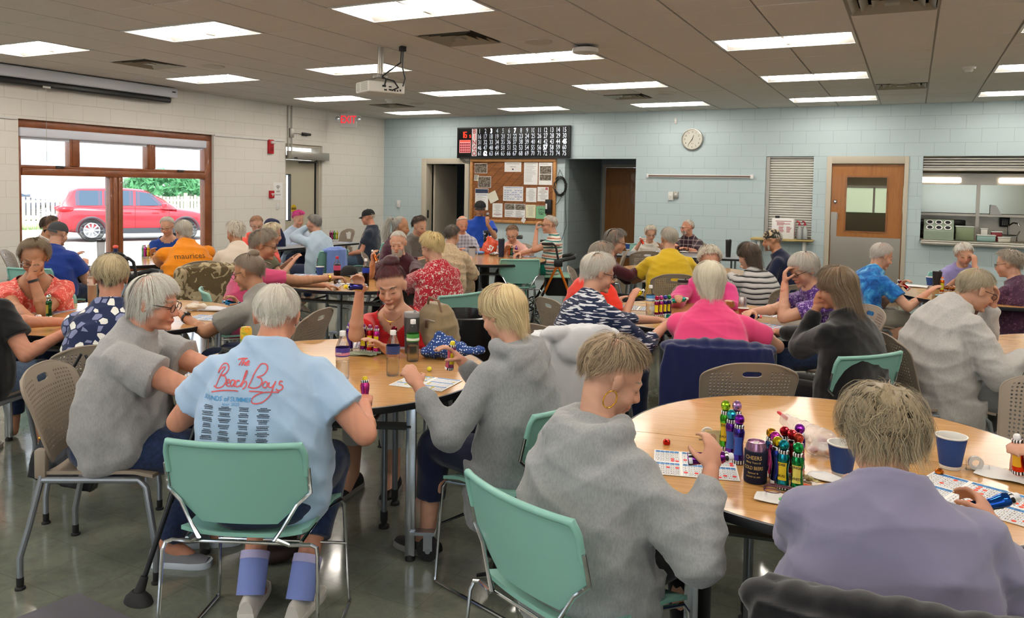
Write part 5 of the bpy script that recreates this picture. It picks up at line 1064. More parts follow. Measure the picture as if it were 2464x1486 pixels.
HP = dict(
 white_bob=dict(c1='#b9b5ac', c2='#dedad0', th=.20, Lf=.15, Ls=.24, Lb=.25, ls=.22, in_=.03, jit=.05),
 blonde_bob=dict(c1='#b59f74', c2='#dccba2', th=.22, Lf=.14, Ls=.25, Lb=.25, ls=.24, in_=.035, jit=.05),
 plat_bob=dict(c1='#b5ad98', c2='#ddd5c2', th=.22, Lf=.14, Ls=.25, Lb=.25, ls=.26, in_=.03, jit=.03),
 white_short=dict(c1='#aca598', c2='#dcd8ce', th=.14, Lf=.11, Ls=.14, Lb=.19, ls=.07, jit=.16),
 grey_short=dict(c1='#6f675c', c2='#a39a8b', th=.16, Lf=.12, Ls=.15, Lb=.2, ls=.08, jit=.14),
 taupe_short=dict(c1='#8a7760', c2='#b29c7c', th=.22, vol=.5, Lf=.125, Ls=.12, Lb=.175, ls=.07, curl=.3, jit=.12, c3='#6f5f4d', p3=.3),
 curly_ash=dict(c1='#7d6f58', c2='#a39274', th=.46, vol=.15, clumps=110, Lf=.15, Ls=.18, Lb=.23, ls=.10, curl=.55, jit=.22, c3='#77725f', p3=.3),
 brown_curl=dict(c1='#6b5b49', c2='#8d7a62', th=.34, vol=.2, Lf=.095, Ls=.19, Lb=.22, ls=.09, curl=.5, jit=.2),
 grey_curl=dict(c1='#7a7061', c2='#a1988a', th=.26, vol=.15, Lf=.12, Ls=.16, Lb=.2, ls=.08, curl=.5, jit=.2),
 white_curl=dict(c1='#b4ab9a', c2='#d9d2c3', th=.26, vol=.15, Lf=.12, Ls=.17, Lb=.2, ls=.08, curl=.5, jit=.2),
 dark_short=dict(c1='#2e241e', c2='#4b3d33', th=.15, Lf=.11, Ls=.13, Lb=.18, ls=.06, jit=.15),
 long_brown=dict(c1='#5a4a38', c2='#7d6a50', th=.24, Lf=.14, Ls=.36, Lb=.38, ls=.34, jit=.05, c3='#8f8371', p3=.15),
 two_tone=dict(c1='#9d8c6a', c2='#c8ba97', th=.22, vol=.15, Lf=.12, Ls=.14, Lb=.19, ls=.09, jit=.10, dark_low='#3a332b', dlz=-.005, c3='#4f463a', p3=.18),
 auburn=dict(c1='#35161a', c2='#5b2328', th=.14, Lf=.12, Ls=.13, Lb=.17, ls=.16, jit=.03, bun=(0, -.07, .12, (.05, .05, .035))),
 pink=dict(c1='#c22a78', c2='#e04a98', th=.28, vol=.5, Lf=.12, Ls=.12, Lb=.16, ls=.05, curl=.5, jit=.3),
 bald=dict(c1='#b0a495', c2='#cfc7ba', th=.06, Lf=.02, Ls=.13, Lb=.17, ls=.04, jit=.2, noshell=True, min=.95, N=900),
 buzz=dict(c1='#b3aca0', c2='#d8d3c8', th=.07, Lf=.10, Ls=.13, Lb=.17, ls=.04, jit=.15),
)
def interp(a, b, t): return np.array(a, float) * (1 - t) + np.array(b, float) * t
SKINS = dict(fair='#c4957c', tan='#ae7e60', pale='#cda890', deep='#8e5f45', red='#c58a70')
V_cam = Vector((9.903, -13.488))
def hp_nofeat(c, hM, ox, oy, a):      # faces turned fully away show no features
    d = Matrix.Rotation(a - PI / 2, 3, 'Z') @ (hM.to_3x3() @ Vector((0, 1, 0))); t = Vector((c.x - ox, c.y - oy, 0)).normalized(); return d.normalized() @ t < -.45
BODY = {}
def person(label, head, az, lean=.18, hyaw=0, hpitch=25, hroll=0, g=1., sw=.175, hands=None, top=None, pants=None, hair='white_short', skin='fair', sleeve='short', slack=0., near=False, leg='long', feet=None, shoes=None,
           curl=(.35, .35), palm=None, male=False, fat=0., brow='#8a7a68', specs=None, hood=False, neck=None, vneck=0., seat=.45, wr=.006, hem=.47, pole=None, group=None, nk=(-.068, -.148), hsc=1., seed=None, kneez=None, kspread=.10, noleg=False, back_hunch=.05, extra=None):
    global _ps
    seed = seed if seed is not None else len(BODY) * 7 + 3
    a = math.radians(az); hx, hy, hz = head; off = Vector((math.cos(a), math.sin(a), 0)) * lean; ox, oy = hx - off.x, hy - off.y
    root = thing('person', label, 'person', (ox, oy, 0), a - PI / 2, group)
    W2L = Matrix.Translation((ox, oy, 0)) @ Matrix.Rotation(a - PI / 2, 4, 'Z'); W2L = W2L.inverted()
    Hd = np.array((0., lean, hz)); N_ = np.array((0, lean + nk[0], hz + nk[1])); P0 = np.array((0, 0, seat + .045)); P1 = np.array((0, -back_hunch + .0, (P0[2] + N_[2]) / 2))
    vox = .0065 if near else .0115; vc = .010 if near else .016
    hM = Matrix.Translation(Hd) @ Matrix.Rotation(math.radians(hyaw), 4, 'Z') @ Matrix.Rotation(math.radians(-hpitch), 4, 'X') @ Matrix.Rotation(math.radians(hroll), 4, 'Y') @ Matrix.Scale(hsc, 4)
    def spine(t): return (1-t)**2 * P0 + 2*t*(1-t) * P1 + t*t * N_
    def torso(mb, infl, t0=0., t1=1., loose=0., zmin=None):
        R = []; ts = [(-.12, .150, .105), (0, .178, .118), (.2, .172 + .012 * loose, .112 + .01 * loose), (.4, .160 + .018 * loose, .104 + .01 * loose), (.6, .163 + .01 * loose, .100), (.76, .165, .094), (.87, .150, .080), (.95, .112, .066), (1.02, .072, .056), (1.07, .056, .052)]
        gg = g; 
        for t, w_, d in ts:
            c = spine(t); tg = spine(min(t + .03, 1.2)) - spine(t - .03); tg /= np.linalg.norm(tg); fy = np.cross(np.array((1., 0, 0)), tg) * -1; fy = np.array((0, tg[2], -tg[1]))
            k_ = gg if t < .75 else 1 + (gg - 1) * .35; ww = w_ * k_ + infl; dd = d * (gg ** 1.25 if t < .75 else 1 + (gg - 1) * .3) + infl; bel = (gg - 1) * .16 * max(0, 1 - abs(t - .25) / .4)
            if t > .95: ww = min(ww, .085 + infl)
            db = min(dd, d + infl * .8 + (gg - 1) * .03); R.append([c + np.array((ww * math.copysign(abs(math.cos(q)) ** .85, math.cos(q)), 0, 0)) + fy * ((dd + bel if math.sin(q) > 0 else db) * math.copysign(abs(math.sin(q)) ** .85, math.sin(q))) for q in np.linspace(0, 2*PI, 24, endpoint=False)])
        mb.loft(R)
    Ss = [N_ + np.array((s * sw * .95, -.008, -.088)) for s in (-1, 1)]; gs = 1 + (g - 1) * .5
    if hands is None: hands = [None, None]
    H_ = []; E_ = []
    for i, s in enumerate((-1, 1)):
        h = hands[i]
        if h is None: h = np.array((s * .13, min(lean + .22, .5), .775))
        elif isinstance(h, tuple) and len(h) == 4: h = np.array((W2L @ Vector(h[:3]))[:])
        else: h = np.array(h, float)
        H_.append(h); pl = (.55, -.25, -1) if pole is None or pole[i] is None else pole[i]; E_.append(arm_ik(Ss[i], h, s, pole=pl))
    # ---- body: one continuous mesh
    mb = MB(); head_prims(mb, hM, 20 if near else 14, male, fat); nb = np.array((hM @ Vector((0, -.026, -.050)))[:]); mb.cap2(N_ + (0, -.008, -.03), nb, .056 * (1 + (g-1)*.5), .050 + fat, n=16)
    torso(mb, 0.); grips = []
    for i, s in enumerate((-1, 1)):
        mb.cap2(N_ + (s * .045, -.01, -.045), Ss[i], .046, .050 * gs); mb.cap2(Ss[i], E_[i], .050 * gs, .039 * gs); f = H_[i] - E_[i]; f /= np.linalg.norm(f); mb.cap2(E_[i], H_[i], .039 * gs, .025); mb.ell(E_[i] + f * .07, .040 * gs, n=10, k=6)
        pm = (0, 0, -1) if palm is None or palm[i] is None else palm[i]
        hf = f if palm is None or palm[i] is None or len(pm) == 3 else np.array(pm[3:]); grips.append(hand_prims(mb, H_[i], hf, pm[:3], s, curl[i], sc=.95))
    if feet is None: feet = [(-kspread - .01, .36, 0), (kspread + .01, .40, 0)]
    kz = kneez or seat + .055; AK = []
    for i, s in enumerate((-1, 1)):
        hj = np.array((s * .085, .02, seat + .06)); kn = np.array((s * kspread, .40, kz)); ft = np.array(feet[i], float); ank = ft + np.array((0, 0, .095)); dk = ank - kn; AK.append((hj, kn, ank, ft))
        if not noleg: mb.cap2(hj, kn, .082 * g, .058 * gs); mb.cap2(kn, ank, .055 * gs, .036); mb.ell(kn * .62 + ank * .38 + (0, -.018, 0), (.05 * gs, .055 * gs, .10), n=10, k=8); mb.cap2(ank, ft + np.array((0, .09, .035)), .036, .032)
    o, v = bake(mb, 'body', vox, 3 if near else 2, M_SKIN, root); iv = np.array(hM.inverted()); h = v @ iv[:3, :3].T + iv[:3, 3]; n = len(v)
    sk = np.array(lin(SKINS[skin])); col = np.tile(sk, (n, 1)); gr = np.random.RandomState(seed); mott = .5 + .5 * np.sin(v @ (gr.randn(3) * 60) + 2 * np.sin(v @ (gr.randn(3) * 45))); col *= (.94 + .1 * mott)[:, None]
    def blend(mask, c, k_): nonlocal col; m_ = (np.clip(mask, 0, 1) * k_)[:, None]; col = col * (1 - m_) + np.array(c) * m_
    x, y, z = h[:, 0], h[:, 1], h[:, 2]; G_ = lambda cx, cz, rx, rz: np.exp(-(((np.abs(x) - cx) / rx) ** 2 + ((z - cz) / rz) ** 2)) * (y > .05)
    blend(G_(.038, -.04, .02, .02), sk * np.array((1.12, .72, .68)), .5); blend(G_(0, -.033, .012, .015), sk * np.array((1.1, .75, .7)), .5); blend(np.exp(-((x / .024) ** 4 + ((z + .065) / .0085) ** 4)) * (y > .06), sk * np.array((.95, .5, .5)), .8)
    blend(np.exp(-((x / .022) ** 4 + ((z + .0655) / .0018) ** 2)) * (y > .06), sk * .35, .7); blend(G_(.030, .021, .020, .0045), lin(brow), .75); blend(G_(.030, -.006, .014, .0028), (.03, .02, .02), .8); blend(G_(.030, .004, .022, .012), sk * .78, .35)
    hd = np.zeros(n)
    for q in (0, 1): hd = np.maximum(hd, np.exp(-(np.linalg.norm(v - H_[q], axis=1) / .11) ** 4))
    blend(hd, sk * np.array((1.02, .82, .78)), .5)
    setcol(o.data, col)
    if not hp_nofeat(V_cam, hM, ox, oy, a):
        bv = BVHTree.FromPolygons([Vector(q) for q in h[(y > .02)].tolist()] or [Vector((0, 0, 0))], []) if 0 else None
        bm = bmesh.new(); bm.from_mesh(o.data); bm.transform(hM.inverted()); bmesh.ops.delete(bm, geom=[q for q in bm.verts if q.co.y < .02 or abs(q.co.z) > .14 or abs(q.co.x) > .1], context='VERTS'); bv = BVHTree.FromBMesh(bm)
        def strip(pts, w0, nm, c, off=.0012):
            m2 = MB(); L_ = []; U_ = []
            for q, (px, pz) in enumerate(pts):
                ww = w0 * (1 - .7 * abs(2 * q / (len(pts) - 1) - 1) ** 2)
                for lst, dz in ((L_, -ww), (U_, ww)):
                    hh = bv.ray_cast(Vector((px, .3, pz + dz)), Vector((0, -1, 0)))[0]; lst.append((px, (hh.y if hh else .08) + off, pz + dz))
            m2.add(L_ + U_, [(j, j + 1, len(pts) + j + 1, len(pts) + j) for j in range(len(pts) - 1)]); ob = m2.build(nm, mat('feature_' + c.strip('#'), c, .6), root, 180); ob.matrix_local = hM
        for s in (-1, 1):
            strip([(s * (.014 + .006 * j), .020 + .006 * math.sin(j * .6)) for j in range(7)], .0030, 'eyebrow', brow)
            if near: strip([(s * (.017 + .005 * j), -.007 - .003 * math.sin(j * .6)) for j in range(6)], .0017, 'eyelashes', '#2b1d18')
            else: strip([(s * (.018 + .006 * j), -.004) for j in range(5)], .0028, 'eyelashes', '#3b2a22')
        strip([(-.022 + .0055 * j, -.0655 - .0012 * math.cos((j - 4) * .5)) for j in range(9)], .0010, 'mouth_line', '#6b3530')
        bm.free()
    # ---- top
    mb = MB(); inf = .014 + slack * .8; torso(mb, inf * .8, loose=1 if slack > .005 else .4)
    if hem < .44: mb.loft([[spine(-.05) + np.array(((.185 * g + inf) * math.cos(q), (.15 * g + inf) * math.sin(q) + .02, dz)) for q in np.linspace(0, 2*PI, 20, endpoint=False)] for dz in (.05, 0, hem - seat - .04)])
    lap = spine(0.02)
    for i, s in enumerate((-1, 1)):
        r0 = .054 * gs + slack * .5; mb.cap2(N_ + (s * .042, -.01, -.040), Ss[i], .047, .054 * gs + slack * .4)
        if sleeve == 'short': m_ = interp(Ss[i], E_[i], .62); mb.cyl(Ss[i] + (Ss[i] - E_[i]) * .0, m_, r0 * .98, r0 * 1.06 + slack * .5, n=18); mb.ell(Ss[i], r0, n=14, k=8)
        elif sleeve == 'half': mb.ell(Ss[i], r0, n=14, k=8); mb.cyl(Ss[i], interp(Ss[i], E_[i], .97), r0, r0 * .95 + slack * .5, n=18)
        elif sleeve in ('long', 'q'):
            mb.cap2(Ss[i], E_[i], r0, .047 * gs + slack); e = .93 if sleeve == 'long' else .45; w_ = interp(E_[i], H_[i], e); mb.cap2(E_[i], interp(E_[i], H_[i], e * .85), .047 * gs + slack, .036 + slack * .6); mb.cyl(interp(E_[i], H_[i], e * .8), w_, .036 + slack * .4, .033 + slack * .25, n=16)
            if slack > .012: f = H_[i] - E_[i]; f /= np.linalg.norm(f); mb.ell(interp(E_[i], H_[i], e * .78), .042 + slack * .5, n=12, k=8)
    if hood:
        o_ = slack * .7
        for q in np.linspace(-1, 1, 17): mb.ell(N_ + np.array((math.sin(q * 2.2) * (.088 + o_), -.022 - (.066 + o_) * math.cos(q * 1.9) + .01, .004 + .018 * q * q)), (.040, .036, .040), n=12, k=8)
        for q in np.linspace(-1, 1, 9): mb.ell(N_ + np.array((q * .088, -.098 - o_ + .02 * q * q, -.040)), (.045, .034, .060), n=12, k=8)
        mb.ell(N_ + np.array((0, -.112 - o_, -.085)), (.088, .030, .075), n=16, k=10); mb.ell(N_ + np.array((0, -.115 - o_, -.13)), (.045, .026, .06), n=14, k=8)
    if extra == 'collar':
        for q in np.linspace(-1, 1, 9): mb.ell(N_ + np.array((math.sin(q * 2.5) * .066, -.012 - .06 * math.cos(q * 2.5), .012)), (.018, .018, .022), n=10, k=6)
    if top is not None:
        fold = (10, 10, 22)
        so, sv = bake(mb, 'shirt', vc, 4 if near else 2, top, root, wr * (1 if near else 1.2), seed, fold)
        if vneck:
            bm = bmesh.new(); bm.from_mesh(so.data); dl = []
            for q in bm.verts:
                dz = N_[2] - q.co.z; dx = abs(q.co.x)
                if q.co.y > N_[1] - .02 and dz < vneck and dx < .095 * (1 - (dz / vneck)) ** .6 + .01 and q.co.z > N_[2] - vneck: dl.append(q)
                elif q.co.z > N_[2] + .022 - .0: dl.append(q)
            bmesh.ops.delete(bm, geom=dl, context='VERTS'); bm.to_mesh(so.data); bm.free()
        BODY.setdefault('shirts', {})[label] = so
    # ---- trousers
    if pants is not None and not noleg:
        mb = MB(); torso(mb, .008); m2 = MB(); c = spine(-.0)
        m2.ell(P0 + (0, .0, .02), (.185 * g + .006, .150 * g + .006, .115), n=18, k=10)
        for i, s in enumerate((-1, 1)):
            hj, kn, ank, ft = AK[i]; m2.cap2(hj, kn, .092 * g, .074 * gs)
            if leg == 'long': m2.cap2(kn, interp(kn, ank, .55), .074 * gs, .068); m2.cyl(interp(kn, ank, .45), interp(kn, ank, .93), .068, .060, n=16)
            elif leg == 'crop': m2.cap2(kn, interp(kn, ank, .35), .076 * gs, .070 * gs); m2.cyl(interp(kn, ank, .3), interp(kn, ank, .6), .070 * gs, .064 * gs, n=16)
            elif leg == 'short': m2.cyl(kn - (kn - hj) * .12, kn + (kn - hj) / np.linalg.norm(kn - hj) * .02, .072 * gs, .074 * gs, n=16)
        bake(m2, 'trousers', vc, 3, pants, root, .004, seed + 1)
    if shoes is not None and not noleg:
        for i, s in enumerate((-1, 1)): hj, kn, ank, ft = AK[i]; shoe((ft[0], ft[1], ft[2]), (s * .12, 1), shoes[0], shoes[1], root)
    if hair: build_hair(HP[hair] if isinstance(hair, str) else hair, hM, root, near, seed + 5)
    if specs: glasses(hM, root)
    BODY[label] = dict(root=root, hM=hM, H=H_, E=E_, grips=grips, N=N_, S=Ss, spine=spine, W=W2L.inverted(), feet=feet, AK=AK)
    return BODY[label]
def bracelet(b, i, m, r=.030, nm='wrist_watch', face=None):
    H_, E_ = b['H'][i], b['E'][i]; f = (H_ - E_) / np.linalg.norm(H_ - E_); c = H_ - f * .035; mb = MB(); mb.loft([circ3(c - f * .008, f, r, 18), circ3(c - f * .008, f, r + .003, 18), circ3(c + f * .008, f, r + .003, 18), circ3(c + f * .008, f, r, 18)], cap=False)
    o = mb.build(nm, m, b['root'])
    if face: u = np.array((0, 0, 1.)) - f * f[2]; u /= np.linalg.norm(u); r_ = np.cross(f, u); mb = MB(); Mx = Matrix((*[(r_[q], f[q], u[q], (c + u * (r + .002))[q]) for q in range(3)], (0, 0, 0, 1))); mb.rbox((-.016, -.019, 0), (.016, .019, .008), .004, M=Mx); mb.build('watch_face', face, o)
    return o
def cap_hat(b, m, brim_fwd=True, tilt=0, nm='cap', brim=True):
    mb = MB(); R = []
    for q in np.linspace(0, 1, 9): a = q * PI / 2 * .98; R.append([(.084 * math.cos(a) ** .75 * math.cos(t), -.012 + .104 * math.cos(a) ** .75 * math.sin(t), .022 + .098 * math.sin(a)) for t in np.linspace(0, 2*PI, 28, endpoint=False)])
    mb.loft(R)
    s = 1 if brim_fwd else -1
    if brim: P = [[(x, s * (.085 + (.075 * (1 - (x / .075) ** 2)) * k_) - .012, .026 - .02 * k_ - 6 * (x * x) * .6 + dz) for x in np.linspace(-.074, .074, 13)] for k_, dz in ((0, .003), (1, .003), (1, 0), (0, 0))]; mb.loft(P, close=False, cap=False)
    o = mb.build(nm, m, b['root'], 70); o.matrix_local = b['hM']; mb = MB(); mb.ell((0, -.012, .122), .006); mb.build('button', m, o); return o
# ---------------------------------------------------------------- the players
V = 117
JEAN = pattern('denim', '#1d2a44', [(.3, '#182338'), (.7, '#25355a')], 60, 'smooth'); BLK = cloth('black_cloth', '#0d0d10'); KHA = cloth('khaki_cloth', '#8f7a5a'); GRYP = cloth('grey_cloth', '#7b7d80'); NAVYC = cloth('navy_cloth', '#141b38')
SW = (mat('shoe_white', '#cfcac2', .6), mat('sole_white', '#dcd8d0', .6)); SB = (mat('shoe_black', '#17171a', .5), mat('sole_grey', '#8a8782', .6)); SG = (mat('shoe_grey', '#6f7076', .7), mat('sole_bluewhite', '#c9d4de', .6))
M_WATCH = mat('watch_black', '#111214', .35); M_GOLD = mat('gold_metal', '#d4a33c', .25, 1.0)
def W(*p): return (*p, 'w')
# near people
bbp = person('person in light blue concert t-shirt seen from behind on mint chair', (7.77, -11.25, 1.150), V - 3, .13, 6, 22, 0, g=1.26, sw=.19, hands=[W(7.45, -11.2, .80), W(8.03, -11.05, .80)], top=cloth('light_blue_jersey', '#a5bfdb', .85), pants=JEAN, leg='crop', shoes=SW, hair='white_short', skin='red', near=True, slack=.022, wr=.008, hem=.45, curl=(.5, .9), feet=[(-.10, .12, 0), (.10, .10, 0)], specs=True, kspread=.13, pole=[(.9, -.3, -.9), (.9, -.3, -.9)], male=False, nk=(-.095, -.105))
for hj_, kn_, an_, ft_ in bbp['AK']:
    mb = MB(); mb.cyl(an_ - (0, 0, .03), interp(an_, kn_, .22), .053, .055, n=20); so_ = mb.build('sock', mat('periwinkle_sock', '#7f8fd0', .9), bbp['root']); mb = MB(); mb.cyl(interp(an_, kn_, .20), interp(an_, kn_, .26), .0555, .0555, n=20); mb.build('sock_cuff', mat('pale_lilac', '#b9b4dc', .9), so_)
gtp = person('person with white bob and grey t-shirt facing right at table', (6.99, -11.17, 1.13), V - 84, .15, -4, 12, 0, g=1.28, sw=.18, hands=[W(7.40, -10.95, .79), W(7.45, -11.10, .80)], top=heather('grey_heather_jersey', '#9b9a99', '#8b8a8b'), pants=JEAN, shoes=SG, hair='white_bob', skin='red', near=True, slack=.028, wr=.009, hem=.45, specs=True, curl=(.3, .3), feet=[(-.10, .30, 0), (.08, .22, 0)], nk=(-.075, -.13))
blp = person('person with straight blonde bob in grey zip hoodie holding bingo sheet', (8.36, -10.54, 1.12), 165, .10, 6, 22, 0, g=1.06, sw=.165, hands=[W(8.14, -10.84, .84), W(8.14, -10.50, .88)], top=heather('grey_hoodie_fleece', '#8b8d8f', '#77797c'), pants=NAVYC, leg='crop', shoes=SB, sleeve='long', hair='blonde_bob', near=True, slack=.02, wr=.009, hem=.28, hood=True, curl=(.8, .8), palm=[(0.4, .2, -.8), (0, 0, -1)], feet=[(-.12, .42, 0), (.16, .06, 0)])
rwp = person('person in bright red t-shirt with dark auburn bun raising a yellow dauber', (7.31, -9.88, 1.09), V + 180 - 14, .16, 8, 20, 4, g=1.1, sw=.175, hands=[W(7.46, -10.14, .80), W(7.30, -10.15, 1.075)], top=cloth('bright_red_jersey', '#c0181d'), pants=cloth('white_cloth', '#c9c9c9'), leg='crop', shoes=SB, hair='auburn', brow='#2a1714', near=True, slack=.010, wr=.006, vneck=.12, curl=(.3, .9), palm=[None, (0, 1, .1, 0, 0.1, 1)], skin='fair', pole=[None, (.1, .35, -1)])
hsp = person('person with short tousled hair and gold hoop earring in grey hoodie', (9.10, -11.20, 1.075), V - 50, .11, -30, 28, 0, g=1.1, sw=.17, hands=[(-.12, .30, .66), W(9.41, -11.22, .84)], top=heather('light_grey_fleece', '#979999', '#858788'), pants=BLK, sleeve='long', hair='taupe_short', skin='fair', near=True, slack=.03, wr=.010, hem=.36, hood=True, curl=(.4, .85), palm=[None, (-.85, .2, -.35)], kspread=.09)
pgp = person('person with curly ash hair in dusty purple t-shirt, back to camera', (9.86, -11.34, 1.04), V - 20, .16, -2, 32, 0, g=1.22, sw=.185, hands=[W(9.76, -11.05, .79), W(10.12, -11.12, .80)], top=cloth('dusty_purple_jersey', '#79768f'), pants=JEAN, hair='curly_ash', near=True, slack=.024, wr=.009, curl=(.4, .8), palm=[None, (-.5, 0, -.5)], pole=[(.5, -.2, -1), (.6, -.2, -1)], back_hunch=.10, nk=(-.14, -.075))
rep = person('person cut by right edge holding an orange dauber at front table', (10.40, -10.46, 1.10), 185, .2, 0, 20, 0, g=1.1, hands=[(-.12, .28, .66), W(10.24, -10.52, .82)], top=pattern('purple_print', '#6a3f86', [(.45, '#4b2f6e'), (.55, '#8a5aa0')], 30, 'noise'), pants=BLK, hair='grey_short', near=False, slack=.02, curl=(.3, .9), pole=[None, (.5, .3, -1)])
# middle ring
lfp = person('person in navy blouse with white leaf print, back to camera', (6.08, -10.72, 1.13), V + 22, .14, 0, 14, g=1.16, hands=[W(5.62, -10.35, .78), W(5.85, -10.25, .78)], top=pattern('navy_leaf_print', '#222c4c', [(0, '#e4e3dc'), (0, '#7d83a5')], 26, 'leaf'), pants=JEAN, hair='two_tone', near=True, slack=.02, sleeve='half', shoes=SB, skin='red')
cop = person('person in coral lace top with glasses resting chin on hand', (4.60, -10.22, 1.12), V + 180 + 28, .16, -6, 26, -3, g=1.22, sw=.19, hands=[W(4.70, -10.30, 1.01), W(4.98, -10.50, .80)], top=pattern('coral_lace', '#de6a5c', [(.44, '#d9574e'), (.56, '#f0a797')], 34, 'noise'), pants=JEAN, hair='brown_curl', skin='tan', near=True, slack=.016, vneck=.14, curl=(.9, .8), palm=[(0, -1, .2, -.35, -.1, .8), None], specs=True, brow='#5b4636')
bsp = person('person in black t-shirt and denim shorts cut by left edge', (5.26, -10.93, 1.16), V - 2, .14, 0, 15, g=1.25, hands=[W(5.3, -10.45, .78), W(5.66, -10.68, .80)], top=cloth('black_jersey', '#101013'), pants=pattern('light_denim', '#5a6f8c', [(.3, '#4f6380'), (.7, '#6b809c')], 60, 'smooth'), leg='short', shoes=SW, hair='grey_short', skin='red', slack=.02, curl=(.4, .8), near=True, kspread=.17)
gwp = person('person in grey t-shirt with hair clips and watch facing left', (6.06, -9.72, 1.075), V + 76, .20, 4, 18, g=1.14, hands=[W(5.71, -9.94, .785), W(5.86, -9.60, .82)], top=heather('mid_grey_jersey', '#8a8781', '#7a7772'), pants=JEAN, hair=dict(c1='#6b5c4e', c2='#8f8273', th=.13, Lf=.12, Ls=.15, Lb=.19, ls=.13, jit=.06, bun=(0, -.07, .10, (.04, .04, .03))), skin='tan', near=True, slack=.024, wr=.008, specs=True, curl=(.35, .9))
ptp = person('person in pink t-shirt with grey updo reaching right with a dauber', (5.20, -8.70, 1.15), V - 62, .18, -22, 12, g=1.12, hands=[W(5.40, -8.2, .78), W(5.63, -8.36, .875)], top=cloth('rose_pink_jersey', '#c4486f'), pants=BLK, shoes=SG, hair=dict(c1='#6d6257', c2='#a09585', th=.28, vol=.5, Lf=.13, Ls=.15, Lb=.19, ls=.12, jit=.15, curl=.2), skin='tan', slack=.014, near=True, specs=True, curl=(.3, .9))
mmp = person('bearded person in dark maroon shirt holding an orange dauber up', (5.37, -7.07, 1.085), V + 180 - 8, .14, 4, 16, g=1.12, male=True, hands=[W(5.80, -7.42, .79), W(5.36, -7.46, .93)], top=cloth('maroon_twill', '#3d1620'), pants=BLK, hair='buzz', skin='fair', slack=.018, sleeve='half', extra='collar', curl=(.3, .9), brow='#a89c90', near=True, palm=[None, (-.6, .2, .3, 0, .3, 1)])
rfp = person('person with wavy blonde hair in red floral blouse on mint chair', (6.37, -8.01, 1.15), V + 45, .10, 10, 18, g=1.12, hands=[W(5.95, -7.82, .79), W(6.1, -7.6, .79)], top=pattern('red_floral', '#9c1f2c', [(.50, '#a31e2d'), (.57, '#d8cfc6'), (.64, '#7d1622')], 42, 'noise'), pants=JEAN, hair=dict(c1='#b39a66', c2='#dcc894', th=.24, vol=.25, Lf=.13, Ls=.18, Lb=.20, ls=.1, curl=.3, jit=.15), sleeve='half', slack=.028, near=True, specs=True)
snp = person('person with white hair in navy and white streaked top facing right', (8.20, -8.95, 1.14), V - 50, .14, -30, 16, g=1.12, hands=[W(8.42, -8.42, .79), W(8.57, -8.76, .82)], top=pattern('navy_streaks', '#1c2744', [(.52, '#1c2744'), (.57, '#d9dce2')], 1, 'dash'), pants=JEAN, hair=dict(HP['white_short'], th=.22, vol=.2, Lf=.13, Ls=.16, Lb=.21, ls=.12, jit=.07), sleeve='q', slack=.014, near=True, specs=True, curl=(.3, .8))
rbp = person('person in orange red shirt behind the striped top holding yellow dauber', (7.84, -7.92, 1.14), V - 60, .16, -10, 14, g=1.1, hands=[None, W(8.11, -8.02, .86)], top=cloth('orange_red_jersey', '#d8321f'), pants=BLK, hair='grey_short', slack=.016, curl=(.3, .9))
pbp = person('person with platinum bob in neon pink t-shirt, back to camera', (8.88, -8.96, 1.13), V - 8, .17, -2, 16, g=1.16, sw=.185, hands=[W(8.70, -8.55, .79), W(9.07, -8.62, .84)], top=cloth('neon_pink_jersey', '#e5497e'), pants=BLK, hair='plat_bob', slack=.018, near=True, curl=(.5, .8), palm=[None, (-.6, 0, -.4)], pole=[(1.1, -.3, -.7), (1.1, -.3, -.7)])
bkp = person('person with long brown hair in black cardigan leaning on hand', (9.54, -8.79, 1.13), V + 34, .12, 10, 16, g=1.14, hands=[W(9.44, -8.75, 1.00), W(9.20, -8.45, .79)], top=cloth('black_knit', '#121214', .9, .4), pants=BLK, sleeve='long', hair='long_brown', skin='tan', slack=.02, near=True, curl=(.7, .3), palm=[(.6, 0, .2, .2, -.2, 1), None], hem=.36)
pwp = person('person in violet print top with silver bob, hand over mouth', (9.24, -7.68, 1.12), V + 98, .20, 8, 24, g=1.1, hands=[W(9.13, -7.76, 1.02), W(8.97, -8.02, .84)], top=pattern('violet_print', '#5f3c84', [(.42, '#4b2f70'), (.52, '#7c56a0'), (.6, '#c3b2d2')], 55, 'noise'), pants=JEAN, hair=dict(HP['white_bob'], c1='#a39e95', c2='#cdc8be'), slack=.016, near=True, curl=(.9, .9), palm=[(-.2, -1, .2, .1, 0, 1), None], specs=True)
pjp = person('person in magenta pink jacket facing camera with teal dauber', (8.46, -7.13, 1.09), V + 180 - 4, .14, 0, 16, g=1.1, hands=[W(8.70, -7.40, .79), W(8.34, -7.62, .84)], top=cloth('magenta_fleece', '#cf3f80'), pants=BLK, sleeve='long', hair='white_curl', slack=.02, specs=True, curl=(.3, .9), extra='collar')
gsp = person('person in pale grey sweatshirt with glasses, chin on hand, facing right', (10.25, -8.24, 1.11), V - 88, .22, -4, 22, g=1.30, sw=.19, hands=[W(10.34, -8.16, 1.02), W(10.50, -8.36, .79)], top=heather('pale_grey_fleece', '#b5b3b0', '#a29f9c'), pants=GRYP, leg='crop', shoes=SB, sleeve='long', hair=dict(c1='#85775b', c2='#b3a78c', th=.16, Lf=.13, Ls=.14, Lb=.19, ls=.12, jit=.07, p3=.3, c3='#c5bfae'), skin='fair', slack=.034, wr=.009, near=True, specs=True, hem=.34, curl=(.7, .3), palm=[(0, -1, .1, 0, .25, 1), None], back_hunch=.12, nk=(-.12, -.10))
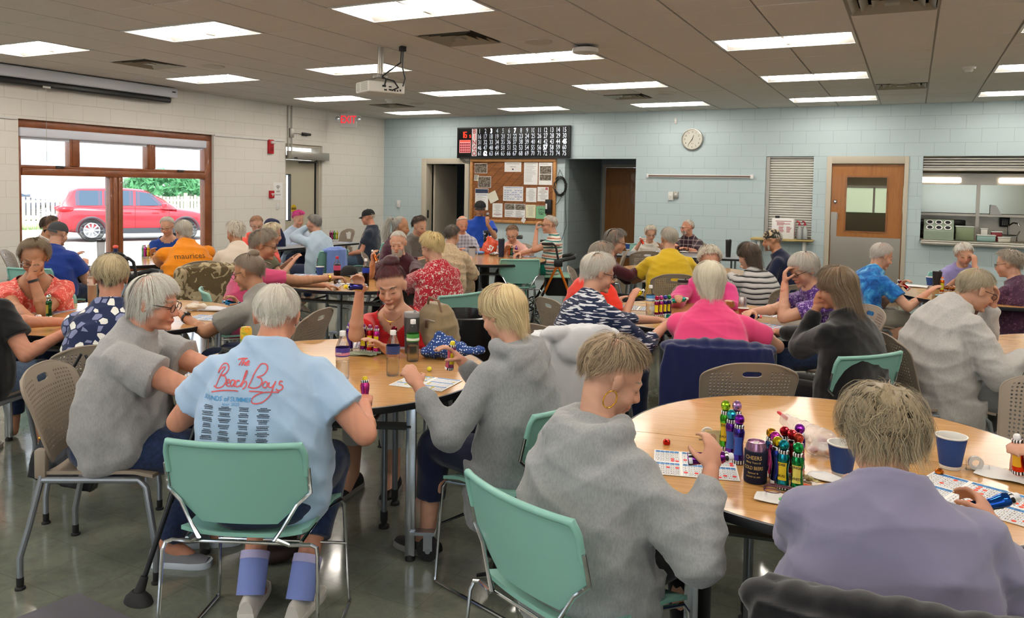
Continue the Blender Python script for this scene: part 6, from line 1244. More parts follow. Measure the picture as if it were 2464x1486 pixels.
tdp = person('person in blue tie-dye shirt reaching across the table', (9.67, -5.46, 1.08), V - 82, .22, -4, 22, g=1.15, hands=[W(9.82, -5.42, .80), W(10.06, -5.58, .785)], top=pattern('blue_tie_dye', '#1d5a9a', [(.3, '#123a78'), (.5, '#1d64a8'), (.62, '#3d8fc4'), (.72, '#8cc4dc')], 9, 'smooth'), pants=cloth('stone_cloth', '#8f8a80'), leg='short', shoes=SB, hair=dict(HP['white_short'], c1='#aba49c', c2='#cfc8bf', Ls=.15, Lb=.19, ls=.1, jit=.08), slack=.02, near=True, feet=[(-.05, .05, 0), (.07, .12, 0)], curl=(.8, .3))
lvp = person('person in lavender sweater resting cheek on hand near kitchen hatch', (10.40, -4.06, 1.04), V + 180 - 16, .16, 0, 18, 6, g=1.14, hands=[W(10.49, -4.16, .94), None], top=cloth('lavender_knit', '#8d86b8'), pants=pattern('light_denim', '#5a6f8c', []), hair=dict(HP['white_bob'], Lf=.13, Ls=.17, Lb=.2), slack=.018, curl=(.9, .3), palm=[(.3, -.6, 0, -.1, -.2, 1), None])
pfp = person('person with short grey curls in plum paisley top, back turned', (10.66, -5.50, 1.07), V + 30, .14, 18, 12, g=1.15, hands=None, top=pattern('plum_paisley', '#46273a', [(.45, '#40243a'), (.56, '#6d4a5c'), (.6, '#3a2033')], 26, 'noise'), pants=BLK, hair='grey_curl', slack=.02, specs=True)
mwp = person('person in maroon sweater with grey bob writing at grey table', (7.26, -5.99, 1.13), V - 100, .14, 0, 14, g=1.1, hands=[W(7.50, -5.60, .79), W(7.50, -5.75, .86)], top=cloth('maroon_knit', '#47141f'), pants=BLK, sleeve='long', hair=dict(c1='#5e5850', c2='#8d867c', th=.3, vol=.2, Lf=.13, Ls=.18, Lb=.21, ls=.12, curl=.2, jit=.1), slack=.018, specs=True)
wwp = person('person in white shirt with curly white hair facing camera at grey table', (6.36, -1.87, .99), V + 180 + 2, .12, 0, 18, g=1.08, hands=[None, W(6.32, -2.25, .87)], top=cloth('cream_white_jersey', '#cfcabf'), pants=BLK, sleeve='q', hair='white_curl', slack=.014, specs=True, curl=(.3, .9))
pmp = person('bearded person in dark plaid shirt looking left', (6.86, -1.63, 1.09), V + 150, .08, -50, 4, g=1.15, male=True, hands=[W(6.95, -2.05, .80), W(6.80, -2.05, .84)], top=pattern('maroon_plaid', '#3d2730', [(0, '#251c26'), (0, '#cfc5bb')], 14, 'plaid'), pants=JEAN, hair='buzz', skin='red', slack=.022, specs=True, sleeve='half', brow='#cfc8bf')
yep = person('person in yellow t-shirt with grey hair, back to camera', (7.73, -5.74, 1.16), V - 2, .14, 14, 8, g=1.2, sw=.2, male=True, hands=None, top=cloth('mustard_yellow_jersey', '#c9a823'), pants=BLK, hair=dict(HP['grey_short'], c1='#8c8577', c2='#b5ae9f', Lb=.17), slack=.024, near=True, pole=[(1.2, -.3, -.6), (1.2, -.3, -.6)])
ssp = person('person with long dark hair in black and grey striped sweater', (8.58, -6.11, 1.07), V + 30, .20, 6, 18, g=1.14, hands=[W(8.36, -5.80, .84), None], top=pattern('black_grey_stripes', '#9c9b9a', [(0, '#b3b2b0'), (.55, '#17171b'), (.8, '#8d8c8b')], 22, 'stripe'), pants=JEAN, sleeve='long', hair=dict(HP['long_brown'], c1='#3a3028', c2='#57493c', p3=0, Ls=.3, Lb=.33), slack=.018, near=True)
cmp_ = person('person with camouflage head scarf and grey beard in navy shirt', (8.53, -4.44, 1.12), V + 72, .18, 6, 12, g=1.14, male=True, top=cloth('deep_navy_jersey', '#151b35'), pants=BLK, hair=dict(c1='#8f8a80', c2='#b5b0a6', th=.1, Lf=.02, Ls=.14, Lb=.2, ls=.06, jit=.1, min=1.0, N=500), skin='tan', slack=.02, sleeve='long')
# far left group
orp = person('large person in orange t-shirt with silver hair, back to camera', (3.05, -7.68, 1.13), V + 42, .22, 6, 20, g=1.55, sw=.24, hands=[W(2.55, -7.55, .79), W(2.75, -7.3, .79)], top=cloth('orange_jersey', '#dc8312'), pants=BLK, hair=dict(HP['grey_short'], c1='#8f897c', c2='#bcb6a9', Ls=.19, Lb=.22, ls=.14, jit=.06), slack=.02, near=True, sleeve='half', wr=.009, specs=True)
bwp = person('person in royal blue shirt with glasses by the window', (1.54, -6.65, 1.09), V + 190, .14, -10, 20, g=1.1, top=cloth('royal_blue_jersey', '#1d3f8c'), pants=JEAN, hair='white_short', slack=.02, specs=True, sleeve='half', vneck=.06)
bcp = person('person in cobalt blue shirt and grey cap worn backwards', (2.26, -8.53, 1.11), V - 8, .12, -4, 14, g=1.25, sw=.21, male=True, top=cloth('cobalt_jersey', '#1c3580'), pants=JEAN, hair=None, slack=.03, near=True)
hcp = person('person with dark tied hair behind the cobalt blue shirt', (1.22, -7.94, 1.12), V - 70, .14, 0, 10, g=1.05, top=cloth('pale_grey_jersey', '#b9b4b0'), pants=BLK, hair='dark_short', slack=.02, skin='tan')
chp = person('person with cream curly hair in pale top facing left', (3.46, -7.36, 1.12), V + 40, .16, 22, 12, g=1.1, top=cloth('pale_cream_jersey', '#cdbfae'), pants=BLK, hair='white_curl', slack=.02, sleeve='q', skin='tan')
wbp = person('person with pale blonde curls mostly hidden behind the grey updo', (3.41, -6.75, 1.08), V - 70, .16, 0, 14, g=1.05, top=cloth('olive_knit', '#5d5a45'), pants=BLK, hair=dict(HP['white_curl'], c1='#c0b498', c2='#dccfb2'), slack=.02)
ocp = person('person in neon coral hoodie facing camera at grey table', (2.18, -5.77, 1.10), V + 198, .14, 4, 16, g=1.1, top=cloth('neon_coral_fleece', '#ee5a4d'), pants=BLK, sleeve='long', hair=dict(c1='#86604a', c2='#a37c5f', th=.14, Lf=.12, Ls=.13, Lb=.18, ls=.08, jit=.1), slack=.02, hood=True, specs=True)
pkp = person('person with hot pink curly hair in pale blue collared shirt', (1.50, -4.22, 1.11), V + 225, .16, 0, 16, g=1.08, top=cloth('pale_blue_cotton', '#b5c3d6'), pants=NAVYC, sleeve='long', hair='pink', slack=.018, extra='collar')
lbp = person('person in pale blue sweater adjusting glasses, back to camera', (2.85, -5.42, 1.13), V + 52, .14, 10, 14, g=1.1, hands=[W(2.80, -5.47, 1.10), None], top=cloth('pale_blue_knit', '#a9bccb'), pants=JEAN, sleeve='long', hair=dict(HP['grey_short'], c1='#5d5a55', c2='#86827c'), slack=.018, curl=(.8, .3), specs=True)
nfp = person('person in charcoal t-shirt and black cap sitting alone near corner', (2.62, -3.96, 1.17), V + 82, .02, 0, 10, g=1.15, male=True, hands=[(-.1, .25, .62), (.1, .28, .62)], top=cloth('charcoal_blue_jersey', '#252c3a'), pants=pattern('faded_denim', '#3c5064', [(.3, '#35485b'), (.7, '#465c72')], 50, 'smooth'), hair=dict(HP['bald'], N=700), skin='red', slack=.024, shoes=SB)
ppp = person('person with long white ponytail in maroon and navy jacket', (4.52, -5.81, 1.17), V - 84, .12, 0, 12, g=1.1, top=cloth('maroon_jacket_cloth', '#431a2b'), pants=BLK, sleeve='long', hair=dict(c1='#87837b', c2='#b0aca4', th=.07, Lf=.12, Ls=.13, Lb=.17, ls=.14, jit=.02, whorl=(0, -.9, .4), tail=[(0, -.11, .06), (0, -.15, .05), (0, -.165, 0), (0, -.165, -.06), (0, -.155, -.12), (0, -.15, -.16)]), skin='tan', slack=.02)
wgp = person('person with short dark hair in grey tweed jacket and pink top', (4.44, -5.29, 1.15), V - 130, .14, 0, 16, g=1.1, top=heather('grey_tweed', '#6c655f', '#4c4743'), pants=BLK, sleeve='long', hair=dict(HP['dark_short'], th=.26, vol=.2, curl=.3), slack=.02)
bpp = person('person in beige paisley shirt with dark grey hair, back turned', (5.22, -5.79, 1.09), V - 22, .16, -8, 12, g=1.2, sw=.19, top=pattern('beige_paisley', '#b39b7d', [(.46, '#b9a386'), (.52, '#8d7355'), (.56, '#b9a386')], 30, 'noise'), pants=KHA, sleeve='half', hair=dict(HP['dark_short'], c1='#3f3832', c2='#625950', th=.2), slack=.024, near=True, shoes=SB)
blm = person('bald person in checked shirt facing camera behind beige paisley shirt', (4.35, -4.10, 1.13), V + 200, .16, 0, 20, g=1.12, male=True, top=pattern('pale_check', '#b7b5bf', [(0, '#7d7f93'), (0, '#e0dde2')], 20, 'plaid'), pants=BLK, hair='bald', skin='red', slack=.02, sleeve='half')
plp = person('person in pale pink t-shirt looking down behind green chair', (5.06, -3.97, 1.02), V + 168, .20, 0, 24, g=1.14, hands=[W(5.32, -4.28, .79), W(5.17, -4.33, .86)], top=cloth('pale_pink_jersey', '#dba89b'), pants=cloth('dark_plum_cloth', '#2c1c22'), hair=dict(HP['dark_short'], c1='#5a4532', c2='#7c634a', th=.16), skin='fair', slack=.02, specs=True)
gnp = person('person with teal trousers and striped top sitting on a walker', (5.63, -4.01, 1.17), V + 92, .02, 4, 6, g=1.02, hands=[W(5.54, -4.21, 1.10), W(5.38, -4.36, .80)], top=pattern('teal_white_stripes', '#d8d2c8', [(0, '#d8d2c8'), (.35, '#2f8f86'), (.5, '#2b2b30'), (.58, '#d8d2c8'), (.8, '#b5654a')], 13, 'stripe'), pants=cloth('jade_cloth', '#1f8b74'), hair=dict(HP['white_short'], Ls=.13, Lb=.18), skin='fair', slack=.012, specs=True, curl=(.9, .8), palm=[(.1, -1, .2, 0, 0, 1), None], shoes=SB, pole=[(.2, .5, -1), None], seat=.53, near=True)
clp = person('caller in royal blue t-shirt and black cap speaking into microphone', (4.02, -3.02, 1.32), V + 180, .04, 0, 6, g=1.0, male=True, hands=[(-.12, .24, 1.10), None], top=cloth('caller_royal_blue', '#1f47a5'), pants=BLK, hair=dict(HP['dark_short'], c1='#16120f', c2='#2b231e', Ls=.16, Lb=.2, ls=.1), skin='tan', slack=.02, curl=(.9, .3), palm=[(.2, -1, 0, 0, 0, 1), None], seat=.62, brow='#1a1411')
cap_hat(clp, mat('cap_black', '#141416', .8)); cap_hat(nfp, mat('cap_black', '#141416')); cap_hat(bcp, mat('cap_grey', '#3b3d40', .85), False)
M_CAMO = pattern('camo_cloth', '#b79f7e', [(.42, '#2f2d26'), (.52, '#c0a888'), (.62, '#5a5344'), (.68, '#c9b496')], 16, 'noise'); cap_hat(cmp_, M_CAMO, False, 0, 'head_scarf', False)
# beards
for b, c in ((mmp, '#b5aca0'), (pmp, '#cfc8bd'), (cmp_, '#a8a297')):
    g_ = np.random.RandomState(4); mb = MB()
    for q in range(900):
        a = g_.uniform(-1.35, 1.35); zz = g_.uniform(-.115, -.05); y = .062 * math.cos(a) + .030 + .25 * (-.05 - zz) * 0; x = .060 * math.sin(a); p = np.array((x, y, zz + .03 * abs(math.sin(a)))); d = np.array((.25 * x, .25, -1.)) * .02 + g_.randn(3) * .003
        if abs(x) < .02 and zz > -.072: continue
        s_ = np.array((.0012, 0, 0)) if abs(math.cos(a)) > .5 else np.array((0, .0012, 0)); mb.add([p - s_, p + s_, p + d], [(0, 1, 2)])
    o = mb.build('beard', M_HAIR, b['root'], 180); o.matrix_local = b['hM']; setcol(o.data, np.tile(np.array(lin(c)), (len(o.data.vertices), 1)))
# accessories
bracelet(gtp, 1, M_GOLD, .030, 'bracelet') if 0 else None
bracelet(cop, 0, M_WATCH); bracelet(gwp, 0, M_WATCH, face=mat('watch_glass', '#08090b', .1)); bracelet(ptp, 1, M_GOLD, .029, 'bracelet'); bracelet(pmp, 0, M_WATCH)
mb = MB(); mb.tube([(.088, -.012 + .019 * math.sin(a), -.058 + .027 * math.cos(a)) for a in np.linspace(0, 2*PI, 22)], .0022, n=6); o = mb.build('hoop_earring', M_GOLD, hsp['root']); o.matrix_local = hsp['hM']
for s in (-1, 1):
    mb = MB(); mb.tube([(s * .086, -.008, -.034), (s * .088, -.008, -.05)], .0025); mb.ell((s * .088, -.008, -.058), (.005, .005, .011)); o = mb.build('earring', mat('garnet', '#6d1620', .2), rwp['root']); o.matrix_local = rwp['hM']
mb = MB(); n_ = rwp['N']; pts = [n_ + np.array((.062 * math.sin(a), .02 + .055 * math.cos(a) * .9, .0 - .055 * max(0, math.cos(a)) ** 1.5)) for a in np.linspace(-1.7, 1.7, 21)]; mb.tube(pts, .0014, n=5); mb.ell(pts[10] - (0, -.004, .010), (.004, .002, .010)); mb.build('necklace', M_GOLD, rwp['root'])
mb = MB(); mb.cap2((.055, -.02, .085), (.062, .0, .045), .007, .007, sq=.4); o = mb.build('hair_clip', M_PAPER, gwp['root']); o.matrix_local = gwp['hM']
mb = MB(); mb.ell((0, -.115, .06), .018); o = mb.build('hair_tie', M_BLACK, ppp['root']); o.matrix_local = ppp['hM']
mb = MB(); mb.tube([blp['N'] + np.array((.068 * math.sin(a), -.02 - .062 * math.cos(a), .012)) for a in np.linspace(-2.2, 2.2, 18)], .006, n=6); mb.build('lanyard', mat('green_lanyard', '#3f4a30', .7), blp['root'])
# writing on shirts, laid on the cloth
def print_on(b, key, mb, m, org, xd, yd, d, name='shirt_print', off=.0022):
    so = BODY['shirts'][key]; bm_ = bmesh.new(); bm_.from_mesh(so.data); bv = BVHTree.FromBMesh(bm_); bm_.free(); V_ = np.concatenate(mb.v); org = Vector(org); xd = Vector(xd); yd = Vector(yd); d = Vector(d).normalized(); out = []
    for p in V_:
        s = org + xd * p[0] + yd * p[1] - d * .4; h, n, i, _ = bv.ray_cast(s, d); out.append((h - d * off) if h is not None else (s + d * .4))
    me = MB(); me.v = [np.array([q[:] for q in out])]; me.f = mb.f; me.m = mb.m; me.n = len(out); return me.build(name, m, b['root'], 180)
def densify(mb, L=.012):
    bm = bmesh.new(); vs = [bm.verts.new(p) for p in np.concatenate(mb.v)]; 
    for f in mb.f:
        try: bm.faces.new([vs[i] for i in f])
        except ValueError: pass
    for _ in range(4):
        es = [e for e in bm.edges if e.calc_length() > L]
        if not es: break
        bmesh.ops.subdivide_edges(bm, edges=es, cuts=1); bmesh.ops.triangulate(bm, faces=[f for f in bm.faces if len(f.verts) > 4])
    bm.verts.index_update(); o = MB(); o.v = [np.array([v.co[:] for v in bm.verts])]; o.f = [tuple(v.index for v in f.verts) for f in bm.faces]; o.m = [0] * len(o.f); o.n = len(o.v[0]); bm.free(); return o
def ribbon(mb, pts, w_):
    P = np.array(pts, float)
    # catmull-rom
    Q = []
    for i in range(len(P) - 1):
        p0, p1, p2, p3 = P[max(i-1, 0)], P[i], P[i+1], P[min(i+2, len(P)-1)]
        for t in np.linspace(0, 1, 7)[:-1]: Q.append(.5 * (2*p1 + (p2-p0)*t + (2*p0-5*p1+4*p2-p3)*t*t + (3*p1-p0-3*p2+p3)*t**3))
    Q.append(P[-1]); Q = np.array(Q); T_ = np.gradient(Q, axis=0); T_ /= np.linalg.norm(T_, axis=1)[:, None] + 1e-9; Nn = np.stack([-T_[:, 1], T_[:, 0]], 1)
    A = Q + Nn * w_ / 2; B = Q - Nn * w_ / 2; v = np.zeros((len(Q) * 2, 3)); v[0::2, :2] = A; v[1::2, :2] = B; mb.add(v, [(2*i, 2*i+1, 2*i+3, 2*i+2) for i in range(len(Q) - 1)])
K_ = 'person in light blue concert t-shirt seen from behind on mint chair'
# script lettering traced as strokes, units = metres on the back (x right, y up), origin at logo centre
S_ = []
def st(*p): S_.append(p)
st((-.135, -.035), (-.12, .01), (-.098, .058), (-.118, .052), (-.13, .03), (-.118, .07), (-.09, .075), (-.075, .055), (-.088, .030), (-.112, .020)); st((-.112, .020), (-.085, .018), (-.078, -.005), (-.095, -.03), (-.122, -.038), (-.145, -.03))
st((-.078, -.018), (-.058, -.006), (-.062, .006), (-.074, -.004), (-.072, -.022), (-.055, -.026)); st((-.030, .002), (-.045, .004), (-.052, -.012), (-.044, -.026), (-.032, -.012), (-.028, .004), (-.032, -.016), (-.026, -.026)); st((-.006, .0), (-.018, .003), (-.024, -.012), (-.016, -.025), (-.002, -.02))
st((-.002, -.02), (.012, .01), (.022, .042), (.018, .048), (.010, .02), (.006, -.026)); st((.006, -.018), (.016, -.002), (.026, -.004), (.026, -.022), (.014, -.036))
st((.038, -.028), (.05, .01), (.068, .058), (.085, .082), (.108, .080), (.118, .06), (.105, .034), (.075, .022)); st((.075, .022), (.098, .014), (.102, -.004), (.09, -.022), (.066, -.03), (.04, -.026))
st((.118, .002), (.108, -.008), (.11, -.022), (.122, -.026), (.13, -.014), (.126, .0), (.116, .002)); st((.138, .0), (.138, -.018), (.15, -.024), (.160, -.010), (.164, .004), (.158, -.03), (.145, -.062), (.11, -.095), (.072, -.10), (.062, -.085), (.075, -.065), (.11, -.05), (.16, -.045), (.188, -.046)); st((.196, .0), (.184, .004), (.182, -.010), (.196, -.016), (.200, -.030), (.184, -.038), (.172, -.03))
st((-.150, -.058), (-.09, -.048), (-.03, -.044), (-.006, -.045)); st((.045, -.044), (.085, -.046), (.11, -.048)); st((-.035, .098), (-.015, .104), (.012, .104)); st((-.012, .104), (-.018, .085), (-.026, .072)); st((-.002, .106), (-.010, .072), (-.004, .086), (.004, .084), (.004, .072)); st((.012, .082), (.022, .088), (.018, .094), (.010, .086), (.014, .074), (.026, .078))
mb = MB(); [ribbon(mb, p, .0062) for p in S_]; N_ = bbp['N']; mid = bbp['spine'](.66); dirn = (0, 1, -.10)
oy = float(mid[1]) - .1; oz = float(bbp['spine'](.86)[2]) - .01
SCL = .74
mb.v = [v * np.array((SCL, SCL, 1)) for v in mb.v]
print_on(bbp, K_, densify(mb), mat('print_coral', '#cf5a5f', .7), (-.045, oy, oz), (1, 0, 0), (0, -.1, 1), dirn)
mb = MB(); addtext(mb, 'SOUNDS of SUMMER', .023, T(0, 0, 0), sx=.95, bold=.012); addtext(mb, 'tour 2025', .015, T(0.02, -.018, 0)); print_on(bbp, K_, densify(mb), mat('print_sky', '#4f9ad0', .7), (-.095, oy, oz - .062), (1, 0, 0), (0, -.1, 1), dirn)
mb = MB(); rr = random.Random(9); 
for c in range(4):
    for r in range(10):
        x = -.165 + c * .070; y = -.105 - r * .021; 
        for k2, hh in ((.0125, .0030), (.0070, .0036), (.0015, .0030)):
            wl = rr.uniform(.012, .024); q = x - wl
            while q < x + wl: e = q + rr.uniform(.0015, .004); mb.box((q, y + k2, 0), (e, y + k2 + hh, .0002)); q = e + .0009
print_on(bbp, K_, mb, mat('print_charcoal', '#3c4656', .7), (0, oy, oz), (1, 0, 0), (0, -.1, 1), dirn)
mb = MB(); addtext(mb, 'maurices', .085, T(0, 0, 0)); K2 = 'large person in orange t-shirt with silver hair, back to camera'
print_on(orp, K2, densify(mb, .02), mat('print_brown', '#5b3a17', .7), (-.03, float(orp['spine'](.7)[1]) - .1, float(orp['spine'](.88)[2]) - .03), (1, 0, 0), (0, -.1, 1), dirn)
mb = MB(); mb.ell((0, .006, 0), (.03, .012, .001)); mb.box((-.03, -.022, 0), (.03, -.014, .001)); mb.box((-.022, -.034, 0), (.022, -.027, .001)); K3 = 'caller in royal blue t-shirt and black cap speaking into microphone'
print_on(clp, K3, mb, M_PAPER, (-.08, .6, float(clp['spine'](.6)[2])), (-1, 0, 0), (0, 0, 1), (0, -1, 0))
# ---------------------------------------------------------------- chairs under the players and empty ones
def seatfor(b, kind, label, dy=-.015, dr=0, az=None):
    o = b['root'].location; a = b['root'].rotation_euler[2] + PI / 2; return chair(kind, o.x + math.cos(a) * dy, o.y + math.sin(a) * dy, math.degrees(a) + dr, label)
for b, k_, lb in ((bbp, 'g', 'mint green chair under the light blue concert t-shirt'), (gtp, 'b', 'taupe perforated chair under the grey t-shirt at front left'), (blp, 'g', 'mint green chair under the blonde bob grey hoodie'), (rwp, 'b', 'taupe chair behind the bright red t-shirt'), (hsp, 'g', 'mint green chair under the short haired grey hoodie in front'), (pgp, 'g', 'mint green chair with black jacket under the dusty purple t-shirt'),
                  (rep, 'b', 'chair under the person cut by right edge'), (lfp, 'b', 'taupe chair under the navy leaf print blouse'), (cop, 'g', 'chair under the coral lace top'), (bsp, 'b', 'taupe chair under the black t-shirt at the left edge'), (gwp, 'b', 'chair under the hair clip person in grey t-shirt'), (ptp, 'g', 'mint green chair under the rose pink t-shirt'), (mmp, 'g', 'mint green chair behind maroon shirt'), (rfp, 'g', 'mint green chair under the red floral blouse'),
                  (snp, 'b', 'taupe chair under the navy streaked top'), (rbp, 'b', 'taupe chair under the orange red shirt'), (pbp, 'b', 'chair draped in navy jacket under neon pink t-shirt'), (pwp, 'b', 'chair under the violet print top'), (pjp, 'b', 'chair under the magenta pink jacket'), (gsp, 'b', 'taupe perforated chair under the pale grey sweatshirt'), (tdp, 'b', 'taupe chair under the blue tie-dye shirt'), (lvp, 'g', 'mint green chair under the lavender sweater'),
                  (pfp, 'b', 'taupe chair under the plum paisley top'), (mwp, 'b', 'chair under the maroon sweater'), (wwp, 'g', 'chair behind the white shirt'), (pmp, 'b', 'dark chair behind the plaid shirt'), (yep, 'b', 'taupe perforated chair under the yellow t-shirt'), (ssp, 'b', 'taupe chair under the black and grey striped sweater'), (cmp_, 'b', 'chair under the camouflage head scarf wearer'),
                  (orp, 'b', 'chair under the large orange t-shirt'), (bwp, 'b', 'chair under royal blue shirt by the window'), (bcp, 'g', 'mint green chair under the cobalt blue shirt'), (hcp, 'b', 'chair under the dark tied hair person'), (chp, 'b', 'chair under the cream curly hair person'), (wbp, 'b', 'chair under the pale blonde curls person'), (ocp, 'b', 'chair under the neon coral hoodie'), (pkp, 'b', 'chair under the hot pink hair person'), (lbp, 'g', 'mint green chair with blue jacket under pale blue sweater'), (nfp, 'g', 'mint green chair under the charcoal t-shirt near corner'),
                  (ppp, 'b', 'chair under the white ponytail person'), (wgp, 'b', 'chair under the grey tweed jacket'), (bpp, 'b', 'taupe chair under beige paisley shirt'), (blm, 'b', 'chair under the bald person'), (plp, 'b', 'chair under the pale pink t-shirt')):
    seatfor(b, k_, lb)
chair('g', 9.53, -8.76, 141, 'mint green chair under the black cardigan')
st_ = thing('caller_stool', 'dark stool under the caller', 'stool', (4.02, -2.98, 0)); mb = MB(); mb.lathe([(0, .60), (.18, .60), (.18, .66), (0, .665)], n=24); mb.build('seat', M_BLACK, st_); mb = MB(); mb.cyl((0, 0, .03), (0, 0, .6), .03); mb.lathe([(0, 0), (.22, 0), (.22, .015), (.05, .03), (0, .03)], n=24); mb.build('pedestal', M_LEG, st_)
chair('b', 9.13, -9.48, 117, 'empty taupe perforated chair behind the front right table')
chair('b', 10.42, -9.62, 250, 'empty taupe perforated chair at right edge behind front table')
chair('g', 5.62, -4.92, 124, 'empty mint green chair in front of the chip bag table')
chair('b', 3.97, -8.22, 150, 'empty taupe chair with camouflage deer coat hung over it')
chair('b', 8.05, -9.45, 150, 'empty chair with white hoodie draped over its back')
chair('b', 2.05, -2.9, 250, 'empty taupe chair nearest corner, right of the stacked row by wall')
chair('b', 1.45, -2.75, 250, 'empty taupe chair by the cream wall, second of the row')
chair('b', .85, -2.6, 250, 'empty taupe chair by the cream wall, leftmost of the row')
chair('b', 6.75, -3.35, 112, 'empty taupe chair at grey table left of yellow t-shirt')
chair('b', 6.30, -3.75, 200, 'taupe chair behind the walker near corridor')
chair('g', 6.75, -8.05, 200, 'green chair beside the black trash can') if 0 else None
# ---------------------------------------------------------------- things on the tables
CM = camo.matrix_world.copy()
def tp(u, v, z=.741):      # the point of the table plane (or another level) seen at photo position u, v
    d = CM.to_3x3() @ Vector(((u - 1232) / 1890.3, -(v - 548) / 1890.3, -1)); o = CM.translation; return o + d * ((z - o.z) / d.z)
def ud(u, v, dep): d = CM.to_3x3() @ Vector(((u - 1232) / 1890.3, -(v - 548) / 1890.3, -1)); return CM.translation + d * dep
def metal(c): return mat('foil_' + c.strip('#'), c, .15, .9)
def plas(c): return mat('plastic_' + c.strip('#'), c, .3, coat=.3)
M_BW = mat('black_white_band', '#f0f0f0', .4); k = NT(M_BW); c_ = k.coord(); wv = k.n('TexWave', wave_type='BANDS', bands_direction='X'); wv.inputs['Scale'].default_value = 40; k.l(c_, wv.inputs['Vector']); k.color(k.ramp(wv.outputs['Color'], [(0, '#0a0a0a'), (.5, '#f2f2f2')], True))
_db = {}
def dauber(lb, body, cap, pos, lab='#e0c020', rot=None, ball=True, h=1., txt=None, rz=0., grp='bingo daubers'):
    key = (body, cap, lab, ball, txt)
    M_ = Matrix.LocRotScale(pos, rot.to_quaternion() if rot is not None else Matrix.Rotation(rz, 3, 'Z').to_quaternion(), (1, 1, h))
    if key in _db: r = dup(_db[key], None, None, lb, grp); r.matrix_world = M_; return r
    t = thing('bingo_dauber', lb, 'dauber', (0, 0, 0), 0, grp); _db[key] = t
    mb = MB(); mb.lathe([(0, 0), (.0185, 0), (.0195, .004), (.019, .02), (.0155, .05), (.0150, .065), (.0185, .085), (.019, .098), (.0135, .112), (.012, .118), (0, .118)], n=20); mb.build('bottle', metal(body), t, 50)
    mb = MB(); mb.lathe([(.0198, .002), (.0203, .004), (.0203, .012), (.0198, .013)], n=20, cap=False); mb.lathe([(.0150, .108), (.0160, .110), (.0160, .116), (.0130, .119)], n=20, cap=False); mb.build('striped_band', M_BW, t)
    mb = MB()
    pts = [((.0158 + .003 * abs(math.sin(i * 2.1)) * .2) * 1.02 * math.cos(a), .0158 * 1.02 * math.sin(a)) for i, a in enumerate(np.linspace(-2.3, -.8, 9))]
    mb.loft([[(x * 1.17, y * 1.17, .030) for x, y in pts], [(x * 1.03, y * 1.03, .05) for x, y in pts], [(x * 1.05, y * 1.05, .068) for x, y in pts], [(x * 1.20, y * 1.20, .084) for x, y in pts]], 0, False, False); mb.build('label', mat('label_' + lab.strip('#'), lab, .4), t, 60)
    if txt: mb = MB(); addtext(mb, txt, .022, F((.0, -.0195, .058), (0, 0, -1), (1, 0, 0)), bold=.02) if len(txt) < 6 else [addtext(mb, w_, .0105, F((0, -.0200, .078 - .034 * i), (1, 0, 0), (0, 0, 1)), bold=.02) for i, w_ in enumerate(txt.split())]; mb.build('lettering', M_BLACK if lab != '#1d1d1d' else M_PAPER, t)
    if ball: mb = MB(); mb.ell((0, 0, .133), .0165, n=14, k=10); mb.build('ball_cap', metal(cap), t, 10 if cap[1] != 'x' else 60)
    else: mb = MB(); mb.lathe([(.011, .118), (.011, .128), (.008, .133), (0, .134)], n=14); mb.build('dauber_tip', plas(cap), t)
    t.matrix_world = M_; return t
_bt = {}
M_PET = mat('clear_pet', '#ffffff', .05, trans=1., ior=1.12, alpha=.45)
M_WATER = mat('water', '#dfe9ec', .02, trans=1., ior=1.2, alpha=.5)
def bottle(lb, pos, label='#2c5a9a', cap='#e8e8e8', liquid=None, h=1., txt=None, rz=0., lab2=None):
    t = thing('water_bottle' if liquid is None else 'soda_bottle', lb, 'bottle', pos, rz); prof = [(.028, 0), (.031, .004), (.031, .02)]
    for i in range(6): z = .024 + i * .013; prof += [(.0325, z), (.0305, z + .006)]
    prof += [(.0325, .105), (.0325, .145), (.030, .155), (.018, .185), (.0125, .198), (.0125, .206)]; prof = [(r, z * h) for r, z in prof]
    mb = MB(); mb.lathe([(0, 0)] + prof, n=26, cap=False); mb.build('bottle', M_PET, t, 60)
    mb = MB(); mb.lathe([(0, .003)] + [(r - .0015, z) for r, z in prof if z < .085 * h + (.075 * h if liquid else 0)] + [(0, (.085 + (.075 if liquid else 0)) * h)], n=26, cap=False); mb.build('liquid', mat('liquid_' + liquid.strip('#'), liquid, .08, spec=.6) if liquid else M_WATER, t, 60)
    mb = MB(); mb.lathe([(.0332, .106 * h), (.0335, .108 * h), (.0335, .143 * h), (.0332, .145 * h)], n=26, cap=False); l = mb.build('label', plas(label), t)
    if lab2: mb = MB(); mb.lathe([(.0338, .112 * h), (.0338, .124 * h)], n=26, cap=False); mb.build('label_stripe', plas(lab2), l)
    
    if txt: mb = MB(); addtext(mb, txt, .018, F((0, -.0345, .125 * h), (1, 0, 0), (0, 0, 1)), bold=.01); mb.build('lettering', M_PAPER if txt != 'bai' else M_BLACK, l)
    mb = MB(); mb.lathe([(.0142, .196 * h), (.0145, .2 * h), (.0145, .216 * h), (.0135, .218 * h), (0, .218 * h)], n=20); mb.build('cap', plas(cap), t); return t
M_CUPB = mat('blue_paper_cup', '#1c3f7c', .55); M_CUPW = mat('cup_white', '#e6e3dc', .5); _cp = {}
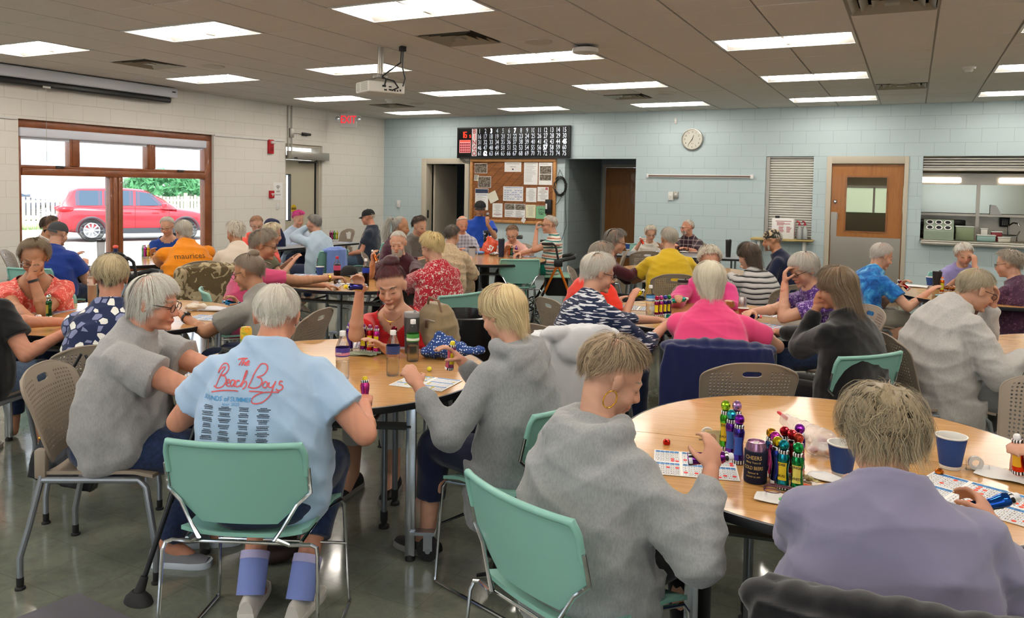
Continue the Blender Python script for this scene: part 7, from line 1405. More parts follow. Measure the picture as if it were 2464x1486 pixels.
def cup(lb, pos, m=None, s=1.):
    m = m or M_CUPB
    if m.name in _cp: r = dup(_cp[m.name], pos, 0, lb); r.scale = (s, s, s); return r
    t = thing('paper_cup', lb, 'cup', pos, 0, 'paper cups'); _cp[m.name] = t; t.scale = (s, s, s)
    mb = MB(); mb.lathe([(.0285, .010), (.0405, .088)], n=30, cap=False); mb.build('sleeve', m, t)
    mb = MB(); mb.lathe([(.0270, 0), (.0283, .010)], n=30, cap=False); mb.lathe([(.0395, .088), (.0425, .090), (.0425, .093), (.039, .093), (.0272, .006), (0, .006)], n=30, cap=False); mb.build('rim', M_CUPW, t); return t
BLU = mat('card_blue', '#3f86c4', .6); INKN = mat('card_number_ink', '#4a4a52', .6)
def bsheet(lb, pos, rz, dots='#e0322c', sx=.30, sy=.25, nx=3, ny=2, seed=1, detail=True, blank='#eeeae4'):
    t = thing('bingo_sheet', lb, 'bingo sheet', (pos[0], pos[1], .7415), rz, 'bingo sheets on the tables'); r = random.Random(seed)
    mb = MB(); mb.box((-sx/2, -sy/2, 0), (sx/2, sy/2, .0016)); mb.build('paper', mat('sheet_' + blank.strip('#'), blank, .6), t)
    mb = MB(); md = MB(); mn = MB(); cw, ch = sx / nx, sy / ny
    for i in range(nx):
        for j in range(ny):
            x0, y0 = -sx/2 + i * cw, -sy/2 + j * ch; a, b = cw * .06, ch * .05
            for q in range(5):
                mb.box((x0 + a + q * (cw - 2*a) / 5 + .0008, y0 + ch - b - ch * .14, .0016), (x0 + a + (q + 1) * (cw - 2*a) / 5 - .0008, y0 + ch - b, .0021))
            for q in range(6): zz = y0 + b + q * (ch * .76) / 5; mb.box((x0 + a, zz - .0003, .0016), (x0 + cw - a, zz + .0003, .0019)); xx = x0 + a + q * (cw - 2*a) / 5; mb.box((xx - .0003, y0 + b, .0016), (xx + .0003, y0 + ch - b, .0019))
            for c in range(5):
                for w_ in range(5):
                    cx, cy_ = x0 + a + (c + .5) * (cw - 2*a) / 5, y0 + b + (w_ + .5) * ch * .76 / 5
                    if detail: addtext(mn, str(c * 15 + r.randint(1, 15)), ch * .105, T(cx, cy_, .0021), res=1, bold=.01)
                    else: mn.box((cx - .0035, cy_ - .003, .0017), (cx + .0035, cy_ + .003, .0021))
                    if r.random() < .16: md.lathe([(0, .0027), (.0068, .0027), (.0068, .0016)], (cx + r.uniform(-.002, .002), cy_, 0), n=12)
            if detail: [addtext(mn, 'BINGO'[q], ch * .12, T(x0 + a + (q + .5) * (cw - 2*a) / 5, y0 + ch - b - ch * .07, .0024), res=1) for q in range(5)]
    mb.build('card_grid', BLU, t, None); mn.build('numbers', INKN, t, None); md.build('ink_dots', mat('ink_' + dots.strip('#'), dots, .5), t, 40); return t
def flat(nm, lb, cat, pos, rz, sx, sy, m, h=.002, curl=.004, seed=0):
    r = random.Random(seed); mb = MB(); n = 8; fn = lambda u, v, o=0: np.array((u * sx / 2, (v - .5) * sy, h + curl * (math.sin(u * 3 + seed) * math.cos(v * 4 + seed) + 1) - o)); grid(fn, n, n, h * .8, mb); o = mb.build(nm, m, None, 60); o.location = (pos[0], pos[1], .741); o.rotation_euler = (0, 0, rz); return tag(o, lb, cat)
def tumbler(lb, pos, body, lid, r=.04, h=.19, nm='travel_mug', handle=False):
    t = thing(nm, lb, 'mug', pos); mb = MB(); mb.lathe([(0, 0), (r * .82, 0), (r * .86, .01), (r, h * .86), (r, h * .9)], n=26); mb.build('body', body, t)
    mb = MB(); mb.lathe([(r * 1.03, h * .88), (r * 1.03, h * .98), (r * .95, h), (0, h)], n=26); mb.lathe([(.008, h), (.008, h + .01), (0, h + .01)], (r * .5, 0, 0), n=10); mb.build('lid', lid, t)
    if handle: mb = MB(); mb.tube([(r, 0, h * .75), (r + .03, 0, h * .7), (r + .03, 0, h * .3), (r, 0, h * .25)], .006); mb.build('handle', body, t)
    return t
def lump(nm, lb, cat, prims, m, pos, rz=0, vox=.006, wr=.006, seed=1, fold=(30, 30, 40), extra=None):
    t = thing(nm, lb, cat, pos, rz); mb = MB(); prims(mb); bake(mb, 'body', vox, 3, m, t, wr, seed, fold)
    if extra: extra(t)
    return t
# --- front right table
dauber('tall lime green dauber standing near the small framed photo', '#4fae2e', '#9bcf2e', tp(1743, 1081), '#e8c020', h=1.18, txt='DAB DAUB')
dauber('purple and blue dauber with teal ball top, left of pair', '#6d2f96', '#2a9db0', tp(1757, 1098), '#3b62a8', h=1.1)
dauber('violet dauber with purple ball top, right of the pair', '#4a3a9c', '#7a1fa8', tp(1776, 1114), '#3052a8', h=1.12)
dauber('slim mauve topped dauber behind the purple pair', '#a04c8c', '#b68ac4', tp(1770, 1084), '#5a2f80', h=1.2)
for i, (u, v, b, c, l, lb, tx) in enumerate(((1853, 1138, '#2e5f8c', '#d49a1e', '#b0257a', 'gold topped dauber at left of the dauber cluster', None), (1862, 1148, '#a8246a', '#c0359a', '#d0408a', 'magenta topped dauber in the cluster', None), (1885, 1133, '#8c1f2e', '#a81c28', '#c02a3a', 'dark red topped dauber at back of cluster', None), (1868, 1162, '#25357f', '#c8b820', '#5a3aa0', 'yellow topped dauber at front left of cluster', None), (1921, 1126, '#4c2a8c', '#8a28b0', '#5a35a0', 'purple topped dauber at back right of the cluster', None), (1903, 1142, '#a01c2c', '#b5262e', '#c83030', 'red topped dauber in middle of the cluster', None), (1918, 1152, '#b02030', '#c04838', '#c83030', 'copper red topped dauber right in cluster', None), (1883, 1174, '#1f8fa0', '#1b8f9e', '#e8d030', 'teal sparkly dauber at the front of the cluster', 'DAB BUG'), (1917, 1182, '#1f8c4c', '#1f9a50', '#e8e070', 'green dauber with lettering at front right of the cluster', 'WINGIN WHITE'))): dauber(lb, b, c, tp(u, v), l, rz=.3 * i if not tx else -.1, h=1.0 if i < 7 else 1.02, txt=tx)
t = thing('drink_can', 'drink can in navy koozie printed with gold lettering', 'can', tp(1817, 1156), -.05)
mb = MB(); mb.lathe([(0, 0), (.034, 0), (.036, .003), (.036, .100), (.034, .102), (.033, .1)], n=36); mb.build('koozie', mat('koozie_navy', '#0e1630', .85), t)
mb = MB(); mb.lathe([(.0325, .09), (.0325, .112), (.0275, .124), (.0275, .127), (.0262, .127), (.0255, .122), (0, .121)], n=36, cap=False); mb.build('can', mat('can_pink_silver', '#b58aa8', .22, .85), t)
mb = MB(); mb.ell((.0, -.008, .123), (.009, .013, .0015)); mb.ell((0, .010, .1225), (.008, .006, .001)); mb.build('pull_tab', M_ALU, t)
mb = MB()
def wrap(mb, s, size, z, R, a0=-PI/2, bold=.012, sx=1.):
    m2 = MB(); addtext(m2, s, size, T(0, 0, 0), bold=bold, sx=sx)
    if m2.n: v = densify(m2, .004); p = np.concatenate(v.v); q = p.copy(); q[:, 0] = R * np.cos(a0 + p[:, 0] / R); q[:, 1] = R * np.sin(a0 + p[:, 0] / R); q[:, 2] = z + p[:, 1]; mb.add(q, v.f)
for s, z, sz, x_ in (('CHEERS', .084, .017, .9), ('Many Years &', .069, .0085, 1), ('COLD BEERS', .052, .0155, .72), ('Spencer &', .036, .008, 1), ('AUGUST 30, 2025', .024, .006, 1)): wrap(mb, s, sz, z, .0366, sx=x_)
mb.build('lettering', mat('koozie_gold', '#cdb171', .5), t)
t = thing('photo_frame', 'tiny gold framed baby photo leaning by lime green dauber', 'photo frame', tp(1716, 1082), .35)
mb = MB(); Mx = Matrix.Rotation(math.radians(-22), 4, 'X')
for a in (((-.026, 0, 0), (.026, .008, .005)), ((-.026, 0, .063), (.026, .008, .068)), ((-.026, 0, .005), (-.021, .008, .063)), ((.021, 0, .005), (.026, .008, .063))): mb.box(*a, M=Mx)
mb.build('frame', mat('pale_gold', '#c8b078', .4, .3), t); mb = MB(); mb.box((-.021, .003, .005), (.021, .005, .063), M=Mx); mb.build('photo', mat('photo_gold', '#c9b486', .4), t); mb = MB(); mb.ell((0, .003, .042), (.013, .002, .014), M=Mx); mb.build('portrait', mat('portrait_tone', '#a98063', .5), t)
def tape(lb, pos, rz): t = thing('tape_dispenser', lb, 'tape', pos, rz); Mx = F((0, 0, .024), (1, 0, 0), (0, 0, 1)); mb = MB(); mb.lathe([(.012, -.006), (.023, -.006), (.023, .006), (.012, .006), (.012, -.006)], n=24, M=Mx, cap=False); mb.build('tape_roll', mat('tape_white', '#e3e0da', .3, alpha=.8), t); mb = MB(); mb.box((-.03, -.009, 0), (.04, .009, .002)); mb.box((-.03, -.009, 0), (-.028, .009, .03)); mb.box((.038, -.009, 0), (.04, .009, .02)); mb.build('holder', M_PET, t)
tape('clear tape dispenser behind the gold framed photo', tp(1702, 1058), .3); tape('clear tape dispenser beside blue cup at right', tp(2347, 1130), .2)
bsheet('bingo sheet with red dots at left of front table', tp(1672, 1118), .28, seed=3, sx=.27, sy=.24); bsheet('large bingo sheet with orange dots at right of front table', tp(2350, 1196), -.38, '#e8563a', .34, .26, seed=7)
def cap_top(lb, pos, c): mb = MB(); mb.lathe([(.012, 0), (.0135, .003), (.013, .012), (.008, .018), (0, .020)], n=18); o = mb.build('dauber_cap', metal(c)); o.location = pos; tag(o, lb, 'cap')
cap_top('loose red metallic dauber cap near the short haired grey hoodie', tp(1604, 1068), '#b8241c'); cap_top('loose orange metallic dauber cap beside the blue cup', tp(2260, 1140), '#c86a1e')
cup('blue paper cup with white rim at right of the front table', tp(2286, 1124), s=1.18); cup('blue paper cup partly hidden by curly ash hair', tp(2025, 1140), s=1.12)
M_BAG = mat('thin_clear_plastic', '#e8e0e0', .12, trans=.0, alpha=.38, spec=.8)
def bagprims(mb):
    for x, r in ((-.12, .012), (-.08, .022), (-.03, .036), (.03, .048), (.08, .05)): mb.ell((x, 0, .030 + .25 * max(0, -x) * .4), (.045, r, .026 + (r * .3)), n=14, k=8)
def bagx(t):
    g_ = random.Random(2)
    for i in range(6): mb = MB(); mb.ell((g_.uniform(0, .1), g_.uniform(-.025, .025), .022), (.018, .012, .012), n=10, k=6); mb.build('sweet', plas(('#c06a8a', '#d9c9c0', '#a04a50', '#caa4b4', '#8a3a60', '#e0d8d0')[i]), t)
    mb = MB(); mb.ell((-.165, 0, .062), (.012, .006, .006)); mb.tube([(-.16, 0, .06), (-.12, 0, .05)], .006); mb.build('red_slider', plas('#d0283a'), t)
lump('candy_bag', 'clear zip bag of wrapped candy with red tip', 'bag', bagprims, M_BAG, tp(1945, 1062), -.75, .005, .006, 4, (60, 60, 60), bagx)
def b2(mb): mb.ell((0, 0, .025), (.06, .045, .024)); mb.ell((.05, .01, .03), (.04, .035, .022)); mb.ell((-.05, 0, .02), (.03, .03, .018))
def b2x(t):
    g_ = random.Random(5)
    for i in range(7): mb = MB(); mb.ell((g_.uniform(-.05, .06), g_.uniform(-.03, .03), .02), (.016, .012, .012), n=10, k=6); mb.build('trinket', metal(('#8a8f94', '#b8863a', '#4a4a50', '#a03a3a', '#c8c0b0', '#6a6a70', '#b07030')[i]), t)
lump('trinket_bag', 'crumpled clear bag of shiny trinkets beside the candy bag', 'bag', b2, M_BAG, tp(1992, 1098), .2, .005, .005, 6, (60, 60, 60), b2x)
flat('napkin', 'white napkin lying under pair of glasses near front edge', 'napkin', tp(1872, 1203), .05, .13, .075, M_PAPER, seed=2); flat('napkin', 'white napkin beside the partly hidden blue cup', 'napkin', tp(1985, 1150), -.2, .10, .07, M_PAPER, seed=5); flat('napkin', 'folded white napkin at right edge of the front table', 'napkin', tp(2415, 1145), -.3, .15, .11, M_PAPER, seed=6)
p = tp(1885, 1197); t = thing('eyeglasses', 'folded purple framed glasses lying on napkin', 'glasses', (p.x, p.y, .755), .1); mb = MB()
for s in (-1, 1): mb.tube([(s * .032 + .024 * math.cos(a), .016 * math.sin(a) - .01, .006) for a in np.linspace(0, 2*PI, 17)], .0016, n=5)
mb.tube([(-.008, -.01, .006), (.008, -.01, .006)], .0016, n=5); mb.build('frame', mat('plum_frame', '#5a2f40', .3), t); mb = MB(); mb.tube([(-.056, -.005, .006), (-.05, .022, .010), (.04, .026, .008), (.055, .018, .004)], .002, n=5); mb.tube([(.056, -.005, .006), (.05, .018, .012), (-.035, .032, .012), (-.06, .02, .004)], .002, n=5); mb.build('temples', mat('plum_frame', '#5a2f40'), t)
mb = MB(); mb.ell((0, 0, .006), (.013, .010, .006), n=14, k=8); o = mb.build('green_candy', plas('#4fae5e')); p = tp(1884, 1213); o.location = (p.x, p.y, .750); tag(o, 'small green wrapped candy on the napkin with glasses', 'candy')
def wrap_(mb): mb.ell((0, 0, .010), (.025, .012, .009)); mb.ell((-.03, 0, .008), (.012, .015, .004)); mb.ell((.03, .004, .008), (.012, .014, .004))
lump('candy_wrapper', 'clear yellow candy wrapper beside the green dauber', 'wrapper', wrap_, mat('wrapper_yellow', '#cdbf7a', .2, alpha=.7), tp(1943, 1156), -.6, .003, .003, 3, (90, 90, 90))
mb = MB(); mb.cap2((-.009, 0, .007), (.009, 0, .007), .0065, .005, n=12); o = mb.build('orange_earplug', plas('#f0521e')); p = tp(1941, 1174); o.location = p; tag(o, 'small bright orange foam plug beside the candy wrapper', 'earplug')
def held(b, i, lb, body, cap, lab='#e0c020', ball=False, dirw=(0, 0, 1), off=(0, 0, 0), h=1.):
    g_ = b['W'] @ Vector(b['grips'][i].tolist() if hasattr(b['grips'][i], 'tolist') else b['grips'][i]); z = Vector(dirw).normalized(); R = z.to_track_quat('Z', 'Y').to_matrix(); dauber(lb, body, cap, g_ - z * .055 + Vector(off), lab, rot=R, ball=ball, h=h)
held(hsp, 1, 'dark metallic dauber with bright wrap held by short haired grey hoodie', '#7a2f8c', '#d8d8e0', '#d86a2e', dirw=(.75, .25, .1)); held(pgp, 1, 'blue dauber held by the dusty purple t-shirt', '#1c4fa8', '#e8e8e8', '#2a7a4a', dirw=(.8, .2, .35), off=(.03, .03, .02)); held(rep, 1, 'orange dauber held at right edge', '#d8401e', '#e8e8e8', '#e8b020', dirw=(-.1, -.2, 1))
held(rwp, 1, 'yellow tipped dauber held high by the bright red t-shirt', '#3a3a8c', '#e8c820', '#e8d020', dirw=(-.3, -.9, .1)); held(bbp, 1, 'hot pink dauber held by the concert t-shirt', '#c83a8c', '#e8c820', '#2a2a2a', dirw=(-.1, .1, 1), off=(-.02, .03, .03)); held(blp, 1, 'pink dauber with yellow tip held by the blonde bob', '#d06a9c', '#e8d020', '#e8d020', dirw=(.2, -.1, 1))
held(mmp, 1, 'orange dauber held by the bearded maroon shirt', '#c8642e', '#e8e4dc', '#d88040', dirw=(-.5, 0, .9)); held(rbp, 1, 'yellow dauber held by orange red shirt', '#d8c41e', '#e8e8e0', '#1d1d1d', dirw=(.6, .3, .5)); held(pjp, 1, 'teal dauber held by magenta pink jacket', '#1f8c84', '#d8d8d8', '#1f6f74', dirw=(.9, .2, .2)); held(ptp, 1, 'dark plum dauber held by the rose pink t-shirt', '#3a1f4c', '#e8e8e8', '#7a2f8c', dirw=(.6, -.5, 0)); held(gwp, 1, 'blue dauber held by hair clip person', '#2a6fa0', '#3a8fc0', '#2a6fa0', dirw=(-.9, -.2, .1)); held(cop, 1, 'multicolour dauber with white base held by coral lace top', '#8c2f8c', '#e8e8e8', '#2f8c3a', dirw=(.7, .3, .35)); held(pbp, 1, 'pale blue dauber held by the neon pink t-shirt', '#8fb8d0', '#c8d8e0', '#2a2a5a', dirw=(.8, 0, .1)); held(pwp, 1, 'dark dauber with red tip held by violet print top', '#2a2a5a', '#e05a5a', '#2a2a5a', dirw=(.9, .1, 0)); held(wwp, 1, 'red orange dauber held by the white shirt', '#c8402e', '#e8e8e0', '#c8402e', dirw=(-.4, 0, .7)); held(ssp, 0, 'bright pink dauber held by the striped sweater', '#c83a9c', '#e8e8e8', '#c83a9c', dirw=(.8, 0, .1)); held(tdp, 0, 'red dauber held by the blue tie-dye shirt', '#b01c2c', '#e8e8e8', '#b01c2c', dirw=(-.5, .2, .4)); held(gnp, 1, 'white and blue dauber held by the person on the walker', '#c8c8d8', '#2a3a8c', '#2a3a8c', dirw=(-.7, 0, .3))
# microphone
g_ = clp['W'] @ Vector(list(clp['grips'][0])); t = thing('microphone', 'handheld microphone held by the caller', 'microphone', (0, 0, 0)); mb = MB(); mb.cap2((0, 0, 0), (0, 0, .15), .012, .016); mb.build('handle', M_BLACK, t); mb = MB(); mb.ell((0, 0, .175), (.024, .024, .028)); mb.build('grille', mat('mic_grille', '#9a9a9c', .4, .8), t); t.matrix_world = Matrix.LocRotScale(g_ - Vector((0, 0, .06)), Vector((-.15, .35, .9)).to_track_quat('Z', 'Y'), (1, 1, 1))
# --- front left table
bottle('water bottle with purple label beside the concert t-shirt', tp(824, 912), '#4a3a8c', txt='pro', h=1.05, lab2='#d88aa0', rz=.2); bottle('water bottle with navy label, nearest the bingo sheet', tp(945, 902), '#2c3a6a', rz=.3); bottle('water bottle with green label beside the grey tumbler', tp(993, 868), '#3f8c3a', rz=.3, lab2='#dfe6e0')
tumbler('tall grey steel tumbler behind the water bottles', tp(990, 848), mat('gunmetal', '#5c6164', .35, .7), mat('clear_lid', '#9a9c9c', .2, alpha=.7), .043, .225, 'tumbler')
for u, v, b, c, l, lb in ((841, 843, '#4a2a8c', '#6a2a9c', '#4a2a8c', 'violet dauber at left of row by red t-shirt elbow'), (874, 845, '#7a2a7c', '#7a2a7c', '#e8d020', 'plum dauber with yellow lettering, second of the row'), (890, 848, '#c02430', '#8c1c5c', '#e8d020', 'red dauber, third of row by the red t-shirt'), (906, 850, '#d03a9c', '#8c1c5c', '#e8d020', 'tall pink dauber, last of row by the red t-shirt')): dauber(lb, b, c, tp(u, v), l, ball=False, h=1.15, rz=.4)
dauber('dark red ball topped dauber by grey tumbler', '#c8c0c4', '#7a1c30', tp(948, 846), '#c8c0c4', h=.95)
bsheet('bingo sheet with yellow dots in front of the blonde bob', tp(1025, 921), .10, '#c8b83a', .27, .22, 2, 3, seed=11); bsheet('bingo sheet by the violet dauber', tp(872, 829), .6, '#d8788a', .26, .2, seed=12, detail=False); bsheet('bingo sheet behind navy labelled bottle', tp(948, 830), .35, '#d8788a', .26, .2, seed=13, detail=False); bsheet('bingo sheet half hidden behind the concert t-shirt', tp(500, 893), .9, '#8a8a90', .24, .2, seed=14, detail=False)
mb = MB(); mb.ell((0, 0, .012), .0125); o = mb.build('yellow_ball_cap', plas('#e0d81e')); o.location = tp(1033, 893); tag(o, 'small yellow ball cap behind the yellow dotted bingo sheet', 'cap')
for i in range(3): flat('dollar_bill', 'dollar bill in small fan by the dauber row', 'money', tp(868 + i * 7, 854 - i), .2 + .25 * i, .15, .064, mat('bill_green', '#8c9480', .7), seed=i, curl=.006)['group'] = 'dollar bills'
t = thing('tin_box', 'small brown tin with lime disc beside the pink dauber', 'tin', tp(923, 850), .2); mb = MB(); mb.rbox((-.03, -.02, 0), (.03, .02, .02), .004); mb.build('tin', mat('tin_brown', '#4a4030', .4, .4), t); mb = MB(); mb.lathe([(0, .03), (.018, .03), (.02, .02)], n=18); mb.build('lime_lid', plas('#8a9a2e'), t)
def can_(lb, pos, m, nm='drink_can', r=.031, h=.12): t = thing(nm, lb, 'can', pos); mb = MB(); mb.lathe([(0, 0), (r * .85, 0), (r, .008), (r, h - .012), (r * .84, h - .002), (r * .84, h)], n=26); mb.build('body', m, t); mb = MB(); mb.lathe([(r * .84, h), (r * .78, h + .001), (r * .76, h - .004), (0, h - .004)], n=26, cap=False); mb.build('lid', M_ALU, t)
can_('colourful energy drink can left of the concert t-shirt', tp(592, 838), pattern('can_rainbow', '#c8302e', [(.3, '#d8402e'), (.5, '#e0c030'), (.7, '#3a9a4a')], 40, 'smooth'))
def bdp(mb):
    for x, y, z, r in ((0, 0, .06, (.085, .07, .06)), (.06, .02, .045, (.06, .06, .045)), (-.06, .0, .04, (.05, .06, .04)), (-.02, 0, .11, (.035, .03, .045)), (.13, -.01, .05, (.04, .025, .022)), (.18, -.02, .055, (.03, .02, .014)), (-.1, -.01, .03, (.03, .05, .03))): mb.ell((x, y, z), r, n=16, k=10)
M_DOT = mat('blue_dotted_cotton', '#1d3f80', .8); k = NT(M_DOT); vx = k.n('TexVoronoi'); vx.inputs['Scale'].default_value = 75; vx.inputs['Randomness'].default_value = .45; k.l(k.coord(), vx.inputs['Vector']); k.color(k.ramp(vx.outputs['Distance'], [(0, '#d5dff0'), (.30, '#1d3f80')], True))
lump('cloth_bag', 'blue cloth bag with white dots crumpled on the table', 'bag', bdp, M_DOT, tp(1070, 862), .35, .005, .012, 7, (26, 26, 30))
def brp(mb): mb.loft([[(x * k_, y * d_, z) for x, y in ((-1, -.6), (-.8, -1), (.8, -1), (1, -.6), (1, .6), (.8, 1), (-.8, 1), (-1, .6))] for z, k_, d_ in ((0, .125, .075), (.05, .14, .09), (.15, .135, .08), (.22, .11, .06), (.265, .07, .03))])
def brx(t):
    mb = MB(); mb.tube([(-.10, -.04, .19), (-.13, -.06, .13), (-.125, -.07, .06)], .008); mb.tube([(-.03, -.04, .26), (0, -.05, .30), (.08, -.04, .29), (.1, -.03, .22)], .006); mb.build('strap', mat('tan_leather', '#6e5540', .6), t)
    mb = MB(); mb.tube([(.0, -.083, .18), (.04, -.082, .185), (.09, -.068, .18)], .003, n=5); mb.build('zipper', M_ALU, t); mb = MB(); mb.rbox((.03, -.095, .14), (.045, -.085, .18), .003); mb.build('zip_pull', mat('brown_leather', '#4a2f22', .5), t)
lump('canvas_backpack', 'khaki canvas backpack standing between red t-shirt and black bin', 'backpack', brp, cloth('khaki_canvas', '#857356', .8), tp(1050, 842), -.45, .007, .005, 8, (16, 16, 20), brx)
# bin
t = thing('trash_can', 'black bag lined trash can behind the khaki backpack', 'trash can', (*ud(1112, 800, 5.05)[:2], 0)); mb = MB(); mb.lathe([(0, 0), (.20, 0), (.23, .80), (.235, .82), (.22, .82)], n=30, cap=False); mb.build('can', mat('grey_bin', '#3a3c3f', .5), t)
def rimr(z, r, n, a): return [(r * (1 + a * math.sin(7 * q + z * 30) + a * .6 * math.sin(13 * q + z * 55)) * math.cos(q), r * (1 + a * math.sin(7 * q + z * 30) + a * .6 * math.sin(13 * q + z * 55)) * math.sin(q), z) for q in np.linspace(0, 2*PI, n, endpoint=False)]
mb = MB(); mb.loft([rimr(.35, .235, 80, .02), rimr(.55, .245, 80, .025), rimr(.75, .25, 80, .02), rimr(.84, .246, 80, .02), rimr(.845, .225, 80, .02), rimr(.7, .205, 80, .02), rimr(.5, .19, 80, .02)], 0, False); mb.build('bin_liner', mat('black_plastic_bag', '#0c0c0e', .25, spec=.6), t, 60)
# --- middle right table
bottle('water bottle beside the row of four ball topped daubers', tp(1564, 757), '#5a9ad0', lab2='#e8eef0')
for i, (u, b, c) in enumerate(((1580, '#8c1f50', '#a81f4c'), (1590, '#a83a8c', '#d04a9c'), (1600, '#3a2f7c', '#4a52b0'), (1609, '#3a2f6c', '#2f8c4c'))): dauber('dauber with %s ball top in the row by water bottle' % ('crimson', 'pink', 'blue', 'green')[i], b, c, tp(u, 760 - i), '#e8d020', h=.98)
tumbler('silver travel mug with black lid beside platinum bob', tp(1642, 728), mat('steel_mug', '#9a928c', .3, .8), M_BLACK, .042, .19); can_('silver drink can right of neon pink t-shirt', tp(1786, 752), mat('can_silver', '#b8b0b0', .25, .8)); cup('red plastic cup beside the silver can', tp(1788, 768), mat('red_cup', '#8c1a26', .4), .9)
for q, (u, v, r_, c, sd) in enumerate(((1522, 741, .2, '#c8b83a', 21), (1545, 770, .5, '#b8b8a8', 22), (1853, 757, -.1, '#e0605a', 23), (1852, 786, -.3, '#e0605a', 24))): bsheet('bingo sheet %s' % ('left of water bottle on the middle right table', 'under the navy streaked sleeve', 'in front of the violet print top', 'in front of black cardigan'), tp(u, v), r_, c, .27, .21, seed=sd, detail=False) if 0 else bsheet('bingo sheet ' + ('left of water bottle on the middle right table', 'under the navy streaked sleeve', 'in front of the violet print top', 'in front of black cardigan')[q], tp(u, v), r_, c, .27, .21, seed=sd, detail=False)
dauber('teal dauber lying beside the ball topped row', '#1f8c84', '#d8d8d8', tp(1600, 768) + Vector((0, 0, .02)), '#1f6f74', rot=Matrix.Rotation(PI/2, 3, 'Y') @ Matrix.Rotation(0, 3, 'Z'), ball=False); tape('tape roll left of the water bottle', tp(1511, 752), .2)
# --- other tables
tumbler('tall black tumbler on table before the lavender sweater', tp(2254, 694), M_BLACK, M_BLACK, .042, .17, 'tumbler'); dauber('orange dauber beside the tall black tumbler', '#d8641e', '#d8641e', tp(2266, 705), '#a8b020', ball=False, h=1.15); cup('blue paper cup behind the tall black tumbler', tp(2238, 688)); flat('booklet', 'open printed booklet before blue tie-dye shirt', 'booklet', tp(2195, 688), -.1, .28, .2, M_PAPER, seed=4)
mb = MB(); mb.lathe([(0, .004), (.06, .004), (.085, .014), (.088, .013), (.06, 0), (0, 0)], n=30, cap=False); o = mb.build('paper_plate', plas('#5aa8c0')); o.location = tp(2275, 714); tag(o, 'small turquoise plate near the orange dauber', 'plate')
lump('candy_wrapper', 'brown and silver candy wrappers right of the black tumbler', 'wrapper', b2, metal('#8a5a3a'), tp(2290, 698), 0, .006, .006, 3, (60, 60, 60)); 
cup('blue paper cup beside red capped soda bottle', tp(770, 663)); bottle('dark soda bottle with red cap on table behind the woman in red', tp(811, 681), '#b8446a', '#a8142c', '#2a0c0a', 1.15); bottle('dark cola bottle with blue label and white cap', tp(880, 688), '#2038a0', '#e8e8e8', '#1a0c08', 1.15); cup('blue paper cup before bearded maroon shirt', tp(909, 661))
bsheet('bingo sheet before the rose pink t-shirt', tp(735, 662), .4, '#c8788a', .27, .2, seed=31, detail=False); bsheet('bingo sheet under the outstretched arm', tp(786, 687), .5, '#c8788a', .25, .2, seed=32, detail=False); bsheet('bingo sheet left of bearded maroon shirt hand', tp(900, 655), .2, '#c8788a', .25, .2, seed=33, detail=False); flat('crossword_tray', 'small tray with counters before red floral blouse', 'tray', tp(975, 662), .2, .24, .16, mat('tray_dark', '#8a8378', .5), h=.012, seed=3)
t = thing('ball_cap', 'black baseball cap lying on table by the soda bottle', 'cap', tp(840, 662), -.4); mb = MB(); mb.loft([[(.085 * math.cos(a) * math.cos(q) ** .7, .095 * math.sin(a) * math.cos(q) ** .7, .10 * math.sin(q)) for a in np.linspace(0, 2*PI, 24, endpoint=False)] for q in np.linspace(0, PI/2 * .97, 8)]); mb.build('crown', mat('cap_black', '#141416'), t); mb = MB(); mb.ell((.11, 0, .008), (.075, .075, .006)); mb.build('brim', mat('cap_black', '#141416'), t)
t = thing('food_container', 'clear tub of yellow snacks beside the cola bottle', 'container', tp(857, 677)); mb = MB(); mb.lathe([(0, 0), (.045, 0), (.055, .05), (.058, .055), (.056, .055), (.044, .003)], n=24, cap=False); mb.build('tub', mat('frosted_tub', '#dfe2e4', .2, alpha=.5), t); mb = MB(); [mb.ell((random.Random(q).uniform(-.03, .03), random.Random(q + 50).uniform(-.03, .03), .02 + .02 * random.Random(q + 9).random()), .012, n=8, k=6) for q in range(14)]; mb.build('snacks', plas('#d8cc88'), t)
flat('napkin', 'white napkin at near edge beside clear tub', 'napkin', tp(832, 684), .3, .16, .06, M_PAPER, seed=8); mb = MB(); mb.cap2((-.05, 0, .006), (.05, 0, .006), .006, .005, n=10); o = mb.build('red_pen', plas('#b01c2c')); o.location = tp(845, 688); tag(o, 'red pen beside the napkin near clear tub', 'pen')
def chip(mb): mb.ell((0, 0, .11), (.10, .035, .12), n=20, k=12); mb.box((-.1, -.006, .19), (.1, .006, .245)); mb.box((-.10, -.006, 0.0), (.10, .006, .04))
def chipx(t): mb = MB(); addtext(mb, 'SI', .10, F((.02, -.040, .10), (1, 0, 0), (0, 0, 1)), bold=.03); mb.build('lettering', M_PAPER, t)
t = lump('chip_bag', 'orange red snack bag tilted on the table before bald person', 'snack bag', chip, mat('chip_orange', '#c8451e', .3, coat=.4), tp(1168, 611), .35, .006, .008, 9, (30, 30, 40), chipx); t.rotation_euler = (-.3, .5, .4)
t = lump('chip_bag', 'flattened blue snack bag left of the orange one', 'snack bag', b2, mat('chip_blue', '#3a6aa8', .3, coat=.4), tp(1150, 612), .1, .006, .008, 10, (40, 40, 40))
tumbler('clear mug with black lid before beige paisley shirt', tp(1136, 621), mat('clear_mug', '#c8ccd0', .1, alpha=.5), M_BLACK, .045, .15, 'travel_mug', True); tumbler('tall navy banded tumbler before the pale pink t-shirt', tp(1206, 618), mat('navy_steel', '#2a2f45', .3, .5), M_BLACK, .042, .24, 'tumbler')
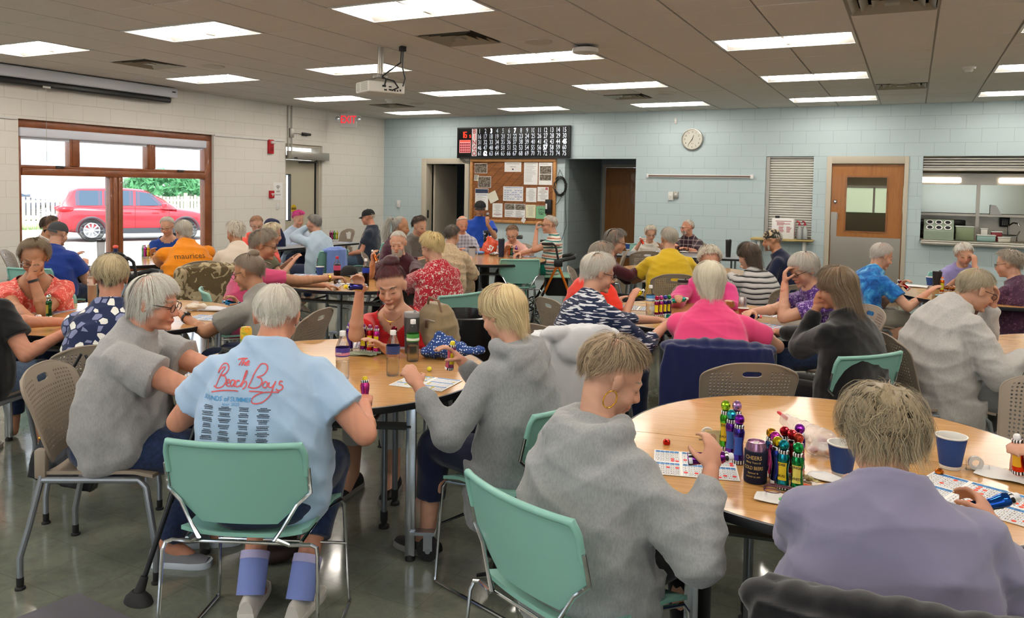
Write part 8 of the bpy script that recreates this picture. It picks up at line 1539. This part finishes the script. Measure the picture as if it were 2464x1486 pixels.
for u, b, lb in ((1225, '#c8642e', 'orange dauber behind empty mint chair back'), (1231, '#3a6a4a', 'dark green dauber behind the empty mint chair back'), (1242, '#7a3a9c', 'purple dauber behind the empty mint chair back')): dauber(lb, b, b, tp(u, 617), b, ball=False, h=1.1)
bsheet('bingo sheet before the person on walker', tp(1262, 617), .3, '#4a6ac0', .3, .2, seed=41, detail=False); lump('foil_packet', 'crumpled silver and red foil packets by the orange snack bag', 'wrapper', b2, metal('#a8a0a4'), tp(1190, 615), .1, .006, .008, 12, (60, 60, 60)); bottle('clear water bottle behind orange snack bag', tp(1180, 604), '#c8d4e0')
tumbler('clear tumbler with dark lid by window table', tp(243, 621), mat('smoke_cup', '#8a8f98', .1, alpha=.6), M_BLACK, .045, .22, 'tumbler')
for u, b, lb in ((345, '#6aa07a', 'pale green dauber on the window table'), (349, '#b83a9c', 'magenta dauber on the window table'), (357, '#c8a82e', 'yellow dauber on the window table')): dauber(lb, b, b, tp(u, 620), b, ball=False, h=1.15)
def toy(mb): mb.ell((0, 0, .05), (.045, .04, .05)); mb.ell((.01, 0, .10), (.03, .028, .03))
t = lump('drawstring_pouch', 'navy pouch with coral pompom on the window table', 'pouch', toy, cloth('navy_pouch', '#1c2a55'), tp(277, 622), 0, .006, .006, 3, (40, 40, 40)); mb = MB(); mb.ell((.01, 0, .14), (.035, .03, .022)); mb.build('pompom', cloth('coral_fuzz', '#e0645a'), t)
t = thing('soup_bowl', 'dark blue bowl held between royal blue and orange shirts', 'bowl', tp(383, 604)); mb = MB(); mb.lathe([(0, 0), (.035, 0), (.065, .06), (.068, .06), (.04, .006)], n=26, cap=False); mb.build('bowl', M_CUPB, t); mb = MB(); mb.lathe([(.0665, .058), (.069, .062), (.066, .063)], n=26, cap=False); mb.build('rim', M_CUPW, t)
lump('tissue', 'crumpled white tissue on window table', 'tissue', b2, M_PAPER, tp(369, 613), .4, .006, .01, 13, (60, 60, 60)); cup('blue paper cup by far left edge of the view', ud(32, 620, 7.2) * 1.0 if 0 else tp(32, 650)) if 0 else None
dauber('dark green dauber with silver top before coral lace top', '#2a5a3a', '#b8c8c0', tp(118, 764), '#a8a040', h=1.05); bsheet('bingo sheet with pink dots before the coral lace top', tp(112, 748), .3, '#e0788a', .3, .22, seed=51, detail=False); cup('white paper cup behind the green dauber', tp(163, 742), M_CUPW, .8)
bottle('white bottled drink with black lettering behind the leaf print blouse', tp(222, 728), '#d8ccc0', '#c8c8c8', '#c8a888', 1.25, 'bai'); flat('orange_peel', 'piece of orange peel near the black t-shirt forearm', 'peel', tp(77, 769), .2, .05, .03, plas('#c8642e'), curl=.01)
flat('notepad', 'notepad with plastic cover at right of the left table', 'notepad', tp(510, 745), .3, .22, .14, mat('pad_grey', '#c8c6cc', .4), h=.01, seed=2); lump('tissue', 'crumpled cream tissue beside notepad', 'tissue', b2, mat('cream_tissue', '#d8cdbc', .7), tp(468, 746), .2, .006, .008, 15, (60, 60, 60)); bsheet('bingo sheet by the wrist watch hand', tp(505, 765), .3, '#9ab0d0', .28, .2, seed=52, detail=False)
cup('white foam cup on grey table near the corner', tp(839, 574), M_CUPW, 1.1); cup('white foam cup between the pale blue shirts', (1.62, -4.95, .741), M_CUPW, .9)
for u, b, lb in ((795, '#7a2a4a', 'plum dauber on grey table'), (800, '#a83a6a', 'rose dauber on grey table'), (805, '#5a9a2e', 'lime dauber on grey table'), (811, '#c8b82e', 'yellow dauber with black lettering on grey table')): dauber(lb, b, b, tp(u, 577), b, ball=False, h=1.15)
bsheet('bingo sheet near the foam cup on grey table', tp(825, 583), .4, '#c8788a', .3, .2, seed=61, detail=False); tumbler('black flask standing on long grey table', tp(1752, 618), M_BLACK, M_BLACK, .04, .24, 'flask'); tumbler('pink bottle with dark lid behind the platinum bob', tp(1720, 655), mat('pink_bottle', '#c87a94', .2, alpha=.85), M_BLACK, .04, .26, 'shaker_bottle'); bottle('water bottle beside pink bottle behind the platinum bob', tp(1706, 652), '#3a7ac0')
cup('blue paper cup before white shirt', tp(1510, 600)); flat('score_sheet', 'white paper before the plaid shirt', 'paper', tp(1660, 606), .3, .3, .18, M_PAPER, seed=9); bsheet('bingo sheet before the white shirt', tp(1572, 605), .3, '#9ab0d0', .3, .2, seed=62, detail=False)
# --- jackets over chair backs
def drape(lb, x, y, az, m, w_=.27, drop=.36, top=.83, seed=1, hoodd=False, sl=0, wr=.005, nm='jacket'):
    def pr(mb):
        for q in np.linspace(-1, 1, 9): mb.ell((q * w_ * .86, -.30 + .03 * q * q, top - .03 * q * q), (.05, .052, .03), n=12, k=8)
        mb.loft([[(sx_ * w_ * k_, yy, zz) for sx_, yy in ((-1, -.335), (-.6, -.365), (0, -.375), (.6, -.365), (1, -.335), (1, -.30), (.6, -.325), (0, -.335), (-.6, -.325), (-1, -.30))] for zz, k_ in ((top - .01, .92), (top - .12, 1.0), (top - drop * .6, 1.04), (top - drop, 1.06))])
        mb.loft([[(sx_ * w_ * .85, yy, zz) for sx_, yy in ((-1, -.215), (0, -.25), (1, -.215), (1, -.245), (0, -.28), (-1, -.245))] for zz in (top, top - .2)])
        if hoodd: mb.ell((-.02, -.37, top - .07), (.15, .035, .10)); mb.ell((-.16, -.355, top - .0), (.11, .04, .045)); mb.ell((.12, -.36, top - .03), (.11, .035, .06))
        for s in ((-1, 1) if sl else ()): mb.cap2((s * w_ * .95, -.33, top - .06), (s * (w_ + .03), -.36, top - drop - sl), .055, .04)
    t = thing(nm, lb, 'jacket', (x, y, 0), math.radians(az - 90)); mb = MB(); pr(mb); bake(mb, 'cloth', .009, 3, m, t, wr, seed, (14, 14, 5)); return t
def dr_for(b, *a, **k_): o = b['root'].location; r_ = b['root'].rotation_euler[2] + PI/2; return drape(a[0], o.x - .015 * math.cos(r_), o.y - .015 * math.sin(r_), math.degrees(r_), *a[1:], **k_)
t = dr_for(pgp, 'black jacket draped on chair behind dusty purple t-shirt', cloth('black_fleece', '#0c0c10', .95, .3), w_=.30, drop=.5, top=.84, seed=2)
mb = MB(); mb.rbox((-.02, -.372, .80), (.03, -.366, .85), .001); mb.box((-.07, -.375, .800), (.07, -.369, .806)); mb.build('care_tag', M_PAPER, t)
dr_for(pbp, 'navy jacket draped over chair behind the neon pink t-shirt', cloth('navy_fleece', '#141c48', .9, .3), w_=.29, drop=.52, top=.87, seed=3)
drape('white hoodie hung over an empty chair between two tables', 8.05, -9.45, 150, cloth('white_fleece', '#d2d4d8', .9), .25, .55, .90, 4, True, .12); M_DEER = pattern('deer_camo', '#9d8d6c', [(.42, '#5f5238'), (.5, '#a8997a'), (.6, '#b3a585'), (.66, '#6e6247')], 7, 'noise')
drape('tan camouflage coat hung over an empty chair at left', 3.97, -8.22, 150, M_DEER, .29, .55, .90, 5, False, .12); dr_for(lbp, 'periwinkle blue jacket hung over mint chair by pale blue sweater', cloth('periwinkle_fleece', '#6f86c4'), w_=.16, drop=.5, top=.83, seed=6)
# --- walkers
def walker(lb, pos, rz, col, seatc):
    t = thing('rollator_walker', lb, 'walker', pos, rz); FC = mat('walker_' + col.strip('#'), col, .3, .3)
    for s in (-1, 1):
        y = s * .27
        mb = MB(); mb.tube([(.02, y, .70), (-.16, y, .30)], .016); mb.tube([(.0, y, .70), (.16, y, .30)], .016); mb.build('side_frame', FC, t)
        mb = MB(); mb.tube([(-.15, y, .33), (-.26, y, .12)], .017); mb.tube([(.15, y, .33), (.24, y, .14)], .017); mb.rbox((-.04, y - .03, .64), (.07, y + .03, .73), .012); mb.tube([(.02, y, .70), (-.02, y, .90), (-.05, y, .93), (-.17, y, .935)], .014); mb.build('leg', M_BLACK, t)
        mb = MB(); mb.cap2((-.07, y, .935), (-.19, y, .935), .020, .018); mb.tube([(-.06, y, .90), (-.13, y, .885), (-.18, y, .89)], .006); mb.build('hand_grip', M_RUB, t)
        for x in (-.28, .26):
            mb = MB(); c = (x, y + .0, .09); mb.lathe([(.074, -.012), (.088, -.012), (.09, 0), (.088, .012), (.074, .012), (.074, -.012)], n=30, M=F(c, (1, 0, 0), (0, 0, 1)), cap=False)
            w_ = mb.build('wheel', M_RUB, t); mb = MB(); mb.cyl((x, y - .014, .09), (x, y + .014, .09), .02, n=14)
            for q in range(7): a = q * 2*PI/7; mb.tube([(x + .015 * math.cos(a - .2), y, .09 + .015 * math.sin(a - .2)), (x + .05 * math.cos(a - .12), y, .09 + .05 * math.sin(a - .12)), (x + .078 * math.cos(a), y, .09 + .078 * math.sin(a))], .007, n=6)
            mb.build('spokes', M_BLACK, w_)
    mb = MB(); mb.rbox((-.16, -.24, .49), (.2, .24, .52), .012); mb.build('seat', seatc, t); mb = MB(); mb.rbox((-.14, -.22, .25), (.16, .22, .48), .03); mb.build('basket', cloth('black_bag_cloth', '#0f0f12'), t)
    mb = MB(); mb.tube([(.05, -.27, .72), (.22, -.24, .76), (.26, 0, .77), (.22, .24, .76), (.05, .27, .72)], .022); mb.build('back_strap', M_RUB, t); return t
w0 = walker('orange and black rollator walker with mint seat', (5.72, -3.97, 0), math.radians(27), '#d8741e', plas('#9fd0b8'))
walker('black rollator walker by the window table', (3.25, -8.45, 0), math.radians(60), '#7a8088', M_BLACK)
# --- floor things
def slab(nm, lb, cat, pts, m, z=.012): mb = MB(); mb.loft([[(x, y, 0.0005) for x, y in pts], [(x, y, z) for x, y in pts]]); tag(mb.build(nm, m, None, 30), lb, cat)
slab('floor_mat', 'grey carpet mat at bottom left corner of the view', 'mat', [(7.0, -11.54), (6.90, -12.3), (7.40, -12.34), (7.5, -11.575)], cloth('grey_carpet', '#57555c', .95, .2, 900))
def strap(pts, r=.006, m=None, nm='strap'):
    def f(t): mb = MB(); mb.tube(pts, r); mb.build(nm, m or M_BLACK, t)
    return f
M_LTH = mat('black_leather', '#15161a', .38, spec=.5, bump=(60, .3, .002))
def hb(mb): mb.loft([[(x * k_, y * d_, z) for x, y in ((-1, -.03), (1, -.03), (1, .03), (-1, .03))] for z, k_, d_ in ((0, .15, 1.3), (.1, .16, 1.2), (.2, .14, .5))])
def hbx(t): mb = MB(); mb.tube([(-.14, -.02, .19), (-.10, -.02, .45), (-.06, -.0, .62)], .007); mb.tube([(.13, 0, .19), (.06, 0, .5), (-.04, .0, .62)], .007); mb.build('strap', M_LTH, t); mb = MB(); mb.tube([(-.08, -.035, .14), (-.05, -.036, .14)], .004); mb.ell((-.14, -.02, .19), .009); mb.build('zip', M_GOLD, t)
t = lump('handbag', 'black leather handbag hanging beside the taupe chair at left', 'bag', hb, M_LTH, ud(150, 1160, 3.72), .5, .006, .004, 3, (20, 20, 20), hbx); t.rotation_euler = (0, .25, .5)
def sb_(mb): mb.ell((0, 0, .12), (.10, .06, .12)); mb.ell((0, 0, .04), (.11, .07, .04)); mb.ell((.03, 0, .2), (.07, .045, .04))
p = tp(450, 1330, 0); lump('shoulder_bag', 'black shoulder bag on floor left of the blue socks', 'bag', sb_, cloth('black_nylon', '#16181c', .7), (p.x - .05, p.y + .12, 0), .4, .007, .006, 4, (20, 20, 20), strap([(-.06, -.05, .2), (-.02, -.06, .3), (.05, -.05, .22)]))
lump('tote_bag', 'dark brown bag on floor behind the blue socks', 'bag', sb_, mat('dark_brown_leather', '#2c1c1c', .6), (7.47, -10.95, 0), .9, .007, .006, 5, (20, 20, 20), strap([(-.06, -.05, .2), (-.02, -.06, .28), (.05, -.05, .22)]))
p = tp(1205, 1350, 0); lump('purse', 'small black purse with steel buckles on the floor under mint chair', 'bag', sb_, cloth('black_nylon', '#16181c'), (p.x, p.y + .05, 0), 1.2, .007, .006, 6, (20, 20, 20), strap([(-.1, -.05, .05), (-.16, -.1, .015), (-.22, -.06, .01)], .008)); 
t = thing('walking_cane', 'black folding cane with wide rubber foot leaning on the front left table', 'cane'); a = Vector((7.25, -11.46, .03)); b = Vector((7.36, -11.16, .92)); d = (b - a).normalized()
mb = MB(); mb.cyl(tuple(a + d * .05), tuple(b), .0105, n=14); mb.cyl(tuple(a + d * .36), tuple(a + d * .40), .0135, n=14); mb.build('shaft', mat('cane_black', '#0e1016', .25), t)
mb = MB(); mb.tube([b, b + d * .03 + Vector((.02, .0, .01)), b + Vector((.07, .02, .03)), b + Vector((.11, .03, .0))], .013); mb.build('handle', M_RUB, t); mb = MB(); mb.cyl(tuple(a), tuple(a + d * .07), .022, .015, n=14); mb.loft([[(a.x + r_ * 1.5 * math.cos(q), a.y + r_ * math.sin(q), z) for q in np.linspace(0, 2*PI, 18, endpoint=False)] for z, r_ in ((.002, .045), (.02, .04), (.045, .02))]); mb.build('rubber_foot', M_RUB, t)
t = thing('serving_cart', 'black cart with tumblers beside the caller', 'cart', (4.36, -3.38, 0), .45); mb = MB(); mb.rbox((-.35, -.22, .72), (.35, .22, .75), .008); mb.build('top', M_BLACK, t)
for x in (-.32, .32):
    for y in (-.2, .2): mb = MB(); mb.cyl((x, y, 0), (x, y, .74), .012, n=10); mb.build('leg', M_BLACK, t)
mb = MB(); mb.tube([(.33, -.2, .74), (.33, -.2, .92), (.5, -.2, .93), (.5, .2, .93), (.33, .2, .92), (.33, .2, .74)], .012); mb.build('push_handle', M_BLACK, t)
tumbler('black and white patterned bottle on the caller cart', (4.40, -3.50, .751), pattern('bw_sticker', '#1a1a1e', [(.5, '#15161a'), (.56, '#d8dce4')], 20, 'noise'), M_BLACK, .04, .27, 'flask'); tumbler('short green metal mug on the caller cart', (4.18, -3.52, .751), mat('green_mug', '#2a6a4a', .4), mat('green_mug', '#2a6a4a'), .042, .12, 'mug')
def jk(mb): mb.ell((0, 0, .3), (.2, .1, .3)); mb.ell((0, 0, .55), (.12, .08, .1))
p = ud(655, 555, 11.4); lump('navy_coat', 'dark navy coat hung on chair left of the pink hair', 'jacket', jk, cloth('navy_coat_cloth', '#151b3c'), (p.x, p.y, .50), .4, .012, .012, 8, (12, 12, 5))
bpy.data.scenes.remove(BK)
